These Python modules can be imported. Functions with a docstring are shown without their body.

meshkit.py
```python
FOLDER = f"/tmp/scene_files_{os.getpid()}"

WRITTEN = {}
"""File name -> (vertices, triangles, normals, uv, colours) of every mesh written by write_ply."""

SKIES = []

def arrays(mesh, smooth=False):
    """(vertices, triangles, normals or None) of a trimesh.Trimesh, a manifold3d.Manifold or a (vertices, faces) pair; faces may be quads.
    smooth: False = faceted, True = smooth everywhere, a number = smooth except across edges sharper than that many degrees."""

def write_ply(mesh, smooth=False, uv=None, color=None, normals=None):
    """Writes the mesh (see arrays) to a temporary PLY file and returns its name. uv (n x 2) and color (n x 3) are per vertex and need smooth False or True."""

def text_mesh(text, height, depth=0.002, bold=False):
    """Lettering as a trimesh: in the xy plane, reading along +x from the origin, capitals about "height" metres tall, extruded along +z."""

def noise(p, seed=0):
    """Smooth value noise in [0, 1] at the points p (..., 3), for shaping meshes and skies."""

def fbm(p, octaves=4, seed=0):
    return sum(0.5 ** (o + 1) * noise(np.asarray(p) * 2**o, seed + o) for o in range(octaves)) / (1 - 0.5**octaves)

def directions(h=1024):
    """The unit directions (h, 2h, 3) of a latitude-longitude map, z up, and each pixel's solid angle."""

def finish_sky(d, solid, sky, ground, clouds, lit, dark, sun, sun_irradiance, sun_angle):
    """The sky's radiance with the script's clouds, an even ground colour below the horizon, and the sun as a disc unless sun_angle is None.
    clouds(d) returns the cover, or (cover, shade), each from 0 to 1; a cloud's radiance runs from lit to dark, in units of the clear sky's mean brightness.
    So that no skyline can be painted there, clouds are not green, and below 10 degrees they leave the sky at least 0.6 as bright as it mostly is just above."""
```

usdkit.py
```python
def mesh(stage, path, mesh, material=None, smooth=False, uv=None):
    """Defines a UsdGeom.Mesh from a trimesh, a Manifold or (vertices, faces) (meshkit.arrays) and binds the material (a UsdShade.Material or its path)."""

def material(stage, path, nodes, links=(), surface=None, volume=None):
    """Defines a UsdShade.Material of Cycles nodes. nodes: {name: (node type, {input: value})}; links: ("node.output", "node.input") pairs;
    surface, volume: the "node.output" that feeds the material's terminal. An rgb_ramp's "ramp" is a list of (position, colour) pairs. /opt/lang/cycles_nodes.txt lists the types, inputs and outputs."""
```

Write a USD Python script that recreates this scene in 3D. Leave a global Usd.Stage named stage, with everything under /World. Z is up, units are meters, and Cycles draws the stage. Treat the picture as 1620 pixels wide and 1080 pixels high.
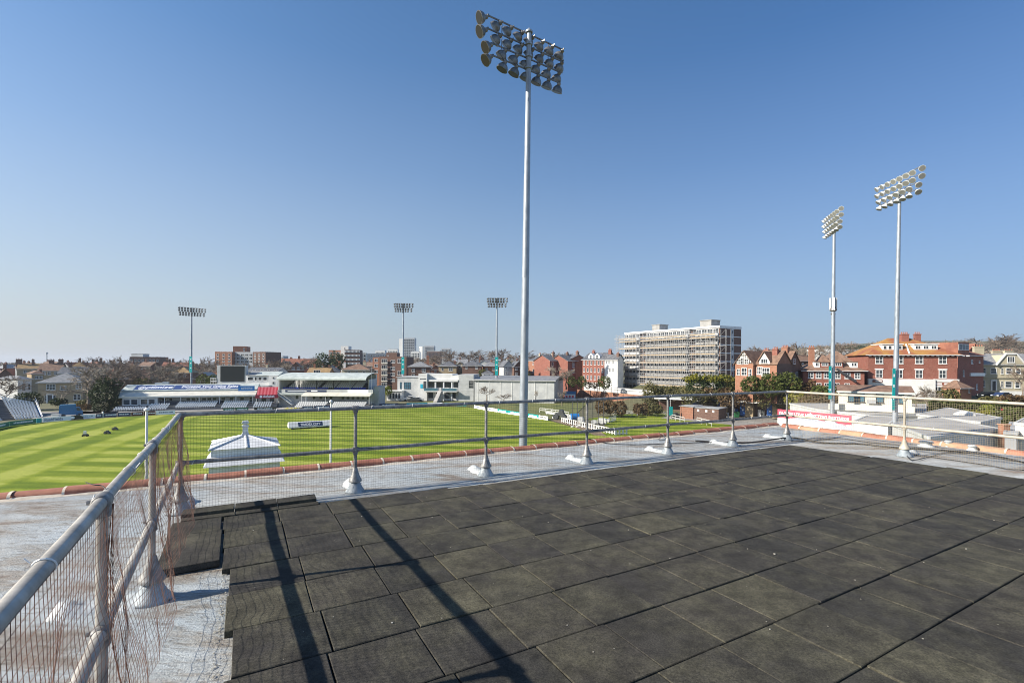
import math, random
import numpy as np
import trimesh
import usdkit, meshkit
from pxr import Usd, UsdGeom, UsdLux, UsdShade, Gf, Sdf, Vt

R = random.Random(7)
stage = Usd.Stage.CreateInMemory()
UsdGeom.SetStageUpAxis(stage, "Z")
UsdGeom.SetStageMetersPerUnit(stage, 1.0)
WORLD = UsdGeom.Xform.Define(stage, "/World").GetPrim()
UsdGeom.Scope.Define(stage, "/World/Looks")

# ------------------------------------------------------------------ camera, sky, sun, exposure
FOC, CX, HZ, ROLL, CAMZ = 762.0, 810.0, 577.0, math.radians(0.29), 1.68   # focal length in pixels of a 1620 wide picture
EXPOSURE = 0.95
cam = UsdGeom.Camera.Define(stage, "/World/camera")
cam.CreateHorizontalApertureAttr(36.0)
cam.CreateVerticalApertureAttr(24.0)
cam.CreateFocalLengthAttr(36.0 * FOC / 1620.0)
cam.CreateVerticalApertureOffsetAttr((HZ - 540.0) / 1620.0 * 36.0)
cam.CreateClippingRangeAttr(Gf.Vec2f(0.05, 20000.0))
cam.CreateExposureAttr(EXPOSURE)
c_, s_ = math.cos(ROLL), math.sin(ROLL)
cam.AddTransformOp().Set(Gf.Matrix4d(c_, 0, s_, 0, -s_, 0, c_, 0, 0, -1, 0, 0, 0, 0, CAMZ, 1))

SUN = np.array([-1.73, -0.566, 1.06]); SUN /= np.linalg.norm(SUN)
SUN_EL, SUN_ROT = math.asin(SUN[2]), math.atan2(SUN[0], SUN[1])
dome = UsdLux.DomeLight.Define(stage, "/World/sky")
dome.GetPrim().SetCustomDataByKey("kind", "structure")
skym = usdkit.material(stage, "/World/Looks/sky_look", {
    "sky": ("sky_texture", {"sky_type": "single_scattering", "sun_disc": False, "sun_elevation": SUN_EL, "sun_rotation": SUN_ROT, "altitude": 0.0, "air_density": 1.0, "aerosol_density": 0.3, "ozone_density": 2.0}),
    "hs": ("hsv", {"saturation": 1.22, "value": 1.0}),
    # spring haze: paler towards the horizon and towards the sun's side of the sky
    "tc": ("texture_coordinate", {}), "sx": ("separate_xyz", {}), "ab": ("math", {"math_type": "absolute"}),
    "hr": ("rgb_ramp", {"ramp": [(p, (q, q, q)) for p, q in ((0, .92), (.06, .84), (.13, .68), (.22, .50), (.36, .24), (.52, .06), (.7, 0))]}),
    "dt": ("vector_math", {"math_type": "dot_product", "vector2": tuple(SUN)}), "sn": ("map_range", {"from_min": -0.7, "from_max": 0.6, "to_min": 0.0, "to_max": 1.0, "clamp": True}),
    "dr": ("rgb_ramp", {"ramp": [(0, (.44, .60, .77)), (.3, (.62, .77, .90)), (.6, (.96, 1.0, 1.04)), (1, (1.12, 1.1, 1.08))]}), "ml": ("mix_color", {"blend_type": "multiply", "fac": 1.0, "use_clamp": False}),
    "hc": ("rgb_ramp", {"ramp": [(0, (.53, .69, .95)), (.5, (.62, .73, .86)), (1, (.86, .88, .95))]}), "hm": ("vector_math", {"math_type": "scale", "scale": 4.05}),
    "mx": ("mix_color", {"use_clamp": False}), "bg": ("background_shader", {"strength": 0.085})},
    [("sky.color", "hs.color"), ("tc.generated", "sx.vector"), ("sx.z", "ab.value1"), ("ab.value", "hr.fac"), ("tc.generated", "dt.vector1"), ("dt.value", "sn.value"), ("sn.result", "dr.fac"), ("hs.color", "ml.a"), ("dr.color", "ml.b"),
     ("sn.result", "hc.fac"), ("hc.color", "hm.vector1"), ("hr.color", "mx.fac"), ("ml.result", "mx.a"), ("hm.vector", "mx.b"), ("mx.result", "bg.color")], surface="bg.background")
UsdShade.MaterialBindingAPI.Apply(dome.GetPrim()).Bind(skym)
sun = UsdLux.DistantLight.Define(stage, "/World/sun")
sun.CreateNormalizeAttr(True); sun.CreateIntensityAttr(1.25); sun.CreateAngleAttr(0.5); sun.CreateColorAttr(Gf.Vec3f(1.0, 0.93, 0.82))
z_ = SUN; x_ = np.cross([0, 0, 1.0], z_); x_ /= np.linalg.norm(x_); y_ = np.cross(z_, x_)
sun.AddTransformOp().Set(Gf.Matrix4d(*x_, 0, *y_, 0, *z_, 0, 0, 0, 30, 1))

# ------------------------------------------------------------------ where things stand
def ray(px, py):
    dx, dy = px - CX, HZ - py
    return np.array([dx * c_ - dy * s_, FOC, dx * s_ + dy * c_]) / FOC
def at(px, py, d):                       # the point at depth d
    r = ray(px, py); return np.array([r[0] * d, d, CAMZ + r[2] * d])
def on(px, py, z):                       # the point at height z
    r = ray(px, py); t = (z - CAMZ) / r[2]; return np.array([r[0] * t, t, z])
def zat(px, py, d): return at(px, py, d)[2]
UA = math.radians(29.2)
UD, VD = np.array([math.cos(UA), math.sin(UA)]), np.array([-math.sin(UA), math.cos(UA)])
def uv(u, v, z=0.0):                     # roof coordinates: u along the front rail, v away from the viewer
    p = u * UD + v * VD; return np.array([p[0], p[1], z])
GZ = -11.0
def sst(a, b, x):
    t = np.clip((x - a) / (b - a), 0, 1); return t * t * (3 - 2 * t)
def terrain(x, y):
    x, y = np.asarray(x, float), np.asarray(y, float)
    yb = 128 - 36 * sst(58, 84, x)
    bank = 5.6 * sst(0, 14, y - yb) * sst(34, 50, x)
    ang = x / np.maximum(y, 60)
    far = sst(210, 1100, y) * (7 + 15 * sst(-0.45, 0.0, ang) + 42 * sst(0.15, 0.9, ang))
    return GZ + bank + far

# ------------------------------------------------------------------ mesh building
class MB:
    def __init__(s, M=None): s.v, s.f, s.n, s.M = [], [], 0, M
    def add(s, v, f):
        v = np.asarray(v, float)
        if s.M is not None: v = v @ s.M[:3, :3].T + s.M[:3, 3]
        s.v.append(v); s.f.append(np.asarray(f, int) + s.n); s.n += len(v); return s
    def box(s, x0, x1, y0, y1, z0, z1):
        v = [(x, y, z) for z in (z0, z1) for x, y in ((x0, y0), (x1, y0), (x1, y1), (x0, y1))]
        return s.add(v, [(0, 2, 1), (0, 3, 2), (4, 5, 6), (4, 6, 7)] + [t for i in range(4) for t in ((i, (i + 1) % 4, 4 + (i + 1) % 4), (i, 4 + (i + 1) % 4, 4 + i))])
    def quad(s, a, b, c, d): return s.add([a, b, c, d], [(0, 1, 2), (0, 2, 3)])
    def poly(s, pts): return s.add(pts, [(0, i, i + 1) for i in range(1, len(pts) - 1)])
    def prism(s, pts, h, axis):          # convex outline pts (3-D), pushed along the vector axis*h
        a, b = np.array(pts, float), np.array(pts, float) + np.asarray(axis, float) * h
        n = len(a)
        return s.add(np.vstack([a, b]), [(0, i + 1, i) for i in range(1, n - 1)] + [(n, n + i, n + i + 1) for i in range(1, n - 1)] + [t for i in range(n) for t in ((i, (i + 1) % n, n + (i + 1) % n), (i, n + (i + 1) % n, n + i))])
    def tube(s, pts, r, n=8, cap=True):
        pts = np.asarray(pts, float); m = len(pts); r = np.broadcast_to(np.asarray(r, float), (m,))
        t = np.gradient(pts, axis=0); t /= np.maximum(np.linalg.norm(t, axis=1, keepdims=True), 1e-9)
        up = np.array([0, 0, 1.0]) if abs(t[0, 2]) < 0.9 else np.array([1.0, 0, 0])
        v = []
        for p, d, q in zip(pts, t, r):
            a = np.cross(d, up); a /= np.linalg.norm(a); b = np.cross(d, a)
            ang = np.arange(n) * 2 * math.pi / n
            v.append(p + q * (np.cos(ang)[:, None] * a + np.sin(ang)[:, None] * b))
        f = [t_ for k in range(m - 1) for i in range(n) for t_ in ((k * n + i, k * n + (i + 1) % n, (k + 1) * n + (i + 1) % n), (k * n + i, (k + 1) * n + (i + 1) % n, (k + 1) * n + i))]
        if cap: f += [(0, i + 1, i) for i in range(1, n - 1)] + [((m - 1) * n, (m - 1) * n + i, (m - 1) * n + i + 1) for i in range(1, n - 1)]
        return s.add(np.vstack(v), f)
    def lathe(s, prof, n=16, at=(0, 0, 0)):
        ang = np.arange(n) * 2 * math.pi / n; m = len(prof)
        v = np.vstack([np.c_[at[0] + r * np.cos(ang), at[1] + r * np.sin(ang), np.full(n, at[2] + z)] for r, z in prof])
        f = [t_ for k in range(m - 1) for i in range(n) for t_ in ((k * n + i, k * n + (i + 1) % n, (k + 1) * n + (i + 1) % n), (k * n + i, (k + 1) * n + (i + 1) % n, (k + 1) * n + i))]
        f += [(0, i + 1, i) for i in range(1, n - 1)] + [((m - 1) * n, (m - 1) * n + i, (m - 1) * n + i + 1) for i in range(1, n - 1)]
        return s.add(v, f)
    def hip(s, x0, x1, y0, y1, z, h, ov=0.3, t=0.12):     # hip roof, ridge along the longer side
        x0, x1, y0, y1 = x0 - ov, x1 + ov, y0 - ov, y1 + ov
        w, d = x1 - x0, y1 - y0; i = min(w, d) / 2
        if w >= d: a, b = (x0 + i, (y0 + y1) / 2, z + h), (x1 - i, (y0 + y1) / 2, z + h)
        else: a, b = ((x0 + x1) / 2, y0 + i, z + h), ((x0 + x1) / 2, y1 - i, z + h)
        v = [(x0, y0, z), (x1, y0, z), (x1, y1, z), (x0, y1, z), a, b, (x0, y0, z - t), (x1, y0, z - t), (x1, y1, z - t), (x0, y1, z - t)]
        f = [(0, 1, 5), (0, 5, 4), (1, 2, 5), (2, 3, 4), (2, 4, 5), (3, 0, 4)] if w >= d else [(0, 1, 4), (1, 2, 5), (1, 5, 4), (2, 3, 5), (3, 0, 4), (3, 4, 5)]
        f += [(6, 7, 1), (6, 1, 0), (7, 8, 2), (7, 2, 1), (8, 9, 3), (8, 3, 2), (9, 6, 0), (9, 0, 3), (6, 8, 7), (6, 9, 8)]
        return s.add(v, f)
    def gable(s, x0, x1, y0, y1, z, h, along="x", ov=0.3, t=0.16):   # two slabs of roof with thickness
        if along == "x":
            m, e = (y0 + y1) / 2, (y1 - y0) / 2; k = h / e
            for sg in (-1, 1):
                ye = m + sg * (e + ov); ze = z - ov * k
                s.prism([(x0 - ov, m, z + h), (x0 - ov, ye, ze), (x0 - ov, ye, ze + t), (x0 - ov, m, z + h + t)], x1 - x0 + 2 * ov, (1, 0, 0))
        else:
            m, e = (x0 + x1) / 2, (x1 - x0) / 2; k = h / e
            for sg in (-1, 1):
                xe = m + sg * (e + ov); ze = z - ov * k
                s.prism([(m, y0 - ov, z + h), (xe, y0 - ov, ze), (xe, y0 - ov, ze + t), (m, y0 - ov, z + h + t)], y1 - y0 + 2 * ov, (0, 1, 0))
        return s
    def arrays(s): return np.vstack(s.v), np.vstack(s.f)

def TR(x=0, y=0, z=0, rz=0.0, s=1.0):
    c, q = math.cos(rz) * s, math.sin(rz) * s
    return np.array([[c, -q, 0, x], [q, c, 0, y], [0, 0, s, z], [0, 0, 0, 1.0]])

USED = {}
def unique(parent, name):
    k = USED.get((parent, name), 0); USED[(parent, name)] = k + 1
    return f"{parent}/{name}" if k == 0 else f"{parent}/{name}_{k:03d}"
def tag(p, label=None, cat=None, group=None, kind=None):
    p = p.GetPrim() if hasattr(p, "GetPrim") else p
    for k, v in (("label", label), ("category", cat), ("group", group), ("kind", kind)):
        if v: p.SetCustomDataByKey(k, v)
    return p
def mesh(name, mb, m, parent=None, smooth=False, label=None, kind=None):
    path = unique(str(parent.GetPath()) if parent is not None else "/World", name)
    v, f = mb.arrays() if isinstance(mb, MB) else mb
    p = usdkit.mesh(stage, path, (v, f), MAT[m] if isinstance(m, str) else m, smooth).GetPrim()
    return tag(p, label, None, None, kind)
def thing(name, label, cat, loc=(0, 0, 0), rz=0.0, group=None, kind=None, scale=None, rx=0.0):
    x = UsdGeom.Xform.Define(stage, unique("/World", name))
    x.AddTranslateOp().Set(Gf.Vec3d(*map(float, loc)))
    if rx: x.AddRotateYOp().Set(math.degrees(rx))
    x.AddRotateZOp().Set(math.degrees(rz))
    if scale is not None: x.AddScaleOp().Set(Gf.Vec3f(*map(float, np.broadcast_to(scale, 3))))
    return tag(x, label, cat, group, kind)
def copy(src, name, label, cat, loc, rz=0.0, group=None, scale=None, rx=0.0):
    p = thing(name, label, cat, loc, rz, group, None, scale, rx)
    p.GetReferences().AddInternalReference(src.GetPath()); p.SetInstanceable(True)
    return p

# ------------------------------------------------------------------ materials
MAT = {}
def mat(name, c1, c2=None, scale=1.0, rough=0.7, metal=0.0, bump=0.0, bscale=None, detail=4.0, lo=0.35, hi=0.65, stretch=None, extra=None, spec=0.5):
    n = {"g": ("geometry", {}), "p": ("principled_bsdf", {"roughness": rough, "metallic": metal, "specular_ior_level": spec})}; l = []
    src = "g.position"
    if stretch is not None:
        n["mp"] = ("mapping", {"scale": stretch}); l.append(("g.position", "mp.vector")); src = "mp.vector"
    if c2 is None: n["p"][1]["base_color"] = c1
    else:
        n["t"] = ("noise_texture", {"scale": scale, "detail": detail, "roughness": 0.6})
        n["r"] = ("rgb_ramp", {"ramp": [(lo, c1), (hi, c2)]})
        l += [(src, "t.vector"), ("t.fac", "r.fac"), ("r.color", "p.base_color")]
    if bump:
        n["bt"] = ("noise_texture", {"scale": bscale or scale * 4, "detail": 5.0, "roughness": 0.65})
        n["b"] = ("bump", {"strength": 1.0, "distance": bump})
        l += [(src, "bt.vector"), ("bt.fac", "b.height"), ("b.normal", "p.normal")]
    MAT[name] = usdkit.material(stage, "/World/Looks/" + name, n, l, surface="p.BSDF")
def bricks(name, c1, c2, mortar, wear=None, scale=1.0):
    # brick courses far off: colour only, plus a slow weathering tone
    n = {"g": ("geometry", {}), "n1": ("noise_texture", {"scale": 0.9 * scale, "detail": 5.0, "roughness": 0.7}), "n2": ("noise_texture", {"scale": 9.0, "detail": 2.0}),
         "r": ("rgb_ramp", {"ramp": [(0.3, c1), (0.7, c2)]}), "mp": ("mapping", {"scale": (3.0, 3.0, 13.0)}), "v": ("voronoi_texture", {"scale": 1.0}),
         "mx": ("mix_color", {"blend_type": "mix", "b": mortar}), "mt": ("map_range", {"from_min": 0.35, "from_max": 0.9, "to_min": 0.0, "to_max": 0.45, "clamp": True}),
         "p": ("principled_bsdf", {"roughness": 0.85, "specular_ior_level": 0.2})}
    l = [("g.position", "n1.vector"), ("n1.fac", "r.fac"), ("g.position", "mp.vector"), ("mp.vector", "v.vector"), ("v.distance", "mt.value"), ("mt.result", "mx.fac"), ("r.color", "mx.a"), ("mx.result", "p.base_color")]
    del n["n2"]
    MAT[name] = usdkit.material(stage, "/World/Looks/" + name, n, l, surface="p.BSDF")

def deck_mat(name, dark, moss, amount):
    n = {"g": ("geometry", {}),
         "big": ("noise_texture", {"scale": 2.1, "detail": 6.0, "roughness": 0.66, "distortion": 0.2}),
         "br": ("map_range", {"from_min": 0.54 - amount, "from_max": 0.86 - amount, "to_min": 0.0, "to_max": 1.0, "clamp": True}),
         "mp": ("mapping", {"scale": (34.0, 34.0, 34.0), "rotation": (0, 0, -UA)}),
         "mid": ("noise_texture", {"scale": 1.0, "detail": 4.0, "roughness": 0.75}),
         "mr": ("map_range", {"from_min": 0.3, "from_max": 0.7, "to_min": 0.35, "to_max": 1.0, "clamp": True}),
         "mm": ("math", {"math_type": "multiply"}),
         "mix": ("mix_color", {"a": dark, "b": moss}),
         "sp": ("noise_texture", {"scale": 95.0, "detail": 5.0, "roughness": 0.85}),
         "sr": ("map_range", {"from_min": 0.34, "from_max": 0.68, "to_min": 0.35, "to_max": 1.75, "clamp": True}),
         "mul": ("vector_math", {"math_type": "scale"}),
         "st": ("noise_texture", {"scale": 6.5, "detail": 6.0, "roughness": 0.75}),
         "str": ("map_range", {"from_min": 0.3, "from_max": 0.7, "to_min": 0.50, "to_max": 1.50, "clamp": True}),
         "mul2": ("vector_math", {"math_type": "scale"}),
         "b": ("bump", {"strength": 0.8, "distance": 0.004}),
         "p": ("principled_bsdf", {"roughness": 0.9, "specular_ior_level": 0.25})}
    l = [("g.position", "big.vector"), ("big.fac", "br.value"), ("g.position", "mp.vector"), ("mp.vector", "mid.vector"), ("mid.fac", "mr.value"), ("br.result", "mm.value1"), ("mr.result", "mm.value2"),
         ("mm.value", "mix.fac"), ("g.position", "sp.vector"), ("sp.fac", "sr.value"), ("mix.result", "mul.vector1"), ("sr.result", "mul.scale"),
         ("g.position", "st.vector"), ("st.fac", "str.value"), ("mul.vector", "mul2.vector1"), ("str.result", "mul2.scale"), ("mul2.vector", "p.base_color"),
         ("sp.fac", "b.height"), ("b.normal", "p.normal")]
    MAT[name] = usdkit.material(stage, "/World/Looks/" + name, n, l, surface="p.BSDF")
for i, (dk, am) in enumerate([((.034, .031, .026), .115), ((.038, .034, .028), .135), ((.030, .028, .024), .09), ((.037, .034, .027), .175), ((.034, .031, .027), .105), ((.041, .037, .028), .23)]):
    deck_mat(f"rubber_{i}", dk, (.090, .083, .053), am)

def roof_mat():
    n = {"g": ("geometry", {}),
         "mp": ("mapping", {"rotation": (0, 0, -UA), "scale": (0.8, 2.6, 1.0)}),
         "n1": ("noise_texture", {"scale": 1.0, "detail": 7.0, "roughness": 0.68, "distortion": 0.6}),
         "r1": ("rgb_ramp", {"ramp": [(0.34, (.235, .185, .145)), (0.43, (.34, .315, .28)), (0.51, (.39, .40, .395)), (0.68, (.49, .51, .515))]}),
         "n2": ("noise_texture", {"scale": 9.0, "detail": 6.0, "roughness": 0.75, "distortion": 1.0}),
         "r2": ("rgb_ramp", {"ramp": [(0.36, (.50, .44, .38)), (0.5, (1, 1, 1)), (0.75, (1.05, 1.05, 1.05))]}),
         "mx": ("mix_color", {"blend_type": "multiply", "fac": 0.85}),
         "n3": ("noise_texture", {"scale": 55.0, "detail": 4.0, "roughness": 0.7}),
         "r3": ("rgb_ramp", {"ramp": [(0.3, (.72, .72, .72)), (0.6, (1, 1, 1))]}),
         "mx2": ("mix_color", {"blend_type": "multiply", "fac": 0.6}),
         "n4": ("noise_texture", {"scale": 0.45, "detail": 3.0}),
         "r4": ("rgb_ramp", {"ramp": [(0.38, (.87, .945, 1.0)), (0.60, (1.0, 0.97, 0.92))]}),
         "mx3": ("mix_color", {"blend_type": "multiply", "fac": 0.8}),
         "b": ("bump", {"strength": 0.9, "distance": 0.012}), "ad": ("math", {"math_type": "add"}),
         "p": ("principled_bsdf", {"roughness": 0.55, "specular_ior_level": 0.35})}
    l = [("g.position", "mp.vector"), ("mp.vector", "n1.vector"), ("n1.fac", "r1.fac"), ("mp.vector", "n2.vector"), ("n2.fac", "r2.fac"), ("r1.color", "mx.a"), ("r2.color", "mx.b"),
         ("g.position", "n3.vector"), ("n3.fac", "r3.fac"), ("mx.result", "mx2.a"), ("r3.color", "mx2.b"), ("g.position", "n4.vector"), ("n4.fac", "r4.fac"), ("mx2.result", "mx3.a"), ("r4.color", "mx3.b"), ("mx3.result", "p.base_color"),
         ("n2.fac", "ad.value1"), ("n3.fac", "ad.value2"), ("ad.value", "b.height"), ("b.normal", "p.normal")]
    MAT["roof_coating"] = usdkit.material(stage, "/World/Looks/roof_coating", n, l, surface="p.BSDF")
roof_mat()

def turf_mat():
    # mown stripes: two mowing directions, light and dark with the lie of the grass
    def wave(k, rot, sc, dist):
        return {f"m{k}": ("mapping", {"rotation": (0, 0, rot)}), f"w{k}": ("wave_texture", {"wave_type": "bands", "bands_direction": "y", "profile": "sine", "scale": sc, "distortion": dist, "detail": 2.0, "detail_scale": 0.25}),
                f"r{k}": ("map_range", {"from_min": 0.28, "from_max": 0.72, "to_min": 0.08, "to_max": 0.92, "clamp": True})}
    n = {"g": ("geometry", {}), **wave(1, math.radians(3), 0.060, 0.12), **wave(2, math.radians(71), 0.040, 0.10), **wave(3, math.radians(60), 0.034, 0.2),
         "sx": ("separate_xyz", {}), "am": ("math", {"math_type": "multiply_add", "value2": 0.34}), "reg": ("map_range", {"from_min": -36.0, "from_max": -33.5, "clamp": True}),
         "mw": ("mix_float", {}), "mw2": ("mix_float", {"fac": 0.18}),
         "mn": ("mapping", {"scale": (0.25, 1.0, 1.0), "rotation": (0, 0, 0.05)}), "n1": ("noise_texture", {"scale": 0.22, "detail": 6.0, "roughness": 0.7}), "nr": ("map_range", {"from_min": 0.25, "from_max": 0.75, "to_min": -0.55, "to_max": 0.55}),
         "ad": ("math", {"math_type": "add", "use_clamp": True}),
         "c": ("rgb_ramp", {"ramp": [(0.0, (.092, .138, .007)), (0.35, (.134, .180, .010)), (0.7, (.198, .238, .020)), (1.0, (.280, .305, .055))]}),
         "n2": ("noise_texture", {"scale": 2.5, "detail": 6.0, "roughness": 0.75}), "rr2": ("rgb_ramp", {"ramp": [(0.3, (.82, .84, .8)), (0.7, (1.12, 1.1, 1.15))]}),
         "mx": ("mix_color", {"blend_type": "multiply", "fac": 1.0, "use_clamp": False}),
         "b": ("bump", {"strength": 0.6, "distance": 0.05}), "p": ("principled_bsdf", {"roughness": 0.9, "specular_ior_level": 0.15})}
    l = [("g.position", "sx.vector"), ("sx.y", "am.value1"), ("sx.x", "am.value3"), ("am.value", "reg.value")]
    for k in (1, 2, 3): l += [("g.position", f"m{k}.vector"), (f"m{k}.vector", f"w{k}.vector"), (f"w{k}.fac", f"r{k}.value")]
    l += [("reg.result", "mw.fac"), ("r1.result", "mw.b")]
    l += [("r2.result", "mw.a"), ("mw.result", "mw2.a"), ("r3.result", "mw2.b"), ("g.position", "mn.vector"), ("mn.vector", "n1.vector"), ("n1.fac", "nr.value"), ("mw2.result", "ad.value1"), ("nr.result", "ad.value2"), ("ad.value", "c.fac"),
          ("g.position", "n2.vector"), ("n2.fac", "rr2.fac"), ("c.color", "mx.a"), ("rr2.color", "mx.b"), ("mx.result", "p.base_color"), ("n2.fac", "b.height"), ("b.normal", "p.normal")]
    MAT["mown_turf"] = usdkit.material(stage, "/World/Looks/mown_turf", n, l, surface="p.BSDF")
turf_mat()

def leaf_mat(name, c1, c2, scale=0.6, trans=0.25):
    n = {"g": ("geometry", {}), "t": ("noise_texture", {"scale": scale, "detail": 4.0, "roughness": 0.7}), "r": ("rgb_ramp", {"ramp": [(0.35, c1), (0.68, c2)]}),
         "p": ("principled_bsdf", {"roughness": 0.6, "specular_ior_level": 0.25}), "tr": ("translucent_bsdf", {}), "mx": ("mix_closure", {"fac": trans})}
    l = [("g.position", "t.vector"), ("t.fac", "r.fac"), ("r.color", "p.base_color"), ("r.color", "tr.color"), ("p.BSDF", "mx.closure1"), ("tr.BSDF", "mx.closure2")]
    MAT[name] = usdkit.material(stage, "/World/Looks/" + name, n, l, surface="mx.closure")
leaf_mat("leaf_dark", (.018, .032, .011), (.045, .064, .018))
leaf_mat("leaf_green", (.042, .060, .014), (.10, .112, .026))
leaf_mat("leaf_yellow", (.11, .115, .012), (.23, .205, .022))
leaf_mat("leaf_olive", (.070, .070, .024), (.145, .128, .046))
leaf_mat("leaf_brown", (.085, .055, .028), (.16, .105, .05))
leaf_mat("leaf_fresh", (.10, .13, .012), (.20, .22, .03))

mat("galvanised", (.15, .148, .145), (.30, .295, .28), 14, rough=0.5, metal=0.45, bump=0.0006, bscale=60)
mat("galvanised_dull", (.23, .215, .19), (.40, .375, .335), 9, rough=0.6, metal=0.3, bump=0.0008, bscale=70)
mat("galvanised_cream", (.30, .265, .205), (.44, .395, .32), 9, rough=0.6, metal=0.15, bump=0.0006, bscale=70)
mat("clamp_iron", (.13, .125, .12), (.26, .25, .24), 30, rough=0.55, metal=0.4)
mat("mast_steel", (.22, .25, .285), (.32, .35, .385), 3.0, rough=0.5, metal=0.35, bump=0.001, bscale=20, stretch=(1, 1, .4))
mat("lamp_shell", (.125, .120, .112), (.23, .22, .205), 3, rough=0.36, metal=0.6)
mat("lens_pale", (.20, .20, .19), None, rough=0.25, spec=0.4)
mat("lamp_pale", (.62, .62, .59), (.74, .74, .71), 3, rough=0.45)
mat("lamp_dark", (.10, .10, .10), (.18, .17, .16), 3, rough=0.5, metal=0.3)
mat("lamp_glass", (.030, .028, .020), None, rough=0.3, spec=0.15)
mat("terracotta", (.235, .085, .052), (.35, .145, .090), 5.0, rough=0.75, bump=0.002, bscale=40)
mat("terracotta_pale", (.30, .155, .095), (.42, .25, .15), 5.0, rough=0.8, bump=0.002, bscale=40)
mat("litter_grit", (.20, .18, .14), (.5, .47, .4), 40, rough=0.9)
mat("mortar", (.50, .42, .33), (.66, .58, .47), 12, rough=0.9, bump=0.002)
mat("felt_paint", (.34, .36, .36), (.52, .54, .54), 7, rough=0.55, bump=0.01, bscale=18)
mat("stub_paint", (.17, .20, .22), (.30, .33, .35), 9, rough=0.5, bump=0.006, bscale=30)
mat("net_dark", (.030, .028, .028), rough=0.8)
mat("net_rust", (.25, .13, .085), (.12, .070, .052), 6, rough=0.85)
mat("net_beige", (.30, .25, .17), rough=0.85)
mat("cord_rust", (.20, .075, .035), (.10, .05, .03), 9, rough=0.9)
mat("plastic_white", (.66, .66, .64), rough=0.45)
mat("cable_black", (.018, .016, .015), rough=0.5)
mat("paint_white", (.58, .58, .56), (.68, .68, .66), 1.5, rough=0.55)
mat("paint_cream", (.52, .50, .43), (.62, .60, .52), 0.8, rough=0.6)
mat("render_white", (.52, .52, .50), (.63, .63, .61), 0.5, rough=0.8)
mat("render_grey", (.36, .37, .37), (.46, .47, .46), 0.5, rough=0.75)
mat("lead_white", (.50, .51, .52), (.62, .63, .63), 1.2, rough=0.5, bump=0.004, bscale=8)
mat("facade_grey", (.19, .185, .175), (.29, .285, .27), 0.6, rough=0.75)
mat("roof_grey_green", (.33, .37, .35), (.47, .51, .48), 0.6, rough=0.6)
mat("roof_grey", (.26, .27, .28), (.38, .39, .40), 0.6, rough=0.6)
mat("roof_flat", (.25, .245, .235), (.36, .35, .335), 0.35, rough=0.8)
mat("slate", (.060, .062, .068), (.150, .150, .155), 1.3, rough=0.55)
mat("slate_pale", (.14, .142, .145), (.26, .26, .262), 1.3, rough=0.55)
mat("tile_brown", (.12, .070, .048), (.22, .135, .092), 1.0, rough=0.85)
mat("tile_red", (.18, .065, .042), (.26, .105, .062), 0.7, rough=0.85)
mat("tile_orange", (.235, .080, .038), (.31, .165, .042), 0.22, rough=0.85, detail=6.0, lo=0.42, hi=0.62)
mat("tile_lichen", (.20, .13, .070), (.30, .20, .085), 0.8, rough=0.9)
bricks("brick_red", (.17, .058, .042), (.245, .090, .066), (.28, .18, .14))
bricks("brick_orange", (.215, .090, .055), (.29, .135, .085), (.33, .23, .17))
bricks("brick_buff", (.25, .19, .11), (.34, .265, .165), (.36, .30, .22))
bricks("brick_brown", (.10, .058, .045), (.16, .092, .070), (.22, .16, .13))
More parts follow.
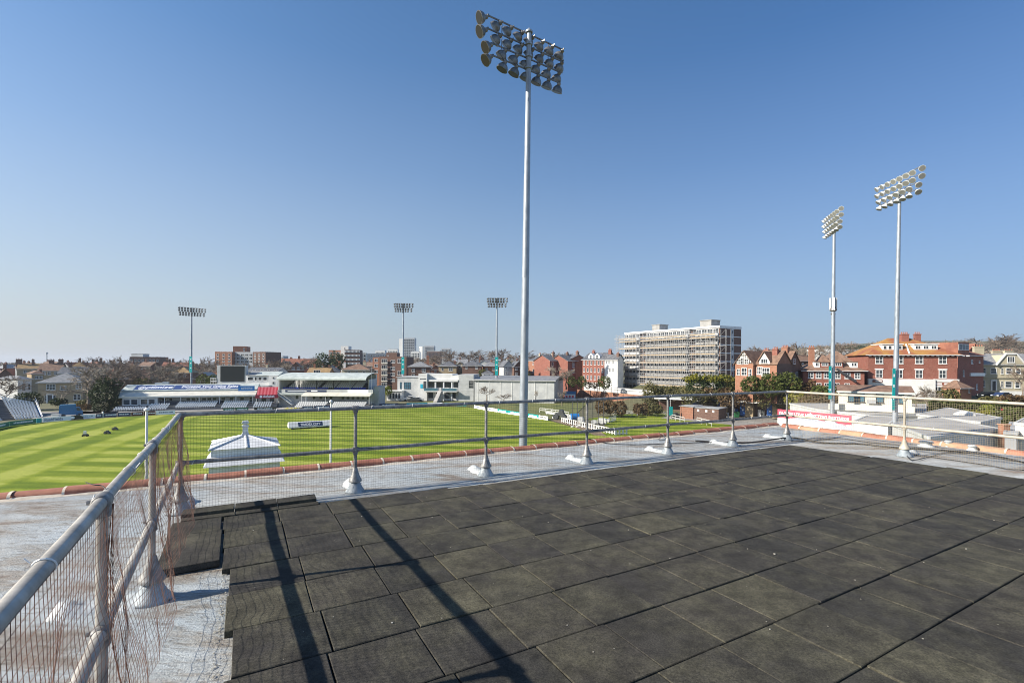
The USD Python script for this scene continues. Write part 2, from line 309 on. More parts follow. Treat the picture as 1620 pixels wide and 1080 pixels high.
bricks("brick_stone", (.32, .285, .20), (.41, .37, .265), (.42, .38, .30))
mat("timber_dark", (.030, .024, .020), (.055, .042, .034), 3, rough=0.8)
mat("window_glass", (.022, .028, .034), (.075, .085, .095), 0.25, rough=0.07, lo=0.4, hi=0.7)
mat("window_blue", (.04, .10, .14), (.08, .17, .22), 0.3, rough=0.08)
mat("frame_white", (.66, .66, .65), rough=0.5)
mat("fence_white", (.47, .47, .45), (.58, .58, .55), 1.0, rough=0.6)
mat("frame_dark", (.05, .05, .055), rough=0.5)
mat("seat_white", (.62, .62, .61), rough=0.4)
mat("seat_blue", (.03, .07, .52), rough=0.4)
mat("seat_dark", (.045, .05, .075), rough=0.5)
mat("tier_dark", (.085, .085, .09), (.14, .14, .14), 0.8, rough=0.9)
mat("concrete", (.30, .285, .26), (.42, .40, .37), 0.8, rough=0.9)
mat("tarmac", (.20, .185, .17), (.30, .28, .25), 0.4, rough=0.95)
mat("navy", (.020, .035, .085), rough=0.45)
mat("sign_blue", (.030, .055, .17), rough=0.45)
mat("sign_azure", (.02, .16, .42), rough=0.45)
mat("sign_green", (.010, .14, .085), rough=0.45)
mat("sign_teal", (.0, .30, .30), rough=0.45)
mat("sign_cyan", (.02, .38, .52), rough=0.45)
mat("sign_white", (.78, .79, .80), rough=0.45)
mat("sign_red", (.58, .075, .12), rough=0.45)
mat("maroon", (.26, .012, .030), rough=0.5)
mat("awning_red", (.36, .025, .04), rough=0.6)
mat("awning_pink", (.48, .10, .12), rough=0.6)
mat("sign_brown", (.085, .022, .016), rough=0.5)
mat("sign_yellow", (.62, .52, .02), rough=0.5)
mat("screen_black", (.010, .013, .015), rough=0.25)
mat("van_blue", (.012, .115, .24), rough=0.3)
mat("door_blue", (.015, .075, .26), rough=0.45)
mat("rubber_black", (.02, .02, .02), rough=0.7)
mat("machine_dark", (.03, .035, .035), (.07, .075, .075), 4, rough=0.5)
mat("machine_green", (.02, .10, .05), rough=0.45)
mat("bin_green", (.03, .16, .06), rough=0.5)
mat("bark", (.115, .090, .070), (.20, .165, .130), 2.0, rough=0.95)
mat("twig_brown", (.135, .100, .074), (.225, .172, .128), 0.5, rough=0.95)
mat("twig_pale", (.22, .185, .145), (.33, .285, .23), 0.5, rough=0.95)
mat("scaffold_tube", (.42, .42, .42), rough=0.45, metal=0.4)
mat("scaffold_board", (.33, .25, .155), (.45, .345, .22), 1.0, rough=0.9)
mat("soil", (.14, .10, .06), (.22, .16, .10), 0.5, rough=0.95)
mat("rough_grass", (.075, .095, .018), (.15, .15, .04), 0.25, rough=0.95, bump=0.05, bscale=2.0)
mat("land", (.07, .075, .030), (.13, .115, .060), 0.05, rough=0.95, detail=6)
mat("cloth_white", (.68, .68, .68), rough=0.8)
mat("curtain", (.45, .45, .44), rough=0.8)
mat("tower_grey", (.30, .32, .34), (.38, .40, .42), 0.05, rough=0.7)
mat("tower_pale", (.56, .56, .55), (.66, .66, .64), 0.05, rough=0.7)
# ------------------------------------------------------------------ the ground, near and far
def sheet(name, xs, ys, zf, m, kind="structure", lift=0.0, smooth=True):
    X, Y = np.meshgrid(xs, ys); Z = zf(X, Y) + lift
    v = np.c_[X.ravel(), Y.ravel(), Z.ravel()]; w = len(xs)
    i = np.arange(len(ys) - 1)[:, None] * w + np.arange(w - 1)[None]; i = i.ravel()
    f = np.vstack([np.c_[i, i + 1, i + w + 1], np.c_[i, i + w + 1, i + w]])
    return mesh(name, (v, f), m, smooth=smooth, kind=kind)
sp = np.r_[np.linspace(-6000, -400, 15), np.linspace(-380, 380, 120), np.linspace(400, 6000, 15)]
sy = np.r_[np.linspace(-300, 60, 13), np.linspace(64, 260, 80), np.linspace(270, 1200, 50), np.linspace(1300, 9000, 15)]
sheet("ground", sp, sy, lambda x, y: terrain(x, y) - 0.08 - 0.6 * sst(1200, 1600, y), "land")

# the cricket ground: outline through points of its boundary
edge = [on(-60, 684, GZ), on(35, 671, GZ), on(100, 665, GZ), on(200, 658.5, GZ), on(285, 654.5, GZ), on(430, 650, GZ), on(480, 648.5, GZ), on(590, 643.5, GZ), on(640, 642.5, GZ), on(690, 642.5, GZ), on(740, 644, GZ), on(800, 654, GZ), on(865, 664, GZ), on(905, 675, GZ), on(980, 686, GZ)]
outline = [tuple(p[:2]) for p in edge] + [(35, 40), (10, 20), (-60, 14), (-125, 30), (-140, 70)]
def flat_poly(name, pts, z, m, kind="structure", parent=None):
    import shapely.geometry as sg
    v, f = trimesh.creation.triangulate_polygon(sg.Polygon(pts), engine="earcut")
    f = np.asarray(f); a, b, c = v[f[:, 0]], v[f[:, 1]], v[f[:, 2]]
    flip = ((b - a)[:, 0] * (c - a)[:, 1] - (b - a)[:, 1] * (c - a)[:, 0]) < 0
    f[flip] = f[flip][:, ::-1]
    return mesh(name, (np.c_[v, np.full(len(v), z)], f), m, parent, kind=kind)
flat_poly("cricket_field", outline, GZ, "mown_turf")
# bowling-green like practice lawn, gravel yard, road strips by the boundary
lawn = [on(930, 662, GZ), on(985, 655, GZ), on(1075, 655, GZ), on(1150, 668, GZ), on(1200, 680, GZ), on(1100, 720, GZ), on(990, 690, GZ), on(955, 672, GZ)]
flat_poly("practice_lawn", [tuple(p[:2]) for p in lawn], GZ + 0.008, "mown_turf")
nets_lawn = [on(640, 637, GZ), on(700, 634, GZ), on(790, 634, GZ), on(880, 632, GZ), on(930, 637, GZ), on(905, 660, GZ), on(868, 662, GZ), on(800, 652, GZ), on(740, 643.2, GZ), on(690, 641.5, GZ)]
flat_poly("outer_lawn", [tuple(p[:2]) for p in nets_lawn], GZ + 0.004, "rough_grass")
yard = [on(1045, 661, GZ), on(1075, 654, GZ), on(1240, 661, GZ), on(1330, 690, GZ), on(1250, 712, GZ), on(1160, 672, GZ)]
flat_poly("gravel_yard", [tuple(p[:2]) for p in yard], GZ + 0.012, "tarmac")
road = [on(55, 665, GZ), on(100, 662, GZ), on(190, 656.5, GZ), on(186, 650, GZ), on(100, 650, GZ), on(40, 652, GZ)]
flat_poly("service_road", [tuple(p[:2]) for p in road], GZ + 0.004, "tarmac")
flat_poly("pavilion_walk", [(-112, 118), (-72, 132), (-40, 137), (-36, 150), (-60, 150), (-112, 140)], GZ + 0.004, "concrete")
path = [on(868, 664, GZ), on(905, 664, GZ), on(930, 666, GZ), on(960, 690, GZ), on(940, 688, GZ), on(905, 674, GZ)]
flat_poly("worn_path", [tuple(p[:2]) for p in path], GZ + 0.016, "soil")

# ------------------------------------------------------------------ the roof terrace
UL, UR, VN, VF = -7.5, 13.05, -5.0, 8.15
us, vs = np.linspace(UL, UR, 150), np.linspace(VN, VF, 100)
U, V = np.meshgrid(us, vs)
Zr = 0.02 * (meshkit.fbm(np.stack([U * 0.9, V * 1.4, 0 * U], -1), 4, 3) - 0.5) + 0.008 * (meshkit.fbm(np.stack([U * 5, V * 6, 0 * U], -1), 3, 9) - 0.5)
P = U[..., None] * UD + V[..., None] * VD
rv = np.c_[P.reshape(-1, 2), Zr.ravel()]; w = len(us)
i = (np.arange(len(vs) - 1)[:, None] * w + np.arange(w - 1)[None]).ravel()
roof = mesh("flat_roof", (rv, np.vstack([np.c_[i, i + 1, i + w + 1], np.c_[i, i + w + 1, i + w]])), "roof_coating", smooth=True, kind="structure")
b = MB(TR(rz=UA)); b.box(UL - 0.05, UR + 0.12, VN - 0.05, VF + 0.12, GZ - 0.5, -0.06)
mesh("building_wall", b, "brick_red", smooth=False, kind="structure")
# coping: half round ridge tiles bedded in mortar along the two far edges
def coping(u0, v0, u1, v1, n, fall, m1, m2, seed):
    rr = random.Random(seed); d = np.array([u1 - u0, v1 - v0]); L = np.hypot(*d); d = d / L; nrm = np.array([-d[1], d[0]]); joints = MB()
    for k in range(n):
        a, e = k * L / n + 0.012, (k + 1) * L / n - 0.012
        b = MB(); dz, dn = rr.uniform(-.008, .008), rr.uniform(-.01, .01); prof = []
        for t in np.linspace(0, math.pi, 9): prof.append((0.125 * math.cos(t) + dn, 0.012 + 0.080 * math.sin(t) ** 0.8 + dz))
        prof = [(0.125 + dn, -0.05)] + prof + [(-0.125 + dn, -0.05)]
        ring = []
        for s in (a, e):
            tl = rr.uniform(-.004, .004)
            ring.append([uv(u0 + d[0] * s + nrm[0] * q, v0 + d[1] * s + nrm[1] * q, z + tl) for q, z in prof])
        m_ = len(prof); vv = np.vstack(ring)
        ff = [t for j in range(m_ - 1) for t in ((j, j + 1, m_ + j + 1), (j, m_ + j + 1, m_ + j))] + [(0, j + 1, j) for j in range(1, m_ - 1)] + [(m_, m_ + j, m_ + j + 1) for j in range(1, m_ - 1)]
        b.add(vv, ff)
        mesh("coping_tile", b, m1 if rr.random() < .75 else m2, roof, smooth=40)
        s = (k + 1) * L / n; vv = []
        for q0 in (-.016, .016):
            for t in np.linspace(0, math.pi, 9):
                rad = 0.128 + rr.uniform(-.003, .004); c = (u0 + d[0] * (s + q0) + nrm[0] * rad * math.cos(t), v0 + d[1] * (s + q0) + nrm[1] * rad * math.cos(t))
                vv.append(uv(*c, 0.011 + 0.0835 * math.sin(t) ** 0.8))
        joints.add(vv, [t for j in range(8) for t in ((j, j + 1, 9 + j + 1), (j, 9 + j + 1, 9 + j))])
    # bedding mortar strip on the inner side
    bed = [(-0.17 if fall > 0 else 0.17, -0.01), (-0.10 if fall > 0 else 0.10, 0.035)]
    vv = []
    for s in np.linspace(0, L, 60):
        for q, z in bed: vv.append(uv(u0 + d[0] * s + nrm[0] * q, v0 + d[1] * s + nrm[1] * q, z + rr.uniform(-.006, .012)))
    joints.add(vv, [t for j in range(59) for t in ((2 * j, 2 * j + 2, 2 * j + 3), (2 * j, 2 * j + 3, 2 * j + 1))])
    mesh("mortar_joint", joints, "mortar", roof, kind="stuff")
coping(UL, 8.15, 13.12, 8.22, 41, 1, "terracotta", "terracotta", 4)
coping(13.12, 8.0, 13.05, VN, 26, -1, "terracotta", "terracotta_pale", 5)

# rubber tiles laid loose on the roof
deck = thing("rubber_paving", None, None, kind="structure")
rt = random.Random(21)
rowv = [6.06, 5.52, 4.955, 4.45, 3.93, 3.405, 2.892, 2.378] + [2.378 - 0.512 * k for k in range(1, 6)]
rowu = [-0.17, -0.15, -0.14, -0.085, -0.095, -0.05, -0.085, -0.03, -0.09, -0.05, -0.12, -0.08]
rstart = [(-.17, .35, .866), (-.15, .36, .878), (-.14, .36, .874), (-.085, .424, .945), (-.095, .417, .93), (-.05, .46, .977), (-.085, .427, .942)] + [(q, q + .51, q + 1.02) for q in rowu[7:]]
def slab(u0, u1, v0, v1, z1, th, tilt=(0, 0), rot=0.0, bev=.004):
    b = MB(); cu, cv = (u0 + u1) / 2, (v0 + v1) / 2; pts = []
    for z, ins in ((z1 - th, 0), (z1 - bev, 0), (z1, bev)):
        for su, sv in ((-1, -1), (1, -1), (1, 1), (-1, 1)):
            du, dv = su * ((u1 - u0) / 2 - ins), sv * ((v1 - v0) / 2 - ins)
            du, dv = du * math.cos(rot) - dv * math.sin(rot), du * math.sin(rot) + dv * math.cos(rot)
            pts.append(uv(cu + du, cv + dv, z + tilt[0] * du + tilt[1] * dv))
    f = [(8, 9, 10), (8, 10, 11)] + [t for k in (0, 4) for j in range(4) for t in ((k + j, k + (j + 1) % 4, k + 4 + (j + 1) % 4), (k + j, k + 4 + (j + 1) % 4, k + 4 + j))]
    return b.add(pts, f)
for r in range(len(rowv) - 1):
    v1, v0 = rowv[r] - .004, rowv[r + 1] + .004; vm = (v0 + v1) / 2; st = rstart[r]; k = 0
    off = 0.0
    while True:
        u0 = st[k] if k < 3 else st[2] + (k - 2) * 0.5045
        u1 = (st[k + 1] if k < 2 else st[2] + (k - 1) * 0.5045)
        if u0 > 9.8: break
        g0, g1 = rt.uniform(.001, .005), rt.uniform(.001, .006)
        if k < 3 and r < 8: g1 += rt.uniform(0, .004)
        m = rt.choices(range(6), [5, 5, 6, 2, 5, 1.2])[0]
        # the outermost rows rise a little over the swell of the roof
        jz = rt.uniform(-.0025, .0035)
        sk = -0.12 * sst(1.0, 3.0, u0) if r == 0 else 0.0
        v1r = v1 + sk
        if (r, k) in ((4, 3), (5, 3), (3, 4)): m = 5 if r == 4 else 3
        mesh("tile", slab(u0 + g0, u1 - g1, v0 + rt.uniform(0, .003), v1r - rt.uniform(0, .003), .046 + jz, .044, (rt.uniform(-.006, .006), rt.uniform(-.006, .006)), rt.uniform(-.004, .004)), f"rubber_{m}", deck)
        k += 1
# pieces laid apart at the left corner
mesh("tile", slab(-.615, -.185, 5.50, 5.945, .058, .05, (.004, .006), .01), "rubber_2", deck)
mesh("tile", slab(-.60, -.165, 4.64, 5.495, .060, .052, (.01, -.004), .012), "rubber_4", deck)
for a, e in ((-.56, -.075), (-.068, .350), (.356, .77)):
    mesh("tile", slab(a, e, 6.10, 6.30, .094, .045, (0.012, .02), -.02), "rubber_0", deck)
    mesh("tile", slab(a + .01, e + .012, 5.97, 6.085, .060, .055, (0.0, .0), -.015), "rubber_0", deck)

# grit, leaf crumbs and pale droppings lying on the tiles
g = MB(); rg = random.Random(5)
for _ in range(260):
    u, v, s = rg.uniform(-.1, 9.6), rg.uniform(.3, 6.0), rg.uniform(.002, .006) if rg.random() < .97 else rg.uniform(.006, .011)
    c = uv(u, v, .0485); a = rg.uniform(0, 6.3)
    pts = [c + s * np.array([math.cos(a + k * 1.57) * rg.uniform(.6, 1.2), math.sin(a + k * 1.57) * rg.uniform(.6, 1.2), 0]) for k in range(4)]
    g.prism(pts, s * .5, (0, 0, 1))
for _ in range(260):   # crumbs caught along the ragged left edge
    u, v, s = -.125 + rg.gauss(0, .012), rg.uniform(1.0, 4.45), rg.uniform(.002, .006)
    c = uv(u - .0, v, .012); a = rg.uniform(0, 6.3)
    g.prism([c + s * np.array([math.cos(a + k * 1.57), math.sin(a + k * 1.57), 0]) for k in range(4)], s * .6, (0, 0, 1))
p = mesh("litter", g, "litter_grit", kind="stuff"); tag(p, "pale grit and crumbs scattered over the black rubber tiles", "litter")

# ------------------------------------------------------------------ guard rails
RT, RM, RAD = 1.10, .555, .0245
def fitting(b, p, axis, r=.036, l=.075):
    axis = np.asarray(axis, float); axis /= np.linalg.norm(axis)
    prof = [(r * .86, -l / 2), (r, -l / 2 + .008), (r, l / 2 - .008), (r * .86, l / 2)]
    return b.tube([p + axis * z for _, z in prof], [q for q, _ in prof], 12)
def run(label, pts, ends, steel, hump_dir, seed):
    """one guard rail: pts = the post feet in (u, v); ends = how far the rails run past the last posts"""
    rr = random.Random(seed); t = thing("guard_rail", label, "guard rail")
    a, e = np.array(pts[0], float), np.array(pts[-1], float); d = (e - a) / np.linalg.norm(e - a)
    A, E = a - d * ends[0], e + d * ends[1]
    D3 = np.array([*(d[0] * UD + d[1] * VD), 0])
    L = np.linalg.norm(E - A); n = 36
    for nm, z in (("top_rail", RT), ("mid_rail", RM)):
        b = MB(); line = []
        for s in np.linspace(0, L, n): line.append(uv(*(A + d * s), z + .0035 * math.sin(s * 1.7 + seed) + .002 * math.sin(s * 4.1)))
        mesh(nm, b.tube(line, RAD, 14), steel, t, smooth=50)
    for k, q in enumerate(pts):
        c = uv(*q); b = MB(); b.tube([c + [0, 0, .16], c + [0, 0, RT]], .0215, 14)
        po = mesh("post", b, steel, t, smooth=50)
        b = MB()
        for z in (RT, RM):
            fitting(b, c + [0, 0, z], D3, .034, .09); fitting(b, c + [0, 0, z - .035], (0, 0, 1), .0315, .06)
            b.tube([c + [0, 0, z] + np.cross(D3, [0, 0, 1]) * s for s in (.0, .05)], .010, 6)
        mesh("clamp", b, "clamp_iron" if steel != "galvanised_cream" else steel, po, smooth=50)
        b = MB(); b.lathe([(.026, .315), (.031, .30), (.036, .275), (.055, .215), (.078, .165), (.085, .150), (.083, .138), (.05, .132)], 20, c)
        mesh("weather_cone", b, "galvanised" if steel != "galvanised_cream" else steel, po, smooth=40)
        b = MB(); b.lathe([(.050, .138), (.062, .128), (.072, .10), (.095, .055), (.115, .022), (.135, -.01)], 20, c)
        v, f = b.arrays(); v = v + np.c_[np.zeros((len(v), 2)), .03 * (meshkit.fbm(v * 16, 3, k) - .5)]
        mesh("foot_stub", (v, f), "stub_paint", po, smooth=True)
        # painted-over stay: a low ridge on the roof running away from the foot
        h = np.asarray(hump_dir, float); g = []
        for i, s in enumerate(np.linspace(.04, .56, 13)):
            wd, ht = .10 + .018 * math.sin(i * .9 + k), .062 * (1 - .45 * s) + (.03 if 9 <= i <= 11 else 0)
            if i == 12: ht = .0; wd = .09
            nn = np.array([-h[1], h[0]])
            for tt in np.linspace(-1, 1, 7): g.append(uv(*(np.array(q) + h * s + nn * wd * tt), ht * (1 - tt * tt) ** 1.0 - .004 + rr.uniform(-.004, .004)))
        f = [x for i in range(12) for j in range(6) for x in ((i * 7 + j, i * 7 + j + 7, i * 7 + j + 8), (i * 7 + j, i * 7 + j + 8, i * 7 + j + 1))]
        mesh("roof_ridge", (np.array(g), np.array(f)), "felt_paint", roof, smooth=True)
    for k in range(int(L / .62)):            # white ties that hold the netting to the tubes
        s = .25 + k * .62 + rr.uniform(-.12, .12)
        z = RT if rr.random() < .7 else RM
        c = uv(*(A + d * min(s, L - .05)), z); sd = np.cross(D3, [0, 0, 1.0]); b = MB()
        b.tube([c + (math.cos(w) * sd + math.sin(w) * np.array([0, 0, 1])) * (RAD + .002) + D3 * .012 * math.sin(w) for w in np.linspace(0, 6.2832, 15)], .0028, 5, cap=False)
        if rr.random() < .5:
            q = c + sd * (RAD + .004) * (1 if rr.random() < .5 else -1) + [0, 0, RAD * .6]; b.tube([q, q + [rr.uniform(-.02, .02), rr.uniform(-.02, .02), rr.uniform(.01, .035)]], .0022, 4)
        mesh("cable_tie", b, "plastic_white", t)
    return t
FP = [(-.607, 6.54), (1.30, 6.545), (3.22, 6.555), (5.14, 6.56), (7.08, 6.565), (8.99, 6.565), (10.90, 6.565)]
LP = [(-.557, 4.23), (-.512, 2.60), (-.463, .85), (-.412, -1.0)]
RP = [(10.86, 4.30), (10.84, 2.05), (10.84, -.2), (10.84, -2.4)]
run("grey tubular guard rail with seven posts along the cricket field side of the roof", FP, (0.02, .02), "galvanised", (0.05, 1), 1)
run("weathered left guard rail running towards the viewer with torn rusty netting", LP, (2.28, 1.5), "galvanised_dull", (-1, .1), 2)
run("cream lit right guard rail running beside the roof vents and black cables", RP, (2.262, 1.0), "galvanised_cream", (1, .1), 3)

# netting: every strand a curve
def curves(name, lines, width, m, label, cat=None, parent=None):
    path = unique(str(parent.GetPath()) if parent is not None else "/World", name)
    c = UsdGeom.BasisCurves.Define(stage, path); c.CreateTypeAttr("linear"); c.CreateWrapAttr("nonperiodic")
    c.CreateCurveVertexCountsAttr([len(l) for l in lines])
    pts = np.vstack(lines).astype(np.float32); c.CreatePointsAttr(Vt.Vec3fArray.FromNumpy(pts))
    c.CreateWidthsAttr(Vt.FloatArray.FromNumpy(np.full(len(pts), width, np.float32))); c.SetWidthsInterpolation("vertex")
    UsdShade.MaterialBindingAPI.Apply(c.GetPrim()).Bind(MAT[m])
    return tag(c.GetPrim(), label, cat)
def net(label, a, e, off, m, pitch, width, sag, seed, hang=None, z0=.03, z1=1.09, rows=None):
    a, e = np.array(a, float), np.array(e, float); d = e - a; L = np.hypot(*d); d /= L; nrm = np.array([-d[1], d[0]])
    nu, nz = int(L / pitch), int((z1 - z0) / pitch)
    S, T = np.meshgrid(np.arange(nu + 1) * pitch, np.linspace(0, 1, nz + 1), indexing="ij")
    fb = lambda sx, sz, k: meshkit.fbm(np.stack([S * sx, T * sz, 0 * S + k * 7.3], -1), 3, seed + k) - .5
    s = S + sag * (.10 * fb(1.2, 1.6, 1) + .03 * fb(5, 4, 2)) * np.minimum(1, T * 3)
    q = off + sag * (.22 * fb(1.1, 1.3, 3) + .10 * fb(3.6, 2.2, 4)) * np.minimum(1, T * 2.5)
    z = z1 - (z1 - z0) * T + sag * .05 * fb(2.2, 2.2, 5) * np.minimum(1, T * 3)
    if hang is not None: q = q + hang(S, T)
    U2 = a[0] + d[0] * s + nrm[0] * q; V2 = a[1] + d[1] * s + nrm[1] * q
    P = np.concatenate([U2[..., None] * UD + V2[..., None] * VD, np.maximum(z, .015)[..., None]], -1)
    st = 1 if sag > .5 else 6
    keep = sorted(set(range(0, nu + 1, st)) | {nu}); kz = sorted(set(range(0, nz + 1, 1 if sag > .5 else 5)) | {nz})
    lines = [P[k][kz] for k in range(nu + 1)] + [P[keep][:, k] for k in range(nz + 1)]
    return lines
t = thing("safety_netting", "fine dark safety netting stretched along the front guard rail", "netting")
curves("net_strands", net("", FP[0], FP[-1], -.028, "net_dark", .031, .0018, .12, 1, z0=.02), .0018, "net_dark", None, parent=t)
t = thing("safety_netting", "torn rust brown netting drooping from the left guard rail", "netting")
hang = lambda S, T: .10 * T ** 2 + .02
ln = net("", (-.605, 6.5), (-.425, -.6), .0, "net_rust", .032, .002, 1.0, 5, hang, z0=.10)
curves("net_strands", ln, .0017, "net_rust", None, parent=t)
rr = random.Random(9); cords = []
for vq in (6.44, 6.30, 5.62, 4.22, 2.60):     # bunched cords where the net is gathered at the posts
    for k in range(4):
        ph = rr.uniform(0, 6); cords.append(np.array([uv(-.60 + .0275 * (6.5 - vq) + .012 * math.sin(5 * x + ph) + .14 * x * x * (vq < 4.5), vq + .03 * math.sin(3.3 * x + ph) - .10 * x, 1.08 - x) for x in np.linspace(0, rr.uniform(.75, .98), 26)]))
tag(curves("gathered_cord", cords, .0030, "cord_rust", None, parent=t), kind="stuff")
t = thing("safety_netting", "pale beige safety netting fixed along the right guard rail", "netting")
curves("net_strands", net("", FP[-1], (10.84, -1.0), .03, "net_beige", .031, .0022, .15, 11, z0=.03), .0022, "net_beige", None, parent=t)

# cables lying on the roof, vents by the right coping
def cable(label, pts, r, name="roof_cable"):
    pts = np.array(pts, float); n = 60; tt = np.linspace(0, len(pts) - 1, n); seg = np.minimum(tt.astype(int), len(pts) - 2); fr = (tt - seg)[:, None]
    p0, p1, p2, p3 = (pts[np.clip(seg + k, 0, len(pts) - 1)] for k in (-1, 0, 1, 2))
    q = .5 * (2 * p1 + (p2 - p0) * fr + (2 * p0 - 5 * p1 + 4 * p2 - p3) * fr ** 2 + (3 * p1 - p0 - 3 * p2 + p3) * fr ** 3)
    b = MB(); b.tube([uv(a, e, z) for a, e, z in q], r, 7)
    tag(mesh(name, b, "cable_black", smooth=60), label, "cable")
def rp(px, py, z=.02): p = on(px, py, z); return (float(p[:2] @ UD), float(p[:2] @ VD), z)
cable("thick black cable snaking past the corner post to the right edge of the roof", [rp(1100, 697), rp(1180, 700), rp(1250, 692, .05), rp(1300, 700), rp(1360, 702), rp(1420, 708), rp(1520, 714), rp(1580, 722), rp(1660, 742)], .016)
cable("thin black cable looping beyond the corner post near the right coping", [rp(1252, 697), rp(1290, 697), rp(1326, 693), rp(1372, 699), rp(1440, 706), rp(1520, 717), rp(1640, 733)], .009)
cable("black cable curling round the foot of the right rail's middle post", [rp(1430, 712), rp(1442, 727, .03), rp(1470, 722), rp(1500, 716), rp(1560, 717)], .008)
cable("thin cable trailing across the roof below the right rail to the picture edge", [rp(1440, 718), rp(1510, 728), rp(1570, 737), rp(1600, 742), rp(1660, 745)], .008)
cable("pair of dark cables lying along the red front coping", [rp(900, 695, .12), rp(930, 694, .11), rp(955, 700), rp(1000, 703), rp(1070, 701), rp(1130, 699)], .009)
cable("grey cable hooked over the front coping behind the fifth post", [rp(1042, 682, .10), rp(1046, 690, .06), rp(1042, 695), rp(1050, 696), rp(1058, 693)], .006)
cable("short black wire sticking out from the left top rail", [(-.515, 2.70, 1.122), (-.54, 2.73, 1.14), (-.565, 2.735, 1.145), (-.60, 2.76, 1.155)], .0022, "wire_end")
def vent(px, py, r, h, label):
    c = on(px, py, 0.0); b = MB(); b.lathe([(r * 1.5, -.005), (r * 1.35, .02), (r, .035), (r, h * .75), (r * 1.12, h * .78), (r * 1.12, h * .9), (r * .8, h)], 18, c)
    p = thing("roof_vent", label, "vent"); mesh("vent_body", b, "felt_paint", p, smooth=40)
    b = MB(); b.lathe([(r * 1.05, h * .62), (r * 1.28, h * .66), (r * 1.28, h * .72), (r * 1.05, h * .76)], 18, c); mesh("vent_collar", b, "stub_paint", p, smooth=40)
vent(1465, 706, .105, .13, "largest grey roof vent, by the right coping behind the cream rail")
vent(1500, 706, .055, .13, "middle small grey roof vent beside the right coping")
vent(1538, 712, .06, .11, "rightmost small domed roof vent beside the right coping")
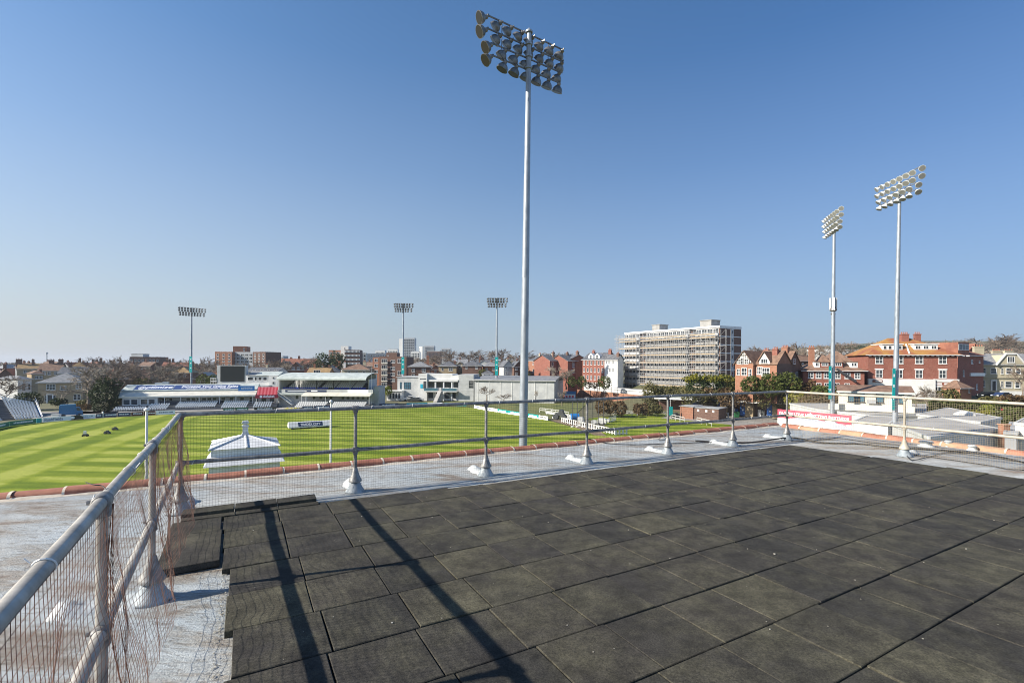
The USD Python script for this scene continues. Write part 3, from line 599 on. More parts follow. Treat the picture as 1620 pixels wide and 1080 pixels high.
# ------------------------------------------------------------------ floodlights
def aim_frame(d):
    d = np.asarray(d, float); d /= np.linalg.norm(d); x = np.cross([0, 0, 1.0], d); x /= max(np.linalg.norm(x), 1e-6); y = np.cross(d, x)
    M = np.eye(4); M[:3, 0], M[:3, 1], M[:3, 2] = x, y, d; return M
def floodlight(label, base, ztop, rz, lean=0.0, cols=8, bar=6.4, fan=(85, 48, 8), fine=True, r0=.31, r1=.17, banner=None, box=None, group=None, aerial=False, lamp="lamp_shell", ls=1.0):
    t = thing("floodlight", label, "floodlight", base, 0.0, group, rx=lean)
    H = ztop - base[2]; n = 18 if fine else 10
    b = MB(); b.lathe([(r0 * 1.5, 0), (r0 * 1.5, .12), (r0 * 1.02, .14), (r0, .5), (r0 * .93, H * .25), (r0 * .93 + .012, H * .25), (r0 * .80, H * .52), (r0 * .80 + .01, H * .52), (r1 + (r0 - r1) * .22, H * .8), (r1, H - .25), (r1 * .8, H - .1), (.03, H + .25)], n)
    mesh("mast", b, "mast_steel", t, smooth=50)
    hd = TR(0, 0, H, rz)
    rows = [(0.0, 0, cols), (-.88, 0, cols), (-1.74, .35, cols - 1), (-2.55, .35, cols - 1)]
    for ri, (z, off, nc) in enumerate(rows):
        b = MB(hd); half = bar / 2 - (.25 if ri > 1 else 0)
        b.box(-half + off * .5, half, .20, .27, z - .05, z + .04)
        for x in (-half + off * .5, half): b.box(x - .05, x + .05, .17, .30, z - .08, z + .07)
        br = mesh("crossbar", b, "lamp_dark", t)
        b = MB(hd); b.lathe([(r1 * 1.5, z - .10), (r1 * 1.5, z + .02)], n); b.box(-.09, .09, .1, .26, z - .09, z + .01)
        mesh("collar", b, "mast_steel", br, smooth=40)
        for k in range(nc):
            f = k / (nc - 1); x = -half + off * .5 + f * (2 * half - off * .5) * .985 - (.22 if k == 0 else 0)
            az = math.radians(fan[0] if k == 0 else fan[1] + (fan[2] - fan[1]) * (k - 1) / (nc - 2)); el = math.radians(-24 - 6 * ri if k == 0 else (-34 - 7 * ri if ri < 3 else -66))
            d = np.array([-math.sin(az) * math.cos(el), math.cos(az) * math.cos(el), math.sin(el)])
            A = aim_frame(d) @ np.diag([ls, ls, ls, 1.0]); A[:3, 3] = (x, .24, z - .20)
            b = MB(hd @ A); m = 14 if fine else 8
            b.lathe([(.07, -.16), (.14, -.15), (.15, -.02), (.13, .02), (.23, .09), (.325, .19), (.38, .31), (.40, .46), (.42, .48), (.40, .485)], m)
            b.box(-.03, .03, -.03, .03, -.30, -.12)
            la = mesh("lamp", b, lamp, t, smooth=45)
            if fine: b = MB(hd @ A); b.lathe([(.385, .486), (.385, .492)], m); mesh("lens", b, "lamp_glass" if lamp == "lamp_shell" else "lens_pale", la)
    if fine:
        b = MB(hd)
        for x in (-bar * .32, bar * .30): b.box(x - .02, x + .02, .30, .33, -2.6, .05)
        mesh("cable_run", b, "lamp_dark", t, kind="stuff")
    if banner is not None:
        z0, z1, side, w = banner; b = MB(); b.box(side, side + w, -.42, -.38, z0, z1)
        bn = mesh("banner", b, "sign_teal", t); b = MB()
        for q in (.25, .55, .8): b.box(side + w * .28, side + w * .72, -.425, -.421, z0 + (z1 - z0) * q, z0 + (z1 - z0) * q + .35)
        mesh("lettering", b, "sign_white", bn, kind="stuff")
        b = MB(); [b.box(min(side, 0), max(side + w, 0), -.40, -.36, z, z + .06) for z in (z0 - .03, z1 - .03)]; mesh("banner_arm", b, "mast_steel", t, kind="stuff")
    if box is not None:
        x0, x1, z1 = box; b = MB(); b.box(x0, x1, -.2, .14, 0, z1); bx = mesh("cable_cabinet", b, "mast_steel", t)
        b = MB(); [b.box(x0 - .01, x1 + .01, -.212, -.2, z, z + .06) for z in np.arange(1.0, z1, 1.6)]; mesh("band", b, "frame_dark", bx, kind="stuff")
    if aerial:
        for a in (0, 2.1, 4.2):
            b = MB(TR(.42 * math.cos(a), .42 * math.sin(a), H * .585, a)); b.box(-.07, .07, -.16, .16, 0, 2.0); mesh("aerial_panel", b, "plastic_white", t)
        b = MB(); b.lathe([(.3, H * .58), (.5, H * .585), (.5, H * .59), (.3, H * .6)], 12); b.tube([(-.35, 0, H * .57), (.35, .1, H * .57)], .12, 8); mesh("aerial_bracket", b, "lamp_dark", t, smooth=40)
    return t
d0 = 34.0; p = at(826, 700, d0)
floodlight("tallest looking floodlight mast close beyond the front coping, in the middle", (p[0], d0, GZ), CAMZ + (HZ - 50) / FOC * d0, math.radians(32.4), math.radians(.55), box=(-.56, -.27, 5.2))
p = at(1414.5, 670, 61.0)
floodlight("floodlight mast nearest the right edge, with a teal banner", (p[0], 61, GZ), zat(1424, 281, 61), math.radians(90), math.radians(.9), lamp="lamp_pale", ls=.86, fan=(70, 40, -20), banner=(zat(1410, 648, 61) - GZ, zat(1410, 583, 61) - GZ, -.72, .36), box=(-.75, -.4, 4.6))
p = at(1316.3, 660, 76.0)
floodlight("floodlight mast with white phone aerials half way up, behind the red sign", (p[0], 76, GZ), zat(1320, 338, 76), math.radians(75), math.radians(.3), lamp="lamp_pale", ls=.86, fan=(70, 40, -20), banner=(zat(1311, 631, 76) - GZ, zat(1311, 579, 76) - GZ, -.85, .42), box=(-.9, -.42, 4.2), aerial=True, r0=.34, r1=.19)
far = [(302.5, 195, 487, "far left floodlight mast rising behind the long pavilion roof banners", -131, 10, 8.6), (637.5, 184, 480, "far floodlight mast in front of the white clubhouse's left block", 180, 8, 6.2), (785.5, 170, 471.5, "far floodlight mast by the grey sports hall with teal banner", 178, 8, 6.1)]
for px, d, py, lab, rz, nc, br in far:
    p = at(px, 600, d)
    floodlight(lab, (p[0], d, GZ), zat(px, py, d), math.radians(rz), 0, nc, br, fan=(60, 45, -45), fine=False, r0=.42, r1=.26, lamp="lamp_dark", banner=(9.0, 15.4, -.55, 1.1))

# ------------------------------------------------------------------ building helpers
def FM(x=0, y=0, z=0, deg=0): return TR(x, y, z, math.radians(deg))
def window(t, F, x, z, w, h, nx=2, nz=1, sill=True, frame="frame_white", glass="window_glass", fw=None, y=-.0, head=False, name="window", sub=True):
    fw = fw or min(.10, w * .09); b = MB(F); x0, x1, z0, z1 = x - w / 2, x + w / 2, z - h / 2, z + h / 2
    b.box(x0, x0 + fw, y - .07, y + .03, z0, z1); b.box(x1 - fw, x1, y - .07, y + .03, z0, z1)
    b.box(x0 + fw, x1 - fw, y - .07, y + .03, z0, z0 + fw); b.box(x0 + fw, x1 - fw, y - .07, y + .03, z1 - fw, z1)
    for k in range(1, nx): c = x0 + fw + (w - 2 * fw) * k / nx; b.box(c - fw * .4, c + fw * .4, y - .06, y - .022, z0 + fw, z1 - fw)
    for k in range(1, nz): c = z0 + fw + (h - 2 * fw) * k / nz; b.box(x0 + fw, x1 - fw, y - .055, y - .024, c - fw * .4, c + fw * .4)
    if sill: b.box(x0 - .08, x1 + .08, y - .14, y + .02, z0 - .10, z0 - .002)
    if head: b.box(x0 - .18, x1 + .18, y - .09, y + .02, z1 + .05, z1 + .30)
    wn = mesh(name, b, frame, t)
    b = MB(F); b.quad((x0 + fw, y - .02, z0 + fw), (x1 - fw, y - .02, z0 + fw), (x1 - fw, y - .02, z1 - fw), (x0 + fw, y - .02, z1 - fw)); mesh("pane", b, glass, wn)
    return wn
def chimney(t, x, y, z0, z1, w=1.0, d=.7, m="brick_red", pots=3):
    b = MB(); b.box(x - w / 2, x + w / 2, y - d / 2, y + d / 2, z0, z1 - .25); b.box(x - w / 2 - .08, x + w / 2 + .08, y - d / 2 - .08, y + d / 2 + .08, z1 - .25, z1)
    c = mesh("chimney", b, m, t); b = MB()
    for k in range(pots): b.lathe([(.13, z1), (.11, z1 + .45), (.14, z1 + .5)], 8, (x + (k - (pots - 1) / 2) * w / pots, y, 0))
    mesh("chimney_pot", b, "terracotta", c, kind="stuff" if pots > 1 else None)
def frame2(pxl, dl, pxr, dr, z):
    A, B = at(pxl, HZ, dl), at(pxr, HZ, dr); v = (B - A)[:2]; return (A[0], A[1], z), math.atan2(v[1], v[0]), float(np.hypot(*v))
def house(label, pxl, pxr, dl, dr, eave, ridge, wall="brick_buff", roof="slate", depth=9.0, kind="hip", wins=(), rows=None, chims=(), cat="house", name="house", door=None, drop=None, group=None, floors=True, ov=.35, side=None, gw=None):
    """front wall between the pixel columns pxl..pxr at depths dl..dr; eave and ridge are pixel rows at the middle"""
    dm = (dl + dr) / 2; pm = (pxl + pxr) / 2; k = dm / FOC
    ze, zr = zat(pm, eave, dm), zat(pm, ridge, dm + depth / 2)
    loc, rz, W = frame2(pxl, dl, pxr, dr, 0.0); c = np.array(loc[:2]) + W / 2 * np.array([math.cos(rz), math.sin(rz)])
    zb = float(terrain(c[0], c[1])) - 1.2 if drop is None else ze - drop
    t = thing(name, label, cat, (loc[0], loc[1], zb), rz, group); E = ze - zb; Hr = max(zr - ze, .4)
    b = MB(); b.box(0, W, 0, depth, 0, E)
    if kind == "gable_x": b.prism([(0, 0, E), (0, depth / 2, E + Hr - .02), (0, depth, E)], W, (1, 0, 0))
    if kind == "gable_y": b.prism([(0, 0, E), (W, 0, E), (W / 2, 0, E + Hr - .02)], depth, (0, 1, 0))
    if kind == "flat": b.box(0, W, 0, .3, E, E + .35); b.box(0, .3, .3, depth, E, E + .35); b.box(W - .3, W, .3, depth, E, E + .35)
    mesh("wall", b, wall, t)
    b = MB()
    if kind == "hip": b.hip(0, W, 0, depth, E + .01, Hr, ov)
    elif kind == "gable_x": b.gable(0, W, 0, depth, E, Hr, "x", ov)
    elif kind == "gable_y": b.gable(0, W, 0, depth, E, Hr, "y", ov)
    else: b.box(.3, W - .3, .3, depth - .3, E + .02, E + .12)
    mesh("roof", b, roof, t)
    if kind != "flat":
        b = MB(); b.box(-.1 - ov, W + .1 + ov, -.12 - ov, -.02 - ov, E - .16, E - .04); mesh("gutter", b, "frame_white", t)
    F = FM()
    for px, py, wp, hp, *o in wins:      # windows where the picture shows them
        x = (px - pxl) / (pxr - pxl) * W; z = zat(pm, py, dm) - zb
        window(t, F, x, z, wp * k, hp * k, *(o if o else (2, 2)))
    if rows:
        n, pys, wp, hp, *o = rows
        for py in pys:
            for i in range(n): window(t, F, (i + .5) / n * W, zat(pm, py, dm) - zb, wp * k, hp * k, *(o if o else (2, 1)))
    if door is not None:
        px, py0, py1, wp = door; x = (px - pxl) / (pxr - pxl) * W; z0, z1 = zat(pm, py1, dm) - zb, zat(pm, py0, dm) - zb; b = MB()
        b.box(x - wp * k / 2 - .25, x - wp * k / 2, -.25, .02, z0, z1 + .2); b.box(x + wp * k / 2, x + wp * k / 2 + .25, -.25, .02, z0, z1 + .2); b.box(x - wp * k / 2 - .25, x + wp * k / 2 + .25, -.3, .02, z1 + .2, z1 + .5)
        pr = mesh("door_surround", b, "frame_white", t); b = MB(); b.box(x - wp * k / 2, x + wp * k / 2, -.06, .02, z0, z1 + .2); mesh("door", b, "frame_dark", t)
    for px, py, wp, *o in chims:
        x = (px - pxl) / (pxr - pxl) * W; fy = o[0] if o else .5; pots = o[1] if len(o) > 1 else 2; m = o[2] if len(o) > 2 else "brick_brown"
        chimney(t, x, depth * fy, E - .3, zat(pm, py, dm + depth * fy) - zb, max(wp * k, .6), .75, m, pots)
    if side:                              # windows in an end wall: (which end, list of (fraction, py, w, h) in metres)
        e, lst = side; F2 = FM(W, 0, 0, 90) if e > 0 else FM(0, depth, 0, -90)
        for f, py, w_, h_ in lst: window(t, F2, f * depth, zat(pm, py, dm) - zb, w_, h_, 2, 1)
    return t, zb, W, E, k
def seat_row(b, x0, x1, y, z, pitch=.52):
    n = int((x1 - x0) / pitch)
    for i in range(n):
        x = x0 + (i + .5) * (x1 - x0) / n; w = .185
        b.box(x - w, x + w, y - .20, y + .16, z + .38, z + .44); b.box(x - w, x + w, y + .14, y + .20, z + .44, z + .78); b.box(x - .03, x + .03, y + .02, y + .08, z, z + .38)

# ------------------------------------------------------------------ the long single storey pavilion on the left
loc, rz, W = frame2(187, 128.5, 404, 139.0, 0.0); t = pav = thing("pavilion", "long low cream pavilion with blue roof banners on the left of the cricket field", "pavilion", (loc[0], loc[1], GZ), rz)
X = lambda px: (px - 187) / (404 - 187) * W
Zp = lambda py: CAMZ - (py - 574.6) / FOC * 133.5 - GZ
ze, zf, zr = Zp(627), Zp(619), Zp(609.5)
b = MB(); b.box(0, W, 2.2, 10, 0, zf); mesh("wall", b, "render_grey", t)
b = MB(); b.prism([(-.3, -.6, ze), (-.3, -.6, ze + .22), (-.3, 2.3, zf + .02), (-.3, 2.3, zf - .3)], W + .5, (1, 0, 0)); mesh("verandah_roof", b, "paint_cream", t)
b = MB(); b.box(-.35, W + .25, -.68, -.6, ze - .18, ze + .12); mesh("fascia", b, "paint_cream", t)
b = MB(); b.prism([(-.2, 2.0, zf + .06), (-.2, 2.0, zf + .25), (-.2, 6.2, zr + .1), (-.2, 10.2, zf + .06)], W + .3, (1, 0, 0)); mesh("roof", b, "roof_grey_green", t)
sl = math.atan2(zr + .1 - zf - .25, 4.2); 
def on_slope(x, q): return (x, 2.0 + q * math.cos(sl) - .03 * math.sin(sl), zf + .25 + q * math.sin(sl) + .03 * math.cos(sl))
SL = TR(); SL[:3, 1] = (0, math.cos(sl), math.sin(sl)); SL[:3, 2] = (0, -math.sin(sl), math.cos(sl))
def text_on(t, txt, M, height, m, name="lettering", width=None, depth=.004):
    tm = meshkit.text_mesh(txt, height, depth, bold=True); v = np.array(tm.vertices); w = v[:, 0].max() - v[:, 0].min()
    v[:, 0] -= v[:, 0].min()
    if width: v[:, 0] *= width / w
    v = v @ M[:3, :3].T + M[:3, 3]; return mesh(name, (v, np.array(tm.faces)), m, t, kind=None)
def banner_on_roof(pa, pb, q0, q1, m, words, hgt):
    b = MB(); b.prism([on_slope(X(pa), q0), on_slope(X(pb), q0), on_slope(X(pb), q1), on_slope(X(pa), q1)], .03, (0, -math.sin(sl), math.cos(sl))); bn = mesh("banner", b, m, t)
    for txt, px, q, h, wpx in words:
        M = SL.copy(); M[:3, 3] = np.array(on_slope(X(px), q)) + .034 * SL[:3, 2]; text_on(bn, txt, M, h, "sign_white", width=wpx * W / 217)
banner_on_roof(203, 262, .55, 3.6, "sign_blue", [("@ptimize", 209, 1.2, 1.7, 53)], 1)
banner_on_roof(264, 372, .55, 3.6, "sign_blue", [("Increase Your Online Sales", 276, 1.65, 1.5, 94), ("Design  Web  Social  Search", 286, .75, .55, 72)], 1)
b = MB(); b.box(X(374), X(402), .9, 1.0, zf - .15, zf + 1.35); bn = mesh("sign_board", b, "sign_azure", t)
M = TR(X(379), .892, zf + .35); M[:3, :3] = [[1, 0, 0], [0, 0, -1], [0, 1, 0]]
def wall_text(par, txt, x, y, z, h, m, width=None):
    M = np.eye(4); M[:3, :3] = [[1, 0, 0], [0, 0, -1], [0, 1, 0]]; M[:3, 3] = (x, y, z); return text_on(par, txt, M, h, m, width=width)
wall_text(bn, "01273 827100", X(379), .894, zf + .35, .55, "sign_white", X(398) - X(379))
F = FM(0, 2.2)
zw = Zp(634.5); hw = 10 * .16
for px in (252, 262, 290, 298.5, 307, 315.5, 324, 333, 347, 361, 379, 395): window(t, F, X(px), zw, (7 if px != 262 else 5) * .165, hw, 1, 2)
b = MB(); b.box(X(194), X(247), -.35, 2.2, 1.4, ze - .19); bx = mesh("viewing_box", b, "render_grey", t)
for px in (200.5, 212, 226.5, 238): window(t, FM(0, -.35), X(px), Zp(634.5), 9.8 * .165, 9 * .17, 1, 1)
b = MB(); [b.box(X(px) - .06, X(px) + .06, -.55, -.43, 1.0, ze - .19) for px in (258, 283, 312, 345, 372, 400)]; mesh("verandah_post", b, "frame_white", t, kind="stuff")
b = MB()
for i in range(5): b.box(0, W + 6, -4.6 + i * .95, -3.65 + i * .95 if i < 4 else 2.2, 0, .12 + .30 * i)
mesh("terrace_step", b, "tier_dark", t)
for a, e, rows in ((190, 236, (0, 1)), (238, 268, (0, 1, 2, 3)), (279, 342, (1, 2, 3, 4)), (352, 394, (0, 1, 2, 3, 4)), (404, 435, (0, 1, 2, 3))):
    for i in rows:
        b = MB(); seat_row(b, X(a), X(e), -4.1 + i * .95, .12 + .30 * i); mesh("seat_row", b, "seat_white", t)
b = MB(); b.box(X(247), X(345), 1.2, 1.3, 1.35, 2.2); mesh("dark_barrier", b, "seat_dark", t)
b = MB(); b.box(X(228), X(240), 6.5, 8, zr - .2, zr + .55); b.box(X(240), X(249), 6.3, 7.6, zr - .2, zr + .75); mesh("roof_plant", b, "render_grey", t)
# the red awning stall at its right end
loc2 = np.array(loc[:2]) + (W + .6) * np.array([math.cos(rz), math.sin(rz)])
t = thing("awning_stall", "red striped awning stall between the pavilion and the grandstand", "stall", (loc2[0], loc2[1], GZ), rz); w = 5.3
for i in range(12):
    b = MB(); b.prism([(i * w / 12, -1.6, ze - .1), (i * w / 12, 1.0, zf + .9), (i * w / 12, 1.0, zf + .96), (i * w / 12, -1.6, ze - .04)], w / 12 - .002, (1, 0, 0)); mesh("awning_stripe", b, "awning_red" if i % 2 else "awning_pink", t)
b = MB(); b.box(-.3, w + .3, -1.72, -1.62, ze - .75, ze + .25); f = mesh("awning_front", b, "maroon", t)
wall_text(f, "dafabet", 1.75, -1.726, ze - .52, .62, "sign_white", 2.9)
b = MB(TR(1.15, -1.73, ze - .27)); b.M[:3, :3] = [[1, 0, 0], [0, 0, -1], [0, 1, 0]]; b.lathe([(.34, 0), (.34, .008)], 18); mesh("round_logo", b, "sign_white", f)
for x in (0, w): b = MB(); b.tube([(x, -1.5, 0), (x, -1.5, ze)], .06, 8); mesh("awning_post", b, "frame_white", t)
b = MB(); b.box(0, w, 2.2, 5, 0, zf + .4); mesh("wall", b, "render_grey", t)
for x in (1.3, 3.5): window(t, FM(0, 2.2), x, Zp(634.5), 1.5, 1.6, 1, 1)

# ------------------------------------------------------------------ scoreboard building
loc, rz, W = frame2(340, 150, 441, 152, 0); t = thing("scoreboard_building", "white scoreboard building with big black screen above the pavilion", "scoreboard", (loc[0], loc[1], GZ), rz)
X = lambda px: (px - 340) / 101 * W
Zs = lambda py: CAMZ - (py - 575) / FOC * 151 - GZ
b = MB(); b.box(X(341), X(441), 0, 8, 0, Zs(607)); mesh("wall", b, "render_white", t)
b = MB(); b.box(X(342), X(388), .5, 2, Zs(607), Zs(578)); mesh("screen_case", b, "render_grey", t)
b = MB(); b.box(X(347.5), X(385.5), .38, .5, Zs(603.5), Zs(579)); mesh("screen", b, "screen_black", t)
b = MB(); b.box(X(388), X(432), .3, 8, Zs(607), Zs(594)); mesh("upper_storey", b, "render_white", t)
b = MB(); b.prism([(X(389), 0, Zs(593.8)), (X(389), 4, Zs(588)), (X(389), 8, Zs(593.8))], X(410) - X(389), (1, 0, 0)); mesh("roof", b, "slate_pale", t)
b = MB(); b.prism([(X(404), -.3, Zs(593.8)), (X(404), 4, Zs(588)), (X(404), 8, Zs(593.8))], X(441) - X(404), (1, 0, 0)); mesh("roof", b, "roof_grey_green", t)
for px, w in ((395.5, 8.5), (404, 3.6), (410.5, 5.5), (418.5, 6)): window(t, FM(0, .3), X(px), Zs(599.2), w * .198, 5.5 * .198, 1, 1)
b = MB(); b.box(X(426), X(440.5), -.5, .3, Zs(618), Zs(594)); mesh("stair_tower", b, "render_white", t)
window(t, FM(0, -.5), X(433.5), Zs(605.5), .6, .8, 1, 1, False); window(t, FM(0, -.5), X(433.5), Zs(597.5), .55, .6, 1, 1, False)
b = MB(); b.box(X(332), X(341), .4, 2.2, Zs(604), Zs(603)); [b.box(X(332), X(341), .4, .45, Zs(y), Zs(y - .6)) for y in (598, 600.5, 603)]; [b.box(X(x), X(x) + .08, .4, .48, Zs(609), Zs(597.5)) for x in (332, 336, 340.5)]; mesh("side_balcony", b, "frame_white", t, kind="stuff")
b = MB(); b.box(X(380), X(430), -2.4, 0, 0, Zs(609)); mesh("front_wall", b, "render_grey", t)

# ------------------------------------------------------------------ the grandstand with two tiers
loc, rz, W = frame2(440, 141, 590, 141, 0); t = thing("grandstand", "two tier grandstand with pale green roof and a row of blue seats", "grandstand", (loc[0], loc[1], GZ), rz)
X = lambda px: (px - 440) / 150 * W
Zg = lambda py, d=141: CAMZ - (py - 575.6) / FOC * d - GZ
# roof: curved sheet
prof = [(-1.2, Zg(599.2)), (-.6, Zg(596.5)), (1.4, Zg(593.6)), (4.5, Zg(591.2)), (8.5, Zg(589.4, 149)), (11, Zg(589.6, 150))]
b = MB(); pts = [(X(440.5), y, z) for y, z in prof]; q = [(X(581), y, z) for y, z in prof]
for k in range(len(prof) - 1): b.quad(pts[k], q[k], q[k + 1], pts[k + 1]); b.quad(pts[k] - np.array([0, 0, .2]), pts[k + 1] - np.array([0, 0, .2]), q[k + 1] - np.array([0, 0, .2]), q[k] - np.array([0, 0, .2]))
b.box(X(440.3), X(581.2), -1.26, -1.2, Zg(599.2) - .35, Zg(599.2) + .02); mesh("roof", b, "roof_grey_green", t, smooth=30)
b = MB(); b.box(X(441), X(580.5), 9.5, 10.5, 0, Zg(590, 150) - .3); mesh("back_wall", b, "render_grey", t)
b = MB(); b.box(X(440.5), X(442), 0, 9.5, 0, Zg(600)); b.box(X(579.5), X(581), 2, 9.5, 0, Zg(600)); mesh("side_wall", b, "render_grey", t)
zt = Zg(617.5)
b = MB()
for i in range(6): b.box(X(442), X(579.5), 1.2 + i * 1.05, 1.2 + (i + 1) * 1.05 if i < 5 else 9.5, zt - .25, zt + .36 * i)
mesh("upper_terrace", b, "tier_dark", t)
for i in range(6):
    for a, e in ((450.5, 471), (471.5, 498), (504, 525), (527, 552), (553.5, 569)) if i else ((443, 516), (524, 576)):
        b = MB(); seat_row(b, X(a), X(e), 1.6 + i * 1.05, zt + .36 * i); mesh("seat_row", b, "seat_white" if i else "seat_blue", t)
for px in (470.5, 498.5, 525.5, 552):
    b = MB(); b.box(X(px) - .14, X(px) + .14, 1.0, 1.3, zt, Zg(599) - .1); mesh("roof_column", b, "frame_dark" if px < 540 else "mast_steel", t)
b = MB(); b.box(X(440), X(590), .2, .4, zt - .75, zt + .28); pr = mesh("balcony_front", b, "render_grey", t)
b = MB(); b.box(X(451), X(516), .14, .196, zt - .55, zt + .15); mesh("advert_panel", b, "navy", pr)
b = MB(); b.box(X(550), X(583), .14, .196, zt - .6, zt + .25); mesh("advert_panel", b, "sign_white", pr)
b = MB(); b.box(X(492), X(502), .128, .138, zt - .35, zt + .0); b.box(X(455), X(485), .128, .138, zt - .30, zt - .12); mesh("lettering", b, "sign_white", pr, kind="stuff")
b = MB(); b.box(X(441), X(484), -.6, .2, zt - 1.3, zt - .76); mesh("lower_fascia", b, "roof_grey_green", t)
b = MB(); b.prism([(X(483), -2.8, Zg(626)), (X(483), -2.8, Zg(624.6)), (X(483), .2, Zg(620.5)), (X(483), .2, Zg(622))], X(590) - X(483), (1, 0, 0)); mesh("lower_canopy", b, "paint_cream", t)
b = MB(); b.box(X(441), X(590), 1.0, 1.2, 0, zt - .26); mesh("lower_wall", b, "render_grey", t)
for px in (468, 495, 506, 514, 522, 541, 549, 557, 565, 573, 582): window(t, FM(0, 1.0), X(px), Zg(629), 1.15, 1.25, 1, 1, False, frame="frame_white")
for px in (484, 490.5, 520.5, 588.5):
    b = MB(); b.tube([(X(px), -2.6, 0), (X(px), -2.6, Zg(626))], .07, 8); mesh("canopy_post", b, "frame_white", t)
b = MB()
for i in range(4): b.box(X(478), X(590), -6.2 + i * .95, -6.2 + (i + 1) * .95 if i < 3 else 1, 0, .10 + .34 * i)
mesh("lower_terrace", b, "tier_dark", t)
for i in range(4):
    for a, e in ((480, 525), (534, 585)): b = MB(); seat_row(b, X(a), X(e), -5.8 + i * .95, .1 + .34 * i); mesh("seat_row", b, "seat_white", t)
b = MB(); b.prism([(X(441), -1.0, zt - 1.2), (X(441), -1.0, zt - 1.0), (X(464), -1.0, .9), (X(464), -1.0, .7)], 1.6, (0, 1, 0)); mesh("stair", b, "render_white", t)
b = MB(); [b.tube([(X(441), y, zt - .1), (X(464), y, 1.8)], .05, 6) for y in (-1.0, .6)]; mesh("stair_rail", b, "frame_white", t, kind="stuff")
b = MB(); b.box(X(590), X(598), 1, 8, 0, Zg(611)); b.prism([(X(590), .8, Zg(611)), (X(598), .8, 2.0), (X(598), .8, 0), (X(590), .8, 0)], .2, (0, 1, 0)); mesh("end_stair", b, "roof_grey", t)
t = thing("stand_mast", "thin mast standing at the right end of the grandstand", "mast", (at(589, 600, 140)[0], 139, GZ)); b = MB(); b.tube([(0, 0, 0), (0, 0, Zg(580))], .06, 8); mesh("mast_tube", b, "mast_steel", t, smooth=40); b = MB(); b.lathe([(.12, 0), (.12, .1)], 8); mesh("mast_foot", b, "mast_steel", t)

# ------------------------------------------------------------------ open white seating on the far left
t = thing("seating_stand", "open tiered stand of white seats with a dark aisle at the left edge", "seating stand")
NR = 13
def row_pt(i, f):                       # f: 0 left .. 1 right end
    s = i / (NR - 1); L, Rr = np.array([-45, 674 - 44.0 * s - 6 * s]), np.array([66.5 - 11.5 * s, 662.5 - 21.5 * s])
    px, py = L + (Rr - L) * f; d = (101 + 10.5 * f) + 9.5 * s * (1 - .25 * f); return at(px, py - 0.0, d)
def fx(px, i): s = i / (NR - 1); l, r = -45, 66.5 - 11.5 * s; return np.clip((px - l) / (r - l), 0, 1)
for i in range(NR):
    s = i / (NR - 1); ai0, ai1 = 6 - 34 * s, 23.5 - 23 * s
    b = MB(); A, B = row_pt(i, 0), row_pt(i, 1)
    A2, B2 = (row_pt(i + 1, 0), row_pt(i + 1, 1)) if i < NR - 1 else (A + (A - row_pt(i - 1, 0)), B + (B - row_pt(i - 1, 1)))
    A2, B2 = A2.copy(), B2.copy(); A2[2], B2[2] = A[2], B[2]
    b.poly([A, B, B2, A2]); b.poly([B, A, A * [1, 1, 0] + [0, 0, GZ], B * [1, 1, 0] + [0, 0, GZ]]); b.poly([B, B * [1, 1, 0] + [0, 0, GZ], B2 * [1, 1, 0] + [0, 0, GZ], B2]); mesh("tier_step", b, "tier_dark", t)
    for f0, f1, m, nm in ((0, fx(ai0, i), "seat_white", "seat_row"), (fx(ai0, i), fx(ai1, i), "seat_dark", "aisle_step"), (fx(ai1, i) + .01, .985, "seat_white", "seat_row")):
        if f1 - f0 < .03: continue
        P, Q = row_pt(i, f0), row_pt(i, f1); v = Q - P; Ln = np.hypot(v[0], v[1]); M = TR(P[0], P[1], P[2], math.atan2(v[1], v[0])); M[2, 0] = v[2] / Ln; b = MB(M)
        if nm == "seat_row": seat_row(b, 0, Ln, .28, 0.0, .5)
        else: b.box(0, Ln, .05, .55, .02, .10)
        mesh(nm, b, m, t)
b = MB()
C, D = row_pt(0, 1), row_pt(NR - 1, 1)
b.poly([C + [.1, 0, -.2], C * [1, 1, 0] + [.1, 0, GZ], D * [1, 1, 0] + [.1, 0, GZ], D + [.1, 0, .5], ]); b.poly([D + [.1, 0, .5], D * [1, 1, 0] + [.1, 0, GZ], C * [1, 1, 0] + [.1, 0, GZ], C + [.1, 0, -.2]])
mesh("end_panel", b, "sign_azure", t)
b = MB(); b.tube([C + [.15, 0, .1], D + [.15, 0, 1.2]], .07, 6); b.tube([C + [.15, 0, .6], D + [.15, 0, 1.9]], .05, 6); mesh("end_rail", b, "frame_white", t, kind="stuff")
b = MB()
for z in (.55, 1.1): b.tube([row_pt(NR - 1, f) + [0, .9, z] for f in np.linspace(0, 1, 8)], .035, 5)
for f in np.linspace(0, 1, 16): q = row_pt(NR - 1, f) + [0, .9, 0]; b.tube([q, q + [0, 0, 1.1]], .035, 5)
mesh("back_rail", b, "mast_steel", t, kind="stuff")

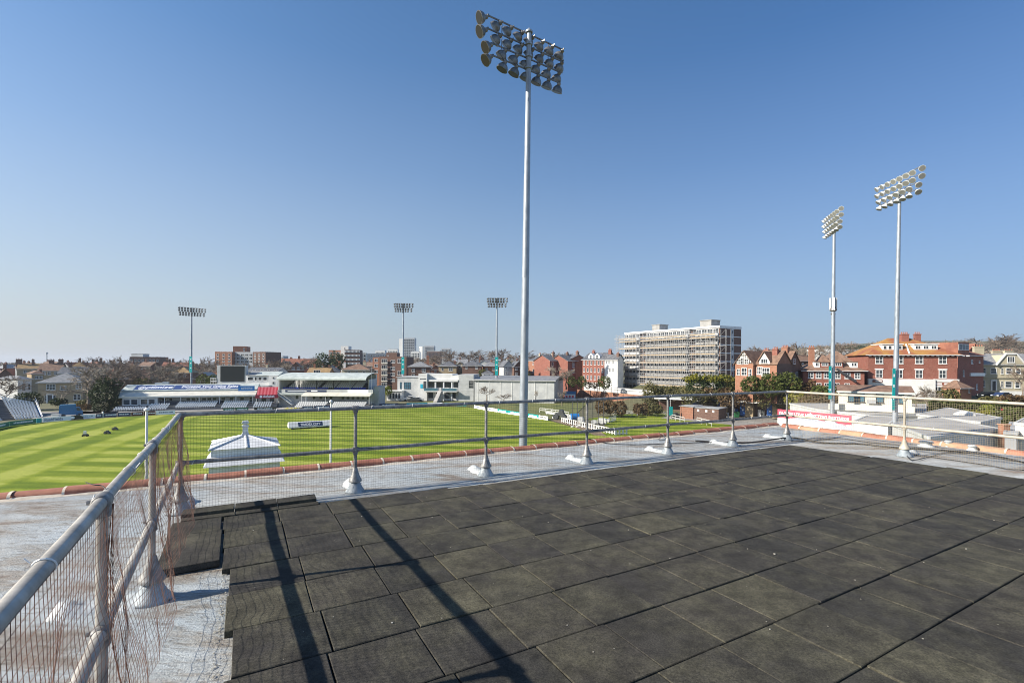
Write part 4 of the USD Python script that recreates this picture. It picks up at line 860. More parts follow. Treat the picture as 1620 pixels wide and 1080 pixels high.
# ------------------------------------------------------------------ white modern clubhouse and sports hall
loc, rz, W = frame2(618, 171, 776, 168, 0); t = thing("clubhouse", "white modern clubhouse with glazed balconies and an outside stair", "clubhouse", (loc[0], loc[1], GZ), rz)
X = lambda px: (px - 618) / 158 * W
Zc = lambda py: CAMZ - (py - 576.6) / FOC * 169.5 - GZ
b = MB(); b.box(X(629), X(666), 0, 14, 0, Zc(597.2)); b.box(X(627), X(667), -.25, 14, Zc(597.2) + .002, Zc(596.4)); mesh("left_block", b, "render_grey", t)
b = MB(); b.prism([(X(620.5), 7, 0), (X(629) - .01, 0.02, 0), (X(629) - .01, 14, 0), (X(620.5), 14, 0)], Zc(597.8), (0, 0, 1)); mesh("left_wing", b, "render_white", t)
window(t, FM(), X(645), Zc(610.5), 11 * .2225, 11 * .2225, 3, 2, False, "frame_dark", "window_blue"); window(t, FM(), X(634.5), Zc(610.5), 2.5 * .2225, 11 * .2225, 1, 2, False, "frame_dark", "window_blue")
b = MB(); b.box(X(617), X(640), -3.2, 0, 0, Zc(619)); b.box(X(616), X(641), -3.5, 0, Zc(619) + .002, Zc(617.6)); mesh("conservatory", b, "render_white", t)
for px in (622.5, 627.5, 632, 636.5): window(t, FM(0, -3.2), X(px), Zc(625.5), .8, 2.1, 1, 1, False)
b = MB(); b.box(X(664.5), X(678), -1.5, 10, 0, Zc(591.2)); mesh("entrance_tower", b, "render_white", t)
b = MB(); b.box(X(667.5), X(671.5), -1.56, -1.5, Zc(614), Zc(607.5)); mesh("blue_sign", b, "sign_cyan", t)
b = MB(); [b.box(X(667 + i * 2), X(668.4 + i * 2), -1.55, -1.5, Zc(600), Zc(598.8)) for i in range(5)]; mesh("lettering", b, "frame_dark", t, kind="stuff")
window(t, FM(0, -1.5), X(674.5), Zc(609), .9, 2.6, 1, 1, False, "frame_dark")
b = MB(); b.box(X(678), X(716), .2, 10, 0, Zc(591.5)); b.box(X(678), X(726), -1.2, .2, Zc(603.5), Zc(600.3)); b.box(X(716), X(727), .2, 10, 0, Zc(593.5)); mesh("main_block", b, "render_white", t)
for px, w in ((683.5, 11), (697, 11), (710, 11), (722, 7)): window(t, FM(0, .2), X(px), Zc(608), w * .2225, 9.5 * .2225, 2, 1, False, "frame_dark")
for px in (690.5, 703.5, 716.3): b = MB(); b.box(X(px) - .2, X(px) + .2, -1.0, -.6, 0, Zc(603.5)); mesh("column", b, "frame_white", t)
for a, e in ((675, 696), (703.5, 726)):
    b = MB(); b.box(X(a), X(e), -2.8, .2, Zc(619.2), Zc(617.8)); bc = mesh("balcony", b, "render_white", t); b = MB(); b.box(X(a), X(e), -2.8, -2.74, Zc(617.8), Zc(613.6)); mesh("glass_balustrade", b, "window_blue", bc)
b = MB(); b.prism([(X(697), -2.8, Zc(618)), (X(697), -2.8, Zc(617)), (X(697), -9.5, .4), (X(697), -9.5, 0), (X(697), -2.8, 0)], X(702.5) - X(697), (1, 0, 0)); mesh("outside_stair", b, "concrete", t)
for px in (682, 692, 708, 718): window(t, FM(0, .2), X(px), Zc(625.5), 1.7, 2.0, 1, 1, False, "frame_dark")
b = MB(); b.box(X(727), X(750.5), -1, 12, 0, Zc(592.2)); mesh("ribbed_block", b, "render_grey", t)
b = MB(); [b.box(X(727), X(750.5), -1.03, -1.0, Zc(y), Zc(y) + .05) for y in np.arange(595, 628, 2.2)]; mesh("cladding_rib", b, "render_white", t, kind="stuff")
window(t, FM(0, -1), X(746.5), Zc(607.5), 6.5 * .2225, 11.5 * .2225, 1, 1, False, "frame_dark")
t, zb, Wh, Eh, k = house("long white sports hall with a shallow grey roof behind the cricket nets", 751, 877, 166, 160, 601.5, 594.5, "render_grey", "slate_pale", 26, "gable_x", name="sports_hall", cat="hall", ov=.5)
for i in range(7): b = MB(); b.box((i + .3) * Wh / 7, (i + .3) * Wh / 7 + .25, -.08, 0, 0, Eh - .2); mesh("pilaster", b, "render_white", t)
# ------------------------------------------------------------------ the white lead roofed turret below the terrace
hd_ = 38.0; t = thing("turret_house", "white square turret with a stepped lead roof and finial below the front coping", "turret", (*at(389, HZ, hd_)[:2], GZ), UA)
k = hd_ / FOC; Zt = lambda py: CAMZ - (py - 574.8) / FOC * hd_ - GZ
hw, ht = 46.5 * k, 46.5 * k; da_ = hd_ + .87 * ht; Za = CAMZ - (689.0 - 574.8) / FOC * da_ - GZ
b = MB(); b.box(-hw - .1, hw + .1, -.6, 2 * ht - .4, 0, Zt(731)); mesh("wall", b, "lead_white", t)
b = MB(); b.box(-hw, hw, 0, 2 * ht, Zt(724), Zt(708)); mesh("upper_wall", b, "lead_white", t)
def frus(b, w0, y0, y1, z0, w1, v0, v1, z1):
    p = [(-w0, y0, z0), (w0, y0, z0), (w0, y1, z0), (-w0, y1, z0), (-w1, v0, z1), (w1, v0, z1), (w1, v1, z1), (-w1, v1, z1)]
    return b.add(p, [t_ for i in range(4) for t_ in ((i, (i + 1) % 4, 4 + (i + 1) % 4), (i, 4 + (i + 1) % 4, 4 + i))] + [(4, 5, 6), (4, 6, 7), (0, 2, 1), (0, 3, 2)])
b = MB(); frus(b, hw + 9 * k, -.95, 2 * ht - .2, Zt(731), hw + .02, -.02, 2 * ht - .3, Zt(719)); mesh("skirt_roof", b, "lead_white", t)
b = MB(); frus(b, hw + .15, -.15, 2 * ht + .15, Zt(708), .25, ht - .25, ht + .25, Za); rf = mesh("roof", b, "lead_white", t)
b = MB(); b.tube([(-hw - .15, -.15, Zt(708) + .03), (-.25, ht - .25, Za + .03)], .07, 6); b.tube([(hw + .15, -.15, Zt(708) + .03), (.25, ht - .25, Za + .03)], .07, 6); b.tube([(0.1, -.15, Zt(708) + .03), (0, ht - .25, Za + .03)], .08, 6)
b.tube([(-hw - .15, 2 * ht + .15, Zt(708) + .03), (-.25, ht + .25, Za + .03)], .07, 6); b.tube([(-hw - .15, ht, Zt(708) + .03), (-.25, ht, Za + .03)], .07, 6); b.tube([(hw + .15, ht, Zt(708) + .03), (.25, ht, Za + .03)], .07, 6); mesh("lead_roll", b, "lead_white", rf, smooth=40, kind="stuff")
zq = Za - .05; b = MB(); frus(b, .34, ht - .34, ht + .34, zq, .20, ht - .20, ht + .20, zq + .35); b.box(-.20, .20, ht - .2, ht + .2, zq + .35, zq + .80); b.box(-.26, .26, ht - .26, ht + .26, zq + .80, zq + .92); b.box(-.16, .16, ht - .16, ht + .16, zq + .92, zq + 1.10); frus(b, .27, ht - .27, ht + .27, zq + 1.10, .20, ht - .20, ht + .20, zq + 1.30); mesh("finial", b, "lead_white", rf)
# white flag poles in front of it
def flagpole(label, px, ptop, d, r=.055):
    p = at(px, ptop, d); t = thing("white_pole", label, "pole", (p[0], d, GZ), group=None); H = p[2] - GZ; b = MB(); b.tube([(0, 0, 0), (0, 0, H * .5), (0, 0, H)], [r * 1.5, r * 1.25, r], 12); mesh("pole_tube", b, "plastic_white", t, smooth=50)
    b = MB(); b.lathe([(r * 1.05, H), (r * 2.0, H + .03), (r * 2.0, H + .10), (r * .6, H + .16)], 12); mesh("cap", b, "plastic_white", t, smooth=40)
flagpole("white pole seen over the left guard rail", 232, 650, 23, .055)
flagpole("white pole seen between the turret and the second rail post", 523.5, 637, 26, .045)

# ------------------------------------------------------------------ advertising boards round the boundary
BOARDS = [(-26, 684, 14, 674.6, "sign_green", "", "sign_white", "leftmost green"), (14.5, 674.4, 57, 669.3, "sign_green", "", "sign_white", "second green"), (57.5, 669.2, 66, 668.2, "sign_teal", None, None, "short pale teal"),
    (66.5, 668.2, 113, 664.6, "sign_white", "RushFields", "sign_blue", "white"), (127, 663.0, 151, 661.4, "sign_white", "", "render_grey", "whitish"), (151.5, 661.3, 162, 660.7, "navy", "", "sign_white", "small navy"),
    (163.5, 660.5, 185, 659.4, "navy", "", "sign_white", "dark navy"), (185.5, 659.3, 207, 658.2, "navy", "", "sign_white", "second dark navy"), (207.5, 658.1, 227, 657.3, "sign_brown", "", "sign_white", "dark brown"), (227.5, 657.2, 246, 656.4, "sign_brown", "", "sign_white", "second dark brown"),
    (246.5, 656.2, 277, 654.9, "sign_white", "", "sign_blue", "pale"), (353, 651.4, 371, 650.9, "machine_green", "", "sign_white", "dark green"), (372, 650.8, 393, 650.3, "machine_green", "", "sign_white", "second dark green"), (402, 650, 437, 649.2, "screen_black", "", "sign_white", "black"),
    (478, 648.2, 496, 647.4, "navy", "", "sign_white", "navy"), (496.5, 647.3, 525, 646.4, "navy", "", "sign_white", "long navy"), (526.5, 646.2, 534, 646.0, "paint_cream", None, None, "blank cream"), (535, 646, 552, 645.5, "navy", "", "sign_white", "dark teal navy"),
    (552.5, 645.4, 571, 644.9, "sign_blue", "", "sign_white", "blue"), (571.5, 644.8, 598, 643.8, "navy", "", "sign_white", "navy blue"), (599.5, 643.7, 630, 642.6, "navy", "", "sign_white", "last navy"), (643, 642.4, 676, 641.8, "sign_cyan", "", "sign_white", "bright cyan"),
    (676.5, 641.8, 700, 641.6, "sign_white", "", "sign_cyan", "white and cyan"), (703, 641.8, 738, 642.2, "sign_teal", "", "sign_white", "pale teal"), (750, 645.6, 764, 648.2, "sign_white", "", "sign_blue", "white"), (764.5, 648.3, 787, 652.0, "sign_white", "", "sign_blue", "white with blue emblem"),
    (787.5, 652.1, 803, 654.6, "sign_teal", "", "sign_white", "turquoise"), (803.5, 654.7, 835, 659.7, "sign_teal", "", "sign_white", "long turquoise"), (835.5, 659.8, 852, 662.6, "sign_teal", "", "sign_white", "turquoise"), (852.5, 662.7, 867, 665, "sign_white", "", "screen_black", "white with black lettering")]
NEAR = ["in front of the open seating", "in front of the open seating, right of the first", "beside the open seating's blue end", "with blue lettering below the blue van", "right of the black low machine", "left of the white gate post", "right of the white gate post", "left end of the pavilion", "below the pavilion's viewing box", "nearer the pavilion's first gangway", "at the pavilion's first gangway",
        "below the pavilion's right seats, left half", "below the pavilion's right seats, right half", "below the red awning stall", "at the left end of the grandstand seats", "below the grandstand's left seats", "beside the white pole before the grandstand", "below the grandstand's middle gangway", "below the grandstand's right seats", "beyond the grandstand's right end", "left of the clubhouse conservatory", "below the clubhouse's blue window", "below the clubhouse stair", "below the ribbed white block",
        "first on the right hand slant of boundary boards", "left of the first turquoise board on the slant", "left of the close floodlight, shorter one", "partly behind the close floodlight mast", "just right of the close floodlight mast", "last on the right, by the worn path"]
for (x0, y0, x1, y1, m, txt, tm, what), where in zip(BOARDS, NEAR):
    A, B = on(x0, y0, GZ), on(x1, y1, GZ); v = (B - A)[:2]; L = float(np.hypot(*v)); rz = math.atan2(v[1], v[0])
    t = thing("advertising_board", f"{what} advertising board {where}", "advertising board", (A[0], A[1], GZ), rz)
    h = 1.0 if x1 < 740 else .92; b = MB(); b.box(.02, L - .02, -.04, .04, .06, h); pn = mesh("panel", b, m, t)
    if x1 > 740: b = MB(); b.box(.02, L - .02, -.05, -.042, .06, .34); mesh("lower_band", b, "sign_white", pn)
    if txt: M = np.eye(4); M[:3, :3] = [[1, 0, 0], [0, 0, -1], [0, 1, 0]]; M[:3, 3] = (L * .08, -.046, .28); text_on(pn, txt, M, .55, tm, width=L * .62)
    elif txt == "":
        b = MB(); rb = random.Random(int(x0) + 77); x = L * .15
        while x < L * .82:
            w = rb.uniform(.18, .42); b.box(x, x + w, -.052, -.043, .44, .44 + rb.uniform(.2, .3)); x += w + rb.uniform(.05, .12)
        mesh("lettering", b, tm, pn, kind="stuff")
    b = MB()
    for x in (.3, L - .3): b.prism([(x - .03, .04, 0), (x - .03, .5, 0), (x - .03, .04, .8)], .06, (1, 0, 0))
    mesh("stay", b, "mast_steel", t, kind="stuff")

# ------------------------------------------------------------------ things on the grass and along the boundary
def gp(px, py): return on(px, py, GZ)
A, B = gp(456, 678.5), gp(522, 674.5); v = (B - A)[:2]; L = float(np.hypot(*v)); t = thing("pitch_cover", "long white wheeled pitch cover with a navy panel lying on the cricket field", "pitch cover", (A[0], A[1], GZ), math.atan2(v[1], v[0]))
b = MB(); b.prism([(0, -1.0, .28), (0, 1.1, .28), (0, 1.1, .7), (0, .5, 1.25), (0, .1, 1.32), (0, -.25, 1.25), (0, -1.0, .40)], L, (1, 0, 0)); mesh("cover_shell", b, "plastic_white", t)
b = MB(); b.prism([(L * .22, -.95, .457), (L * .80, -.95, .457), (L * .80, -.30, 1.193), (L * .22, -.30, 1.193)], .014, (0, -.75, .66)); pn = mesh("panel", b, "navy", t)
M = np.eye(4); M[:3, :3] = np.array([[1, 0, 0], [0, .662, -.75], [0, .75, .662]]); M[:3, 3] = (L * .27, -.84, .60); text_on(pn, "TRADEX CITY", M, .52, "sign_white", width=L * .48)
for x in (L * .08, L * .3, L * .5, L * .7, L * .92):
    for y in (-.7, .9): b = MB(); b.tube([(x, y - .08, .2), (x, y + .08, .2)], .2, 12); mesh("wheel", b, "rubber_black", t)
p = gp(135, 690); t = thing("marking_machine", "small white grass marking machine standing alone on the field", "machine", p, .3, scale=.7)
b = MB(); b.box(-.5, .5, -.25, .25, .25, .6); b.tube([(-.3, 0, .5), (-.75, 0, 1.1)], .03, 6); mesh("frame", b, "machine_dark", t); b = MB(); b.box(-.35, .15, -.22, .22, .62, 1.35); mesh("tank", b, "plastic_white", t)
for x, y in ((-.4, -.3), (.4, -.3), (-.4, .3), (.4, .3)): b = MB(); b.tube([(x, y - .05, .22), (x, y + .05, .22)], .22, 10); mesh("wheel", b, "rubber_black", t)
def mower(label, px, py, s):
    p = gp(px, py); t = thing("cylinder_mower", label, "mower", p, .2, scale=s); b = MB(); b.tube([(0, -.5, .3), (0, .5, .3)], .3, 14); mesh("roller", b, "machine_dark", t, smooth=40)
    b = MB(); b.box(-.2, .9, -.45, .45, .35, .7); b.box(.2, .7, -.3, .3, .7, 1.0); mesh("engine", b, "machine_dark", t); b = MB(); b.tube([(-.1, -.4, .6), (-1.0, -.4, 1.15), (-1.0, .4, 1.15), (-.1, .4, .6)], .03, 6); mesh("handle", b, "machine_dark", t)
    b = MB(); b.tube([(.9, -.5, .25), (.9, .5, .25)], .25, 12); mesh("front_roller", b, "machine_dark", t)
mower("nearer dark roller mower casting a shadow on the field", 167, 686, .62); mower("farther dark roller mower on the field", 179.5, 680, .6)
# blue van
A, B = gp(80, 662.5), gp(119, 660.5); v = (B - A)[:2]; L = float(np.hypot(*v)) ; t = thing("box_van", "blue box van parked on the service road behind the white board", "van", (A[0], A[1] + 2, GZ), math.atan2(v[1], v[0])); zt = 2.95
b = MB(); b.prism([(0, 0, .6), (L * .70, 0, .6), (L * .70, 0, zt), (L * .04, 0, zt), (0, 0, zt - .3)], 2.1, (0, 1, 0)); mesh("box_body", b, "van_blue", t)
b = MB(); b.prism([(L * .70 + .02, .05, .5), (L, .05, .5), (L, .05, 1.25), (L * .93, .05, 1.45), (L * .85, .05, 2.3), (L * .70 + .02, .05, 2.35)], 2.0, (0, 1, 0)); cb = mesh("cab", b, "van_blue", t)
b = MB(); b.prism([(L * .74, .03, 1.5), (L * .90, .03, 1.5), (L * .84, .03, 2.2), (L * .74, .03, 2.2)], .03, (0, 1, 0)); mesh("side_window", b, "window_glass", cb)
for x in (L * .18, L * .86): b = MB(); b.tube([(x, -.02, .42), (x, .25, .42)], .42, 14); mesh("wheel", b, "rubber_black", t)
b = MB(); b.box(L - .04, L + .05, .1, 2.0, .45, .62); mesh("bumper", b, "machine_dark", t)
p = gp(89, 663.5); t = thing("white_bin", "white box standing at the rear of the blue van", "box", p, .2); b = MB(); b.box(-.7, .7, -.4, .4, .1, 1.15); mesh("box_body", b, "plastic_white", t); b = MB(); b.box(-.75, .75, -.45, .45, 1.16, 1.26); mesh("lid", b, "render_grey", t)
p = gp(121, 664); t = thing("low_roller", "black low covered roller between the white boards", "machine", p, math.atan2(v[1], v[0])); b = MB(); b.prism([(-1.2, 0, .1), (1.2, 0, .1), (1.0, 0, .75), (.2, 0, 1.05), (-1.1, 0, .95)], 1.0, (0, 1, 0)); mesh("hood", b, "screen_black", t); b = MB(TR(-.6, -.01, .55)); b.M[:3, :3] = [[1, 0, 0], [0, 0, -1], [0, 1, 0]]; b.lathe([(.3, 0), (.3, .012)], 14); mesh("round_badge", b, "sign_white", t)
p = gp(462, 649.5); t = thing("yellow_sightboard", "bright yellow slatted board at the left end of the grandstand", "board", p, 0.03)
for i in range(11): b = MB(); x = -2.0 + i * .36; b.box(x, x + .33, -.06, .06, .05, .62 + .1 * (i % 3)); mesh("slat", b, "sign_yellow", t)
b = MB(); [b.box(-2.0, 1.95, .06, .11, z, z + .08) for z in (.15, .5)]; mesh("rail", b, "sign_yellow", t, kind="stuff")
p = gp(162.5, 660.6); t = thing("gate_post", "white gate post among the navy boundary boards", "post", p); b = MB(); b.box(-.12, .12, -.12, .12, 0, 1.3); mesh("shaft", b, "frame_white", t); b = MB(); frus(b, .17, -.17, .17, 1.3, .03, -.03, .03, 1.45); mesh("cap", b, "frame_white", t)
p = gp(701, 642.0); t = thing("covered_heap", "small heap of kit and a white cover at the clubhouse stair foot", "heap", p); b = MB(); b.lathe([(1.0, 0), (.9, .4), (.5, .9), (.1, 1.0)], 9, (-.5, 0, 0)); mesh("cover", b, "cloth_white", t, smooth=True); b = MB(); b.lathe([(.8, 0), (.7, .35), (.35, .65), (.05, .7)], 8, (1.1, .2, 0)); mesh("bag", b, "machine_dark", t, smooth=True)
# white kiosk, teal banner arch and tents before the sports hall
p = gp(745, 632.5); t = thing("white_kiosk", "small white kiosk on the bank before the ribbed block", "kiosk", p); b = MB(); b.box(-1.25, 1.25, -.8, .8, .1, 1.5); mesh("body", b, "plastic_white", t); b = MB(); b.box(-1.0, 1.0, -.9, .9, 1.5, 1.62); b.box(-.8, .8, -.7, .7, 1.62, 2.3); mesh("upper_body", b, "plastic_white", t)
p = gp(772, 633); t = thing("inflatable_arch", "turquoise arch standing before the sports hall", "arch", p); b = MB(); b.tube([(-.9, 0, 0), (-.95, 0, 2.2), (-.6, 0, 3.2), (0, 0, 3.5), (.6, 0, 3.2), (.95, 0, 2.2), (.9, 0, 0)], .42, 10); mesh("tube", b, "sign_teal", t, smooth=50); b = MB(); b.box(-.5, .5, -.47, -.43, 2.75, 3.1); mesh("lettering_patch", b, "sign_white", t)
for px, lab in ((765, "left white feather banner by the turquoise arch"), (778, "right white feather banner by the turquoise arch")):
    p = gp(px, 633.5); t = thing("white_banner", lab, "banner", p); b = MB(); b.prism([(-.9, 0, .2), (.7, 0, .1), (.9, 0, 1.5), (-.5, 0, 1.9)], .04, (0, 1, 0)); mesh("cloth", b, "cloth_white", t); b = MB(); b.tube([(-.9, .05, 0), (-.5, .05, 2.0)], .03, 6); mesh("stick", b, "mast_steel", t)

# cricket nets: dark frames with sagging net
A, B = gp(791, 629.5), gp(893, 626.5); v = (B - A)[:2]; L = float(np.hypot(*v)); t = thing("cricket_nets", "grey cricket practice nets on dark frames before the sports hall", "cricket nets", (A[0], A[1], GZ), math.atan2(v[1], v[0])); n = 9
lines = []
for i in range(n + 1):
    x = i * L / n
    for y in (0, 5): b = MB(); b.tube([(x, y, 0), (x, y, 3.4)], .06, 6); mesh("frame_post", b, "frame_dark", t)
    b = MB(); b.tube([(x, 0, 3.4), (x, 5, 3.4)], .05, 6); mesh("frame_bar", b, "frame_dark", t)
for y in (0, 5): b = MB(); b.tube([(0, y, 3.4), (L, y, 3.4)], .05, 6); mesh("frame_bar", b, "frame_dark", t)
for i in range(int(L / .16)): x = i * .16; lines.append(np.array([(x, 4.98, .1), (x, 4.98, 3.35)]))
for j in range(20): lines.append(np.array([(0, 4.98, .15 + j * .17), (L, 4.98, .15 + j * .17)]))
for i in range(int(L / .3)): x = i * .3; lines.append(np.array([(x, .05, 3.35), (x, .03, 2.9 - .12 * math.sin(i * 1.3)), (x + .05, .02, 2.75)]))
curves("net_strands", lines, .035, "net_dark", None, parent=t)
p = at(902, 620, 172); t = thing("poster_wall", "blue and pink poster panel at the right end of the cricket nets", "poster", (p[0] - 2, 172, GZ), -.12); b = MB(); b.box(0, 4.0, 0, .1, .8, 3.4); pn = mesh("panel", b, "sign_azure", t); b = MB(); b.box(.2, 3.8, -.02, -.005, 1.0, 2.3); mesh("picture", b, "sign_white", pn); b = MB(); [b.box(.4 + i * 1.1, 1.1 + i * 1.1, -.03, -.022, 1.1, 1.9) for i in range(3)]; mesh("figure_print", b, "sign_red", pn, kind="stuff"); b = MB(); [b.box(x, x + .1, .1, .2, 0, 3.2) for x in (.2, 3.6)]; mesh("leg", b, "frame_dark", t, kind="stuff")

# long garden wall of orange brick with garages behind, net posts
A, B = gp(914, 629), gp(1071, 650.5); A = np.array([26.0, 190.0]); B = np.array([50.5, 134.0]); v = B - A; L = float(np.hypot(*v)); rz = math.atan2(v[1], v[0])
t = thing("garden_wall", "long orange brick wall slanting away on the right of the nets", "wall", (*A, GZ - .3), rz)
b = MB(); b.box(0, L, -.15, .15, 0, 3.3); mesh("brick_face", b, "brick_orange", t); b = MB(); b.box(-.1, L + .1, -.22, .22, 3.3, 3.45); mesh("wall_coping", b, "terracotta_pale", t)
b = MB(); [b.box(x - .25, x + .25, -.28, -.15, 0, 3.29) for x in np.arange(2, L, 5.5)]; mesh("pier", b, "brick_orange", t, kind="stuff")
for i in range(9):
    t = thing("garage", f"flat roofed garage behind the orange wall, number {i + 1} of the row from the far end", "garage", (*(A + v / L * (i * L / 9) + np.array([2.2, .9])), GZ + .0), rz); b = MB(); b.box(0.05, L / 9 - .05, .6, 6, 0, 4.3 - .02 * i); mesh("wall", b, "render_grey", t); b = MB(); b.box(-.1 + .12, L / 9 - .12, .4, 6.2, 4.3 - .02 * i, 4.5 - .02 * i); mesh("roof", b, "roof_flat", t); b = MB(); b.box(.03, L / 9 - .03, .3, .4, 4.15, 4.55); mesh("fascia", b, "paint_white", t)
GARLAB = ["far end, by the poster panel", "second along, behind the first net post", "third along, below the white terrace house", "fourth along, below the scaffolding's left end", "middle of the row", "fourth from the near end", "third from the near end", "second from the near end", "near end, by the evergreen's foot"]
for i, g in enumerate(GARLAB): stage.GetPrimAtPath("/World/garage" + ("" if i == 0 else f"_{i:03d}")).SetCustomDataByKey("label", "pale flat roofed garage behind the orange wall, " + g)
for i, px in enumerate((915.7, 923.5, 931.7, 940, 948, 957, 967, 977)):
    q = A + v * np.interp(px, [914, 1071], [0.02, .98]) * .8 + np.array([-1.5, -.8]); dd = FOC * q[0] / (px - CX) if px != CX else q[1]; dd = 186 - i * 3.4
    t = thing("net_post", "tall dark net post in front of the orange wall, " + ["farthest, beside the poster panel", "second from the poster", "third from the poster", "below the bright red terrace", "fifth from the poster", "below the tall white terrace house", "second from the near end", "nearest the slim evergreen"][i], "post", (*at(px, 600, dd)[:2], GZ)); b = MB(); b.tube([(0, 0, 0), (0, 0, 5.6)], .075, 6); mesh("shaft", b, "frame_dark", t); b = MB(); b.tube([(0, 0, 5.55), (.4, 0, 5.75)], .04, 5); mesh("net_arm", b, "frame_dark", t)
for i, (px, lab) in enumerate(((906, "left of the fifth rail post, tall one"), (913.6, "beside the blue drum"), (922.5, "tucked against the fifth rail post"), (937, "just right of the fifth rail post"), (947, "above the largest white machine"), (955, "farthest right, near the brown hedge"))):
    d = 99; t = thing("practice_net_pole", f"dark slim net pole over the white machines, {lab}", "pole", (*at(px, 600, d)[:2], GZ)); b = MB(); b.tube([(0, 0, 0), (0, 0, 5.2)], .08, 6); mesh("shaft", b, "frame_dark", t); b = MB(); b.lathe([(.35, 0), (.35, .12), (.1, .2)], 10); mesh("base", b, "plastic_white", t)

# white fences and hurdles by the practice lawn
def fence(name, label, x0, y0, x1, y1, h, slats=True, mid=True, pitch=.9, group=None):
    A, B = gp(x0, y0), gp(x1, y1); v = (B - A)[:2]; L = float(np.hypot(*v)); t = thing(name, label, "fence", (A[0], A[1], GZ), math.atan2(v[1], v[0]), group); n = max(2, int(round(L / (pitch if slats else 2.2))))
    for z in ((.18, h - .12) if slats else ((h - .1, h * .5) if mid else (h - .1,))): b = MB(); b.box(0, L, -.03, .03, z, z + .13); mesh("rail", b, "fence_white", t)
    for i in range(n + 1): x = i * L / n; w = .17 if slats else .06; b = MB(); b.box(x - w, x + w, -.06, -.03, 0.02, h); mesh("slat" if slats else "post", b, "fence_white", t)
    return t
fence("white_fence", "long white slatted fence between the field and the practice lawn", 889, 667.5, 973, 687.5, 1.05)
fence("white_fence", "short white slatted fence end beside the front coping", 974, 688, 991, 687.0, 1.05)
fence("white_fence", "white slatted hurdle at the right end of the white machines", 963, 668.5, 974, 665, 1.1)
fence("white_fence", "white slatted barrier before the blue doors, by the green bin", 1131, 660.5, 1152, 662.5, 1.5, pitch=.7)
fence("rail_fence", "white post and rail fence behind the practice lawn, left stretch", 970, 656.5, 1000, 657.5, 1.1, False)
fence("rail_fence", "white post and rail fence behind the practice lawn, middle stretch", 1008, 657.5, 1053, 658.0, 1.1, False)
fence("rail_fence", "white post and rail fence by the red shed's yard", 1063, 664, 1083, 669, 1.25, False)
fence("rail_fence", "white post and rail fence in the gravel yard's middle", 1103, 669, 1126, 675, 1.25, False)
fence("rail_fence", "white rail fence left of the covered heavy roller", 854, 652.5, 872, 654, 1.2, False)
fence("rail_fence", "white rail fence right of the covered heavy roller", 873, 654.5, 900, 659.5, 1.2, False)
for x0, y0, x1, y1, lab in ((864, 654.5, 878, 657, "left white plank barrier before the heavy roller"), (891, 657, 903, 660, "right white plank barrier behind the heavy roller")):
    A, B = gp(x0, y0), gp(x1, y1); v = (B - A)[:2]; L = float(np.hypot(*v)); t = thing("plank_barrier", lab, "barrier", (A[0], A[1], GZ), math.atan2(v[1], v[0])); b = MB(); b.box(0, L, -.05, .05, .15, .65); mesh("plank", b, "fence_white", t); b = MB(); [b.box(x - .08, x + .08, -.2, .2, 0, .15) for x in (.4, L - .4)]; mesh("foot", b, "frame_white", t, kind="stuff")
p = gp(886, 663); t = thing("heavy_roller", "dark grey heavy roller under a cover left of the white machines", "roller", p, -.4); b = MB(); b.tube([(-.9, -.7, .65), (-.9, .7, .65)], .65, 16); mesh("front_drum", b, "machine_dark", t, smooth=40); b = MB(); b.tube([(.9, -.7, .6), (.9, .7, .6)], .6, 16); mesh("rear_drum", b, "machine_dark", t, smooth=40)
b = MB(); b.box(-.9, 1.0, -.6, .6, .9, 1.45); b.prism([(-.3, -.6, 1.45), (.9, -.6, 1.45), (.7, -.6, 2.2), (0, -.6, 2.3)], 1.2, (0, 1, 0)); mesh("cover", b, "machine_dark", t); b = MB(); b.box(-1.8, -1.5, -.5, .5, .2, .5); mesh("scraper", b, "sign_white", t)
for px, py, s, m, lab in ((894, 666, .8, "fence_white", "smallest white box at the left of the white machines"), (903, 664, 1.25, "fence_white", "upright white box machine left of the blue drum"), (919, 667, 1.2, "render_grey", "greyish white box machine right of the blue drum"), (921, 671, .75, "fence_white", "low white box right by the slatted fence"), (940, 671, 1.0, "render_grey", "grey white machine left of the largest box"), (952.5, 671.5, 1.5, "fence_white", "largest white box machine at the right"), (962, 668, .8, "render_grey", "small white box right of the largest machine")):
    p = gp(px, py); t = thing("wheeled_box", lab, "machine", p, -.35, scale=s * .78); b = MB(); b.box(-.75, .75, -.5, .5, .2, 1.0); b.prism([(-.75, -.5, 1.0), (.75, -.5, 1.0), (.6, -.5, 1.15), (-.6, -.5, 1.15)], 1.0, (0, 1, 0)); mesh("body", b, m, t)
    b = MB(); b.box(-.55, -.1, -.53, -.5, .4, .85); mesh("hatch", b, "render_grey", t)
    for x in (-.5, .5): b = MB(); b.tube([(x, -.56, .2), (x, -.48, .2)], .2, 10); mesh("wheel", b, "rubber_black", t)
p = gp(909.5, 664.5); t = thing("blue_drum", "blue drum among the white machines", "drum", p); b = MB(); b.tube([(-.9, 0, .8), (.9, .3, .8)], .75, 16); mesh("drum_body", b, "sign_azure", t, smooth=40); b = MB(); b.box(-.7, .7, -.6, .6, 0, .25); mesh("cradle", b, "machine_dark", t)
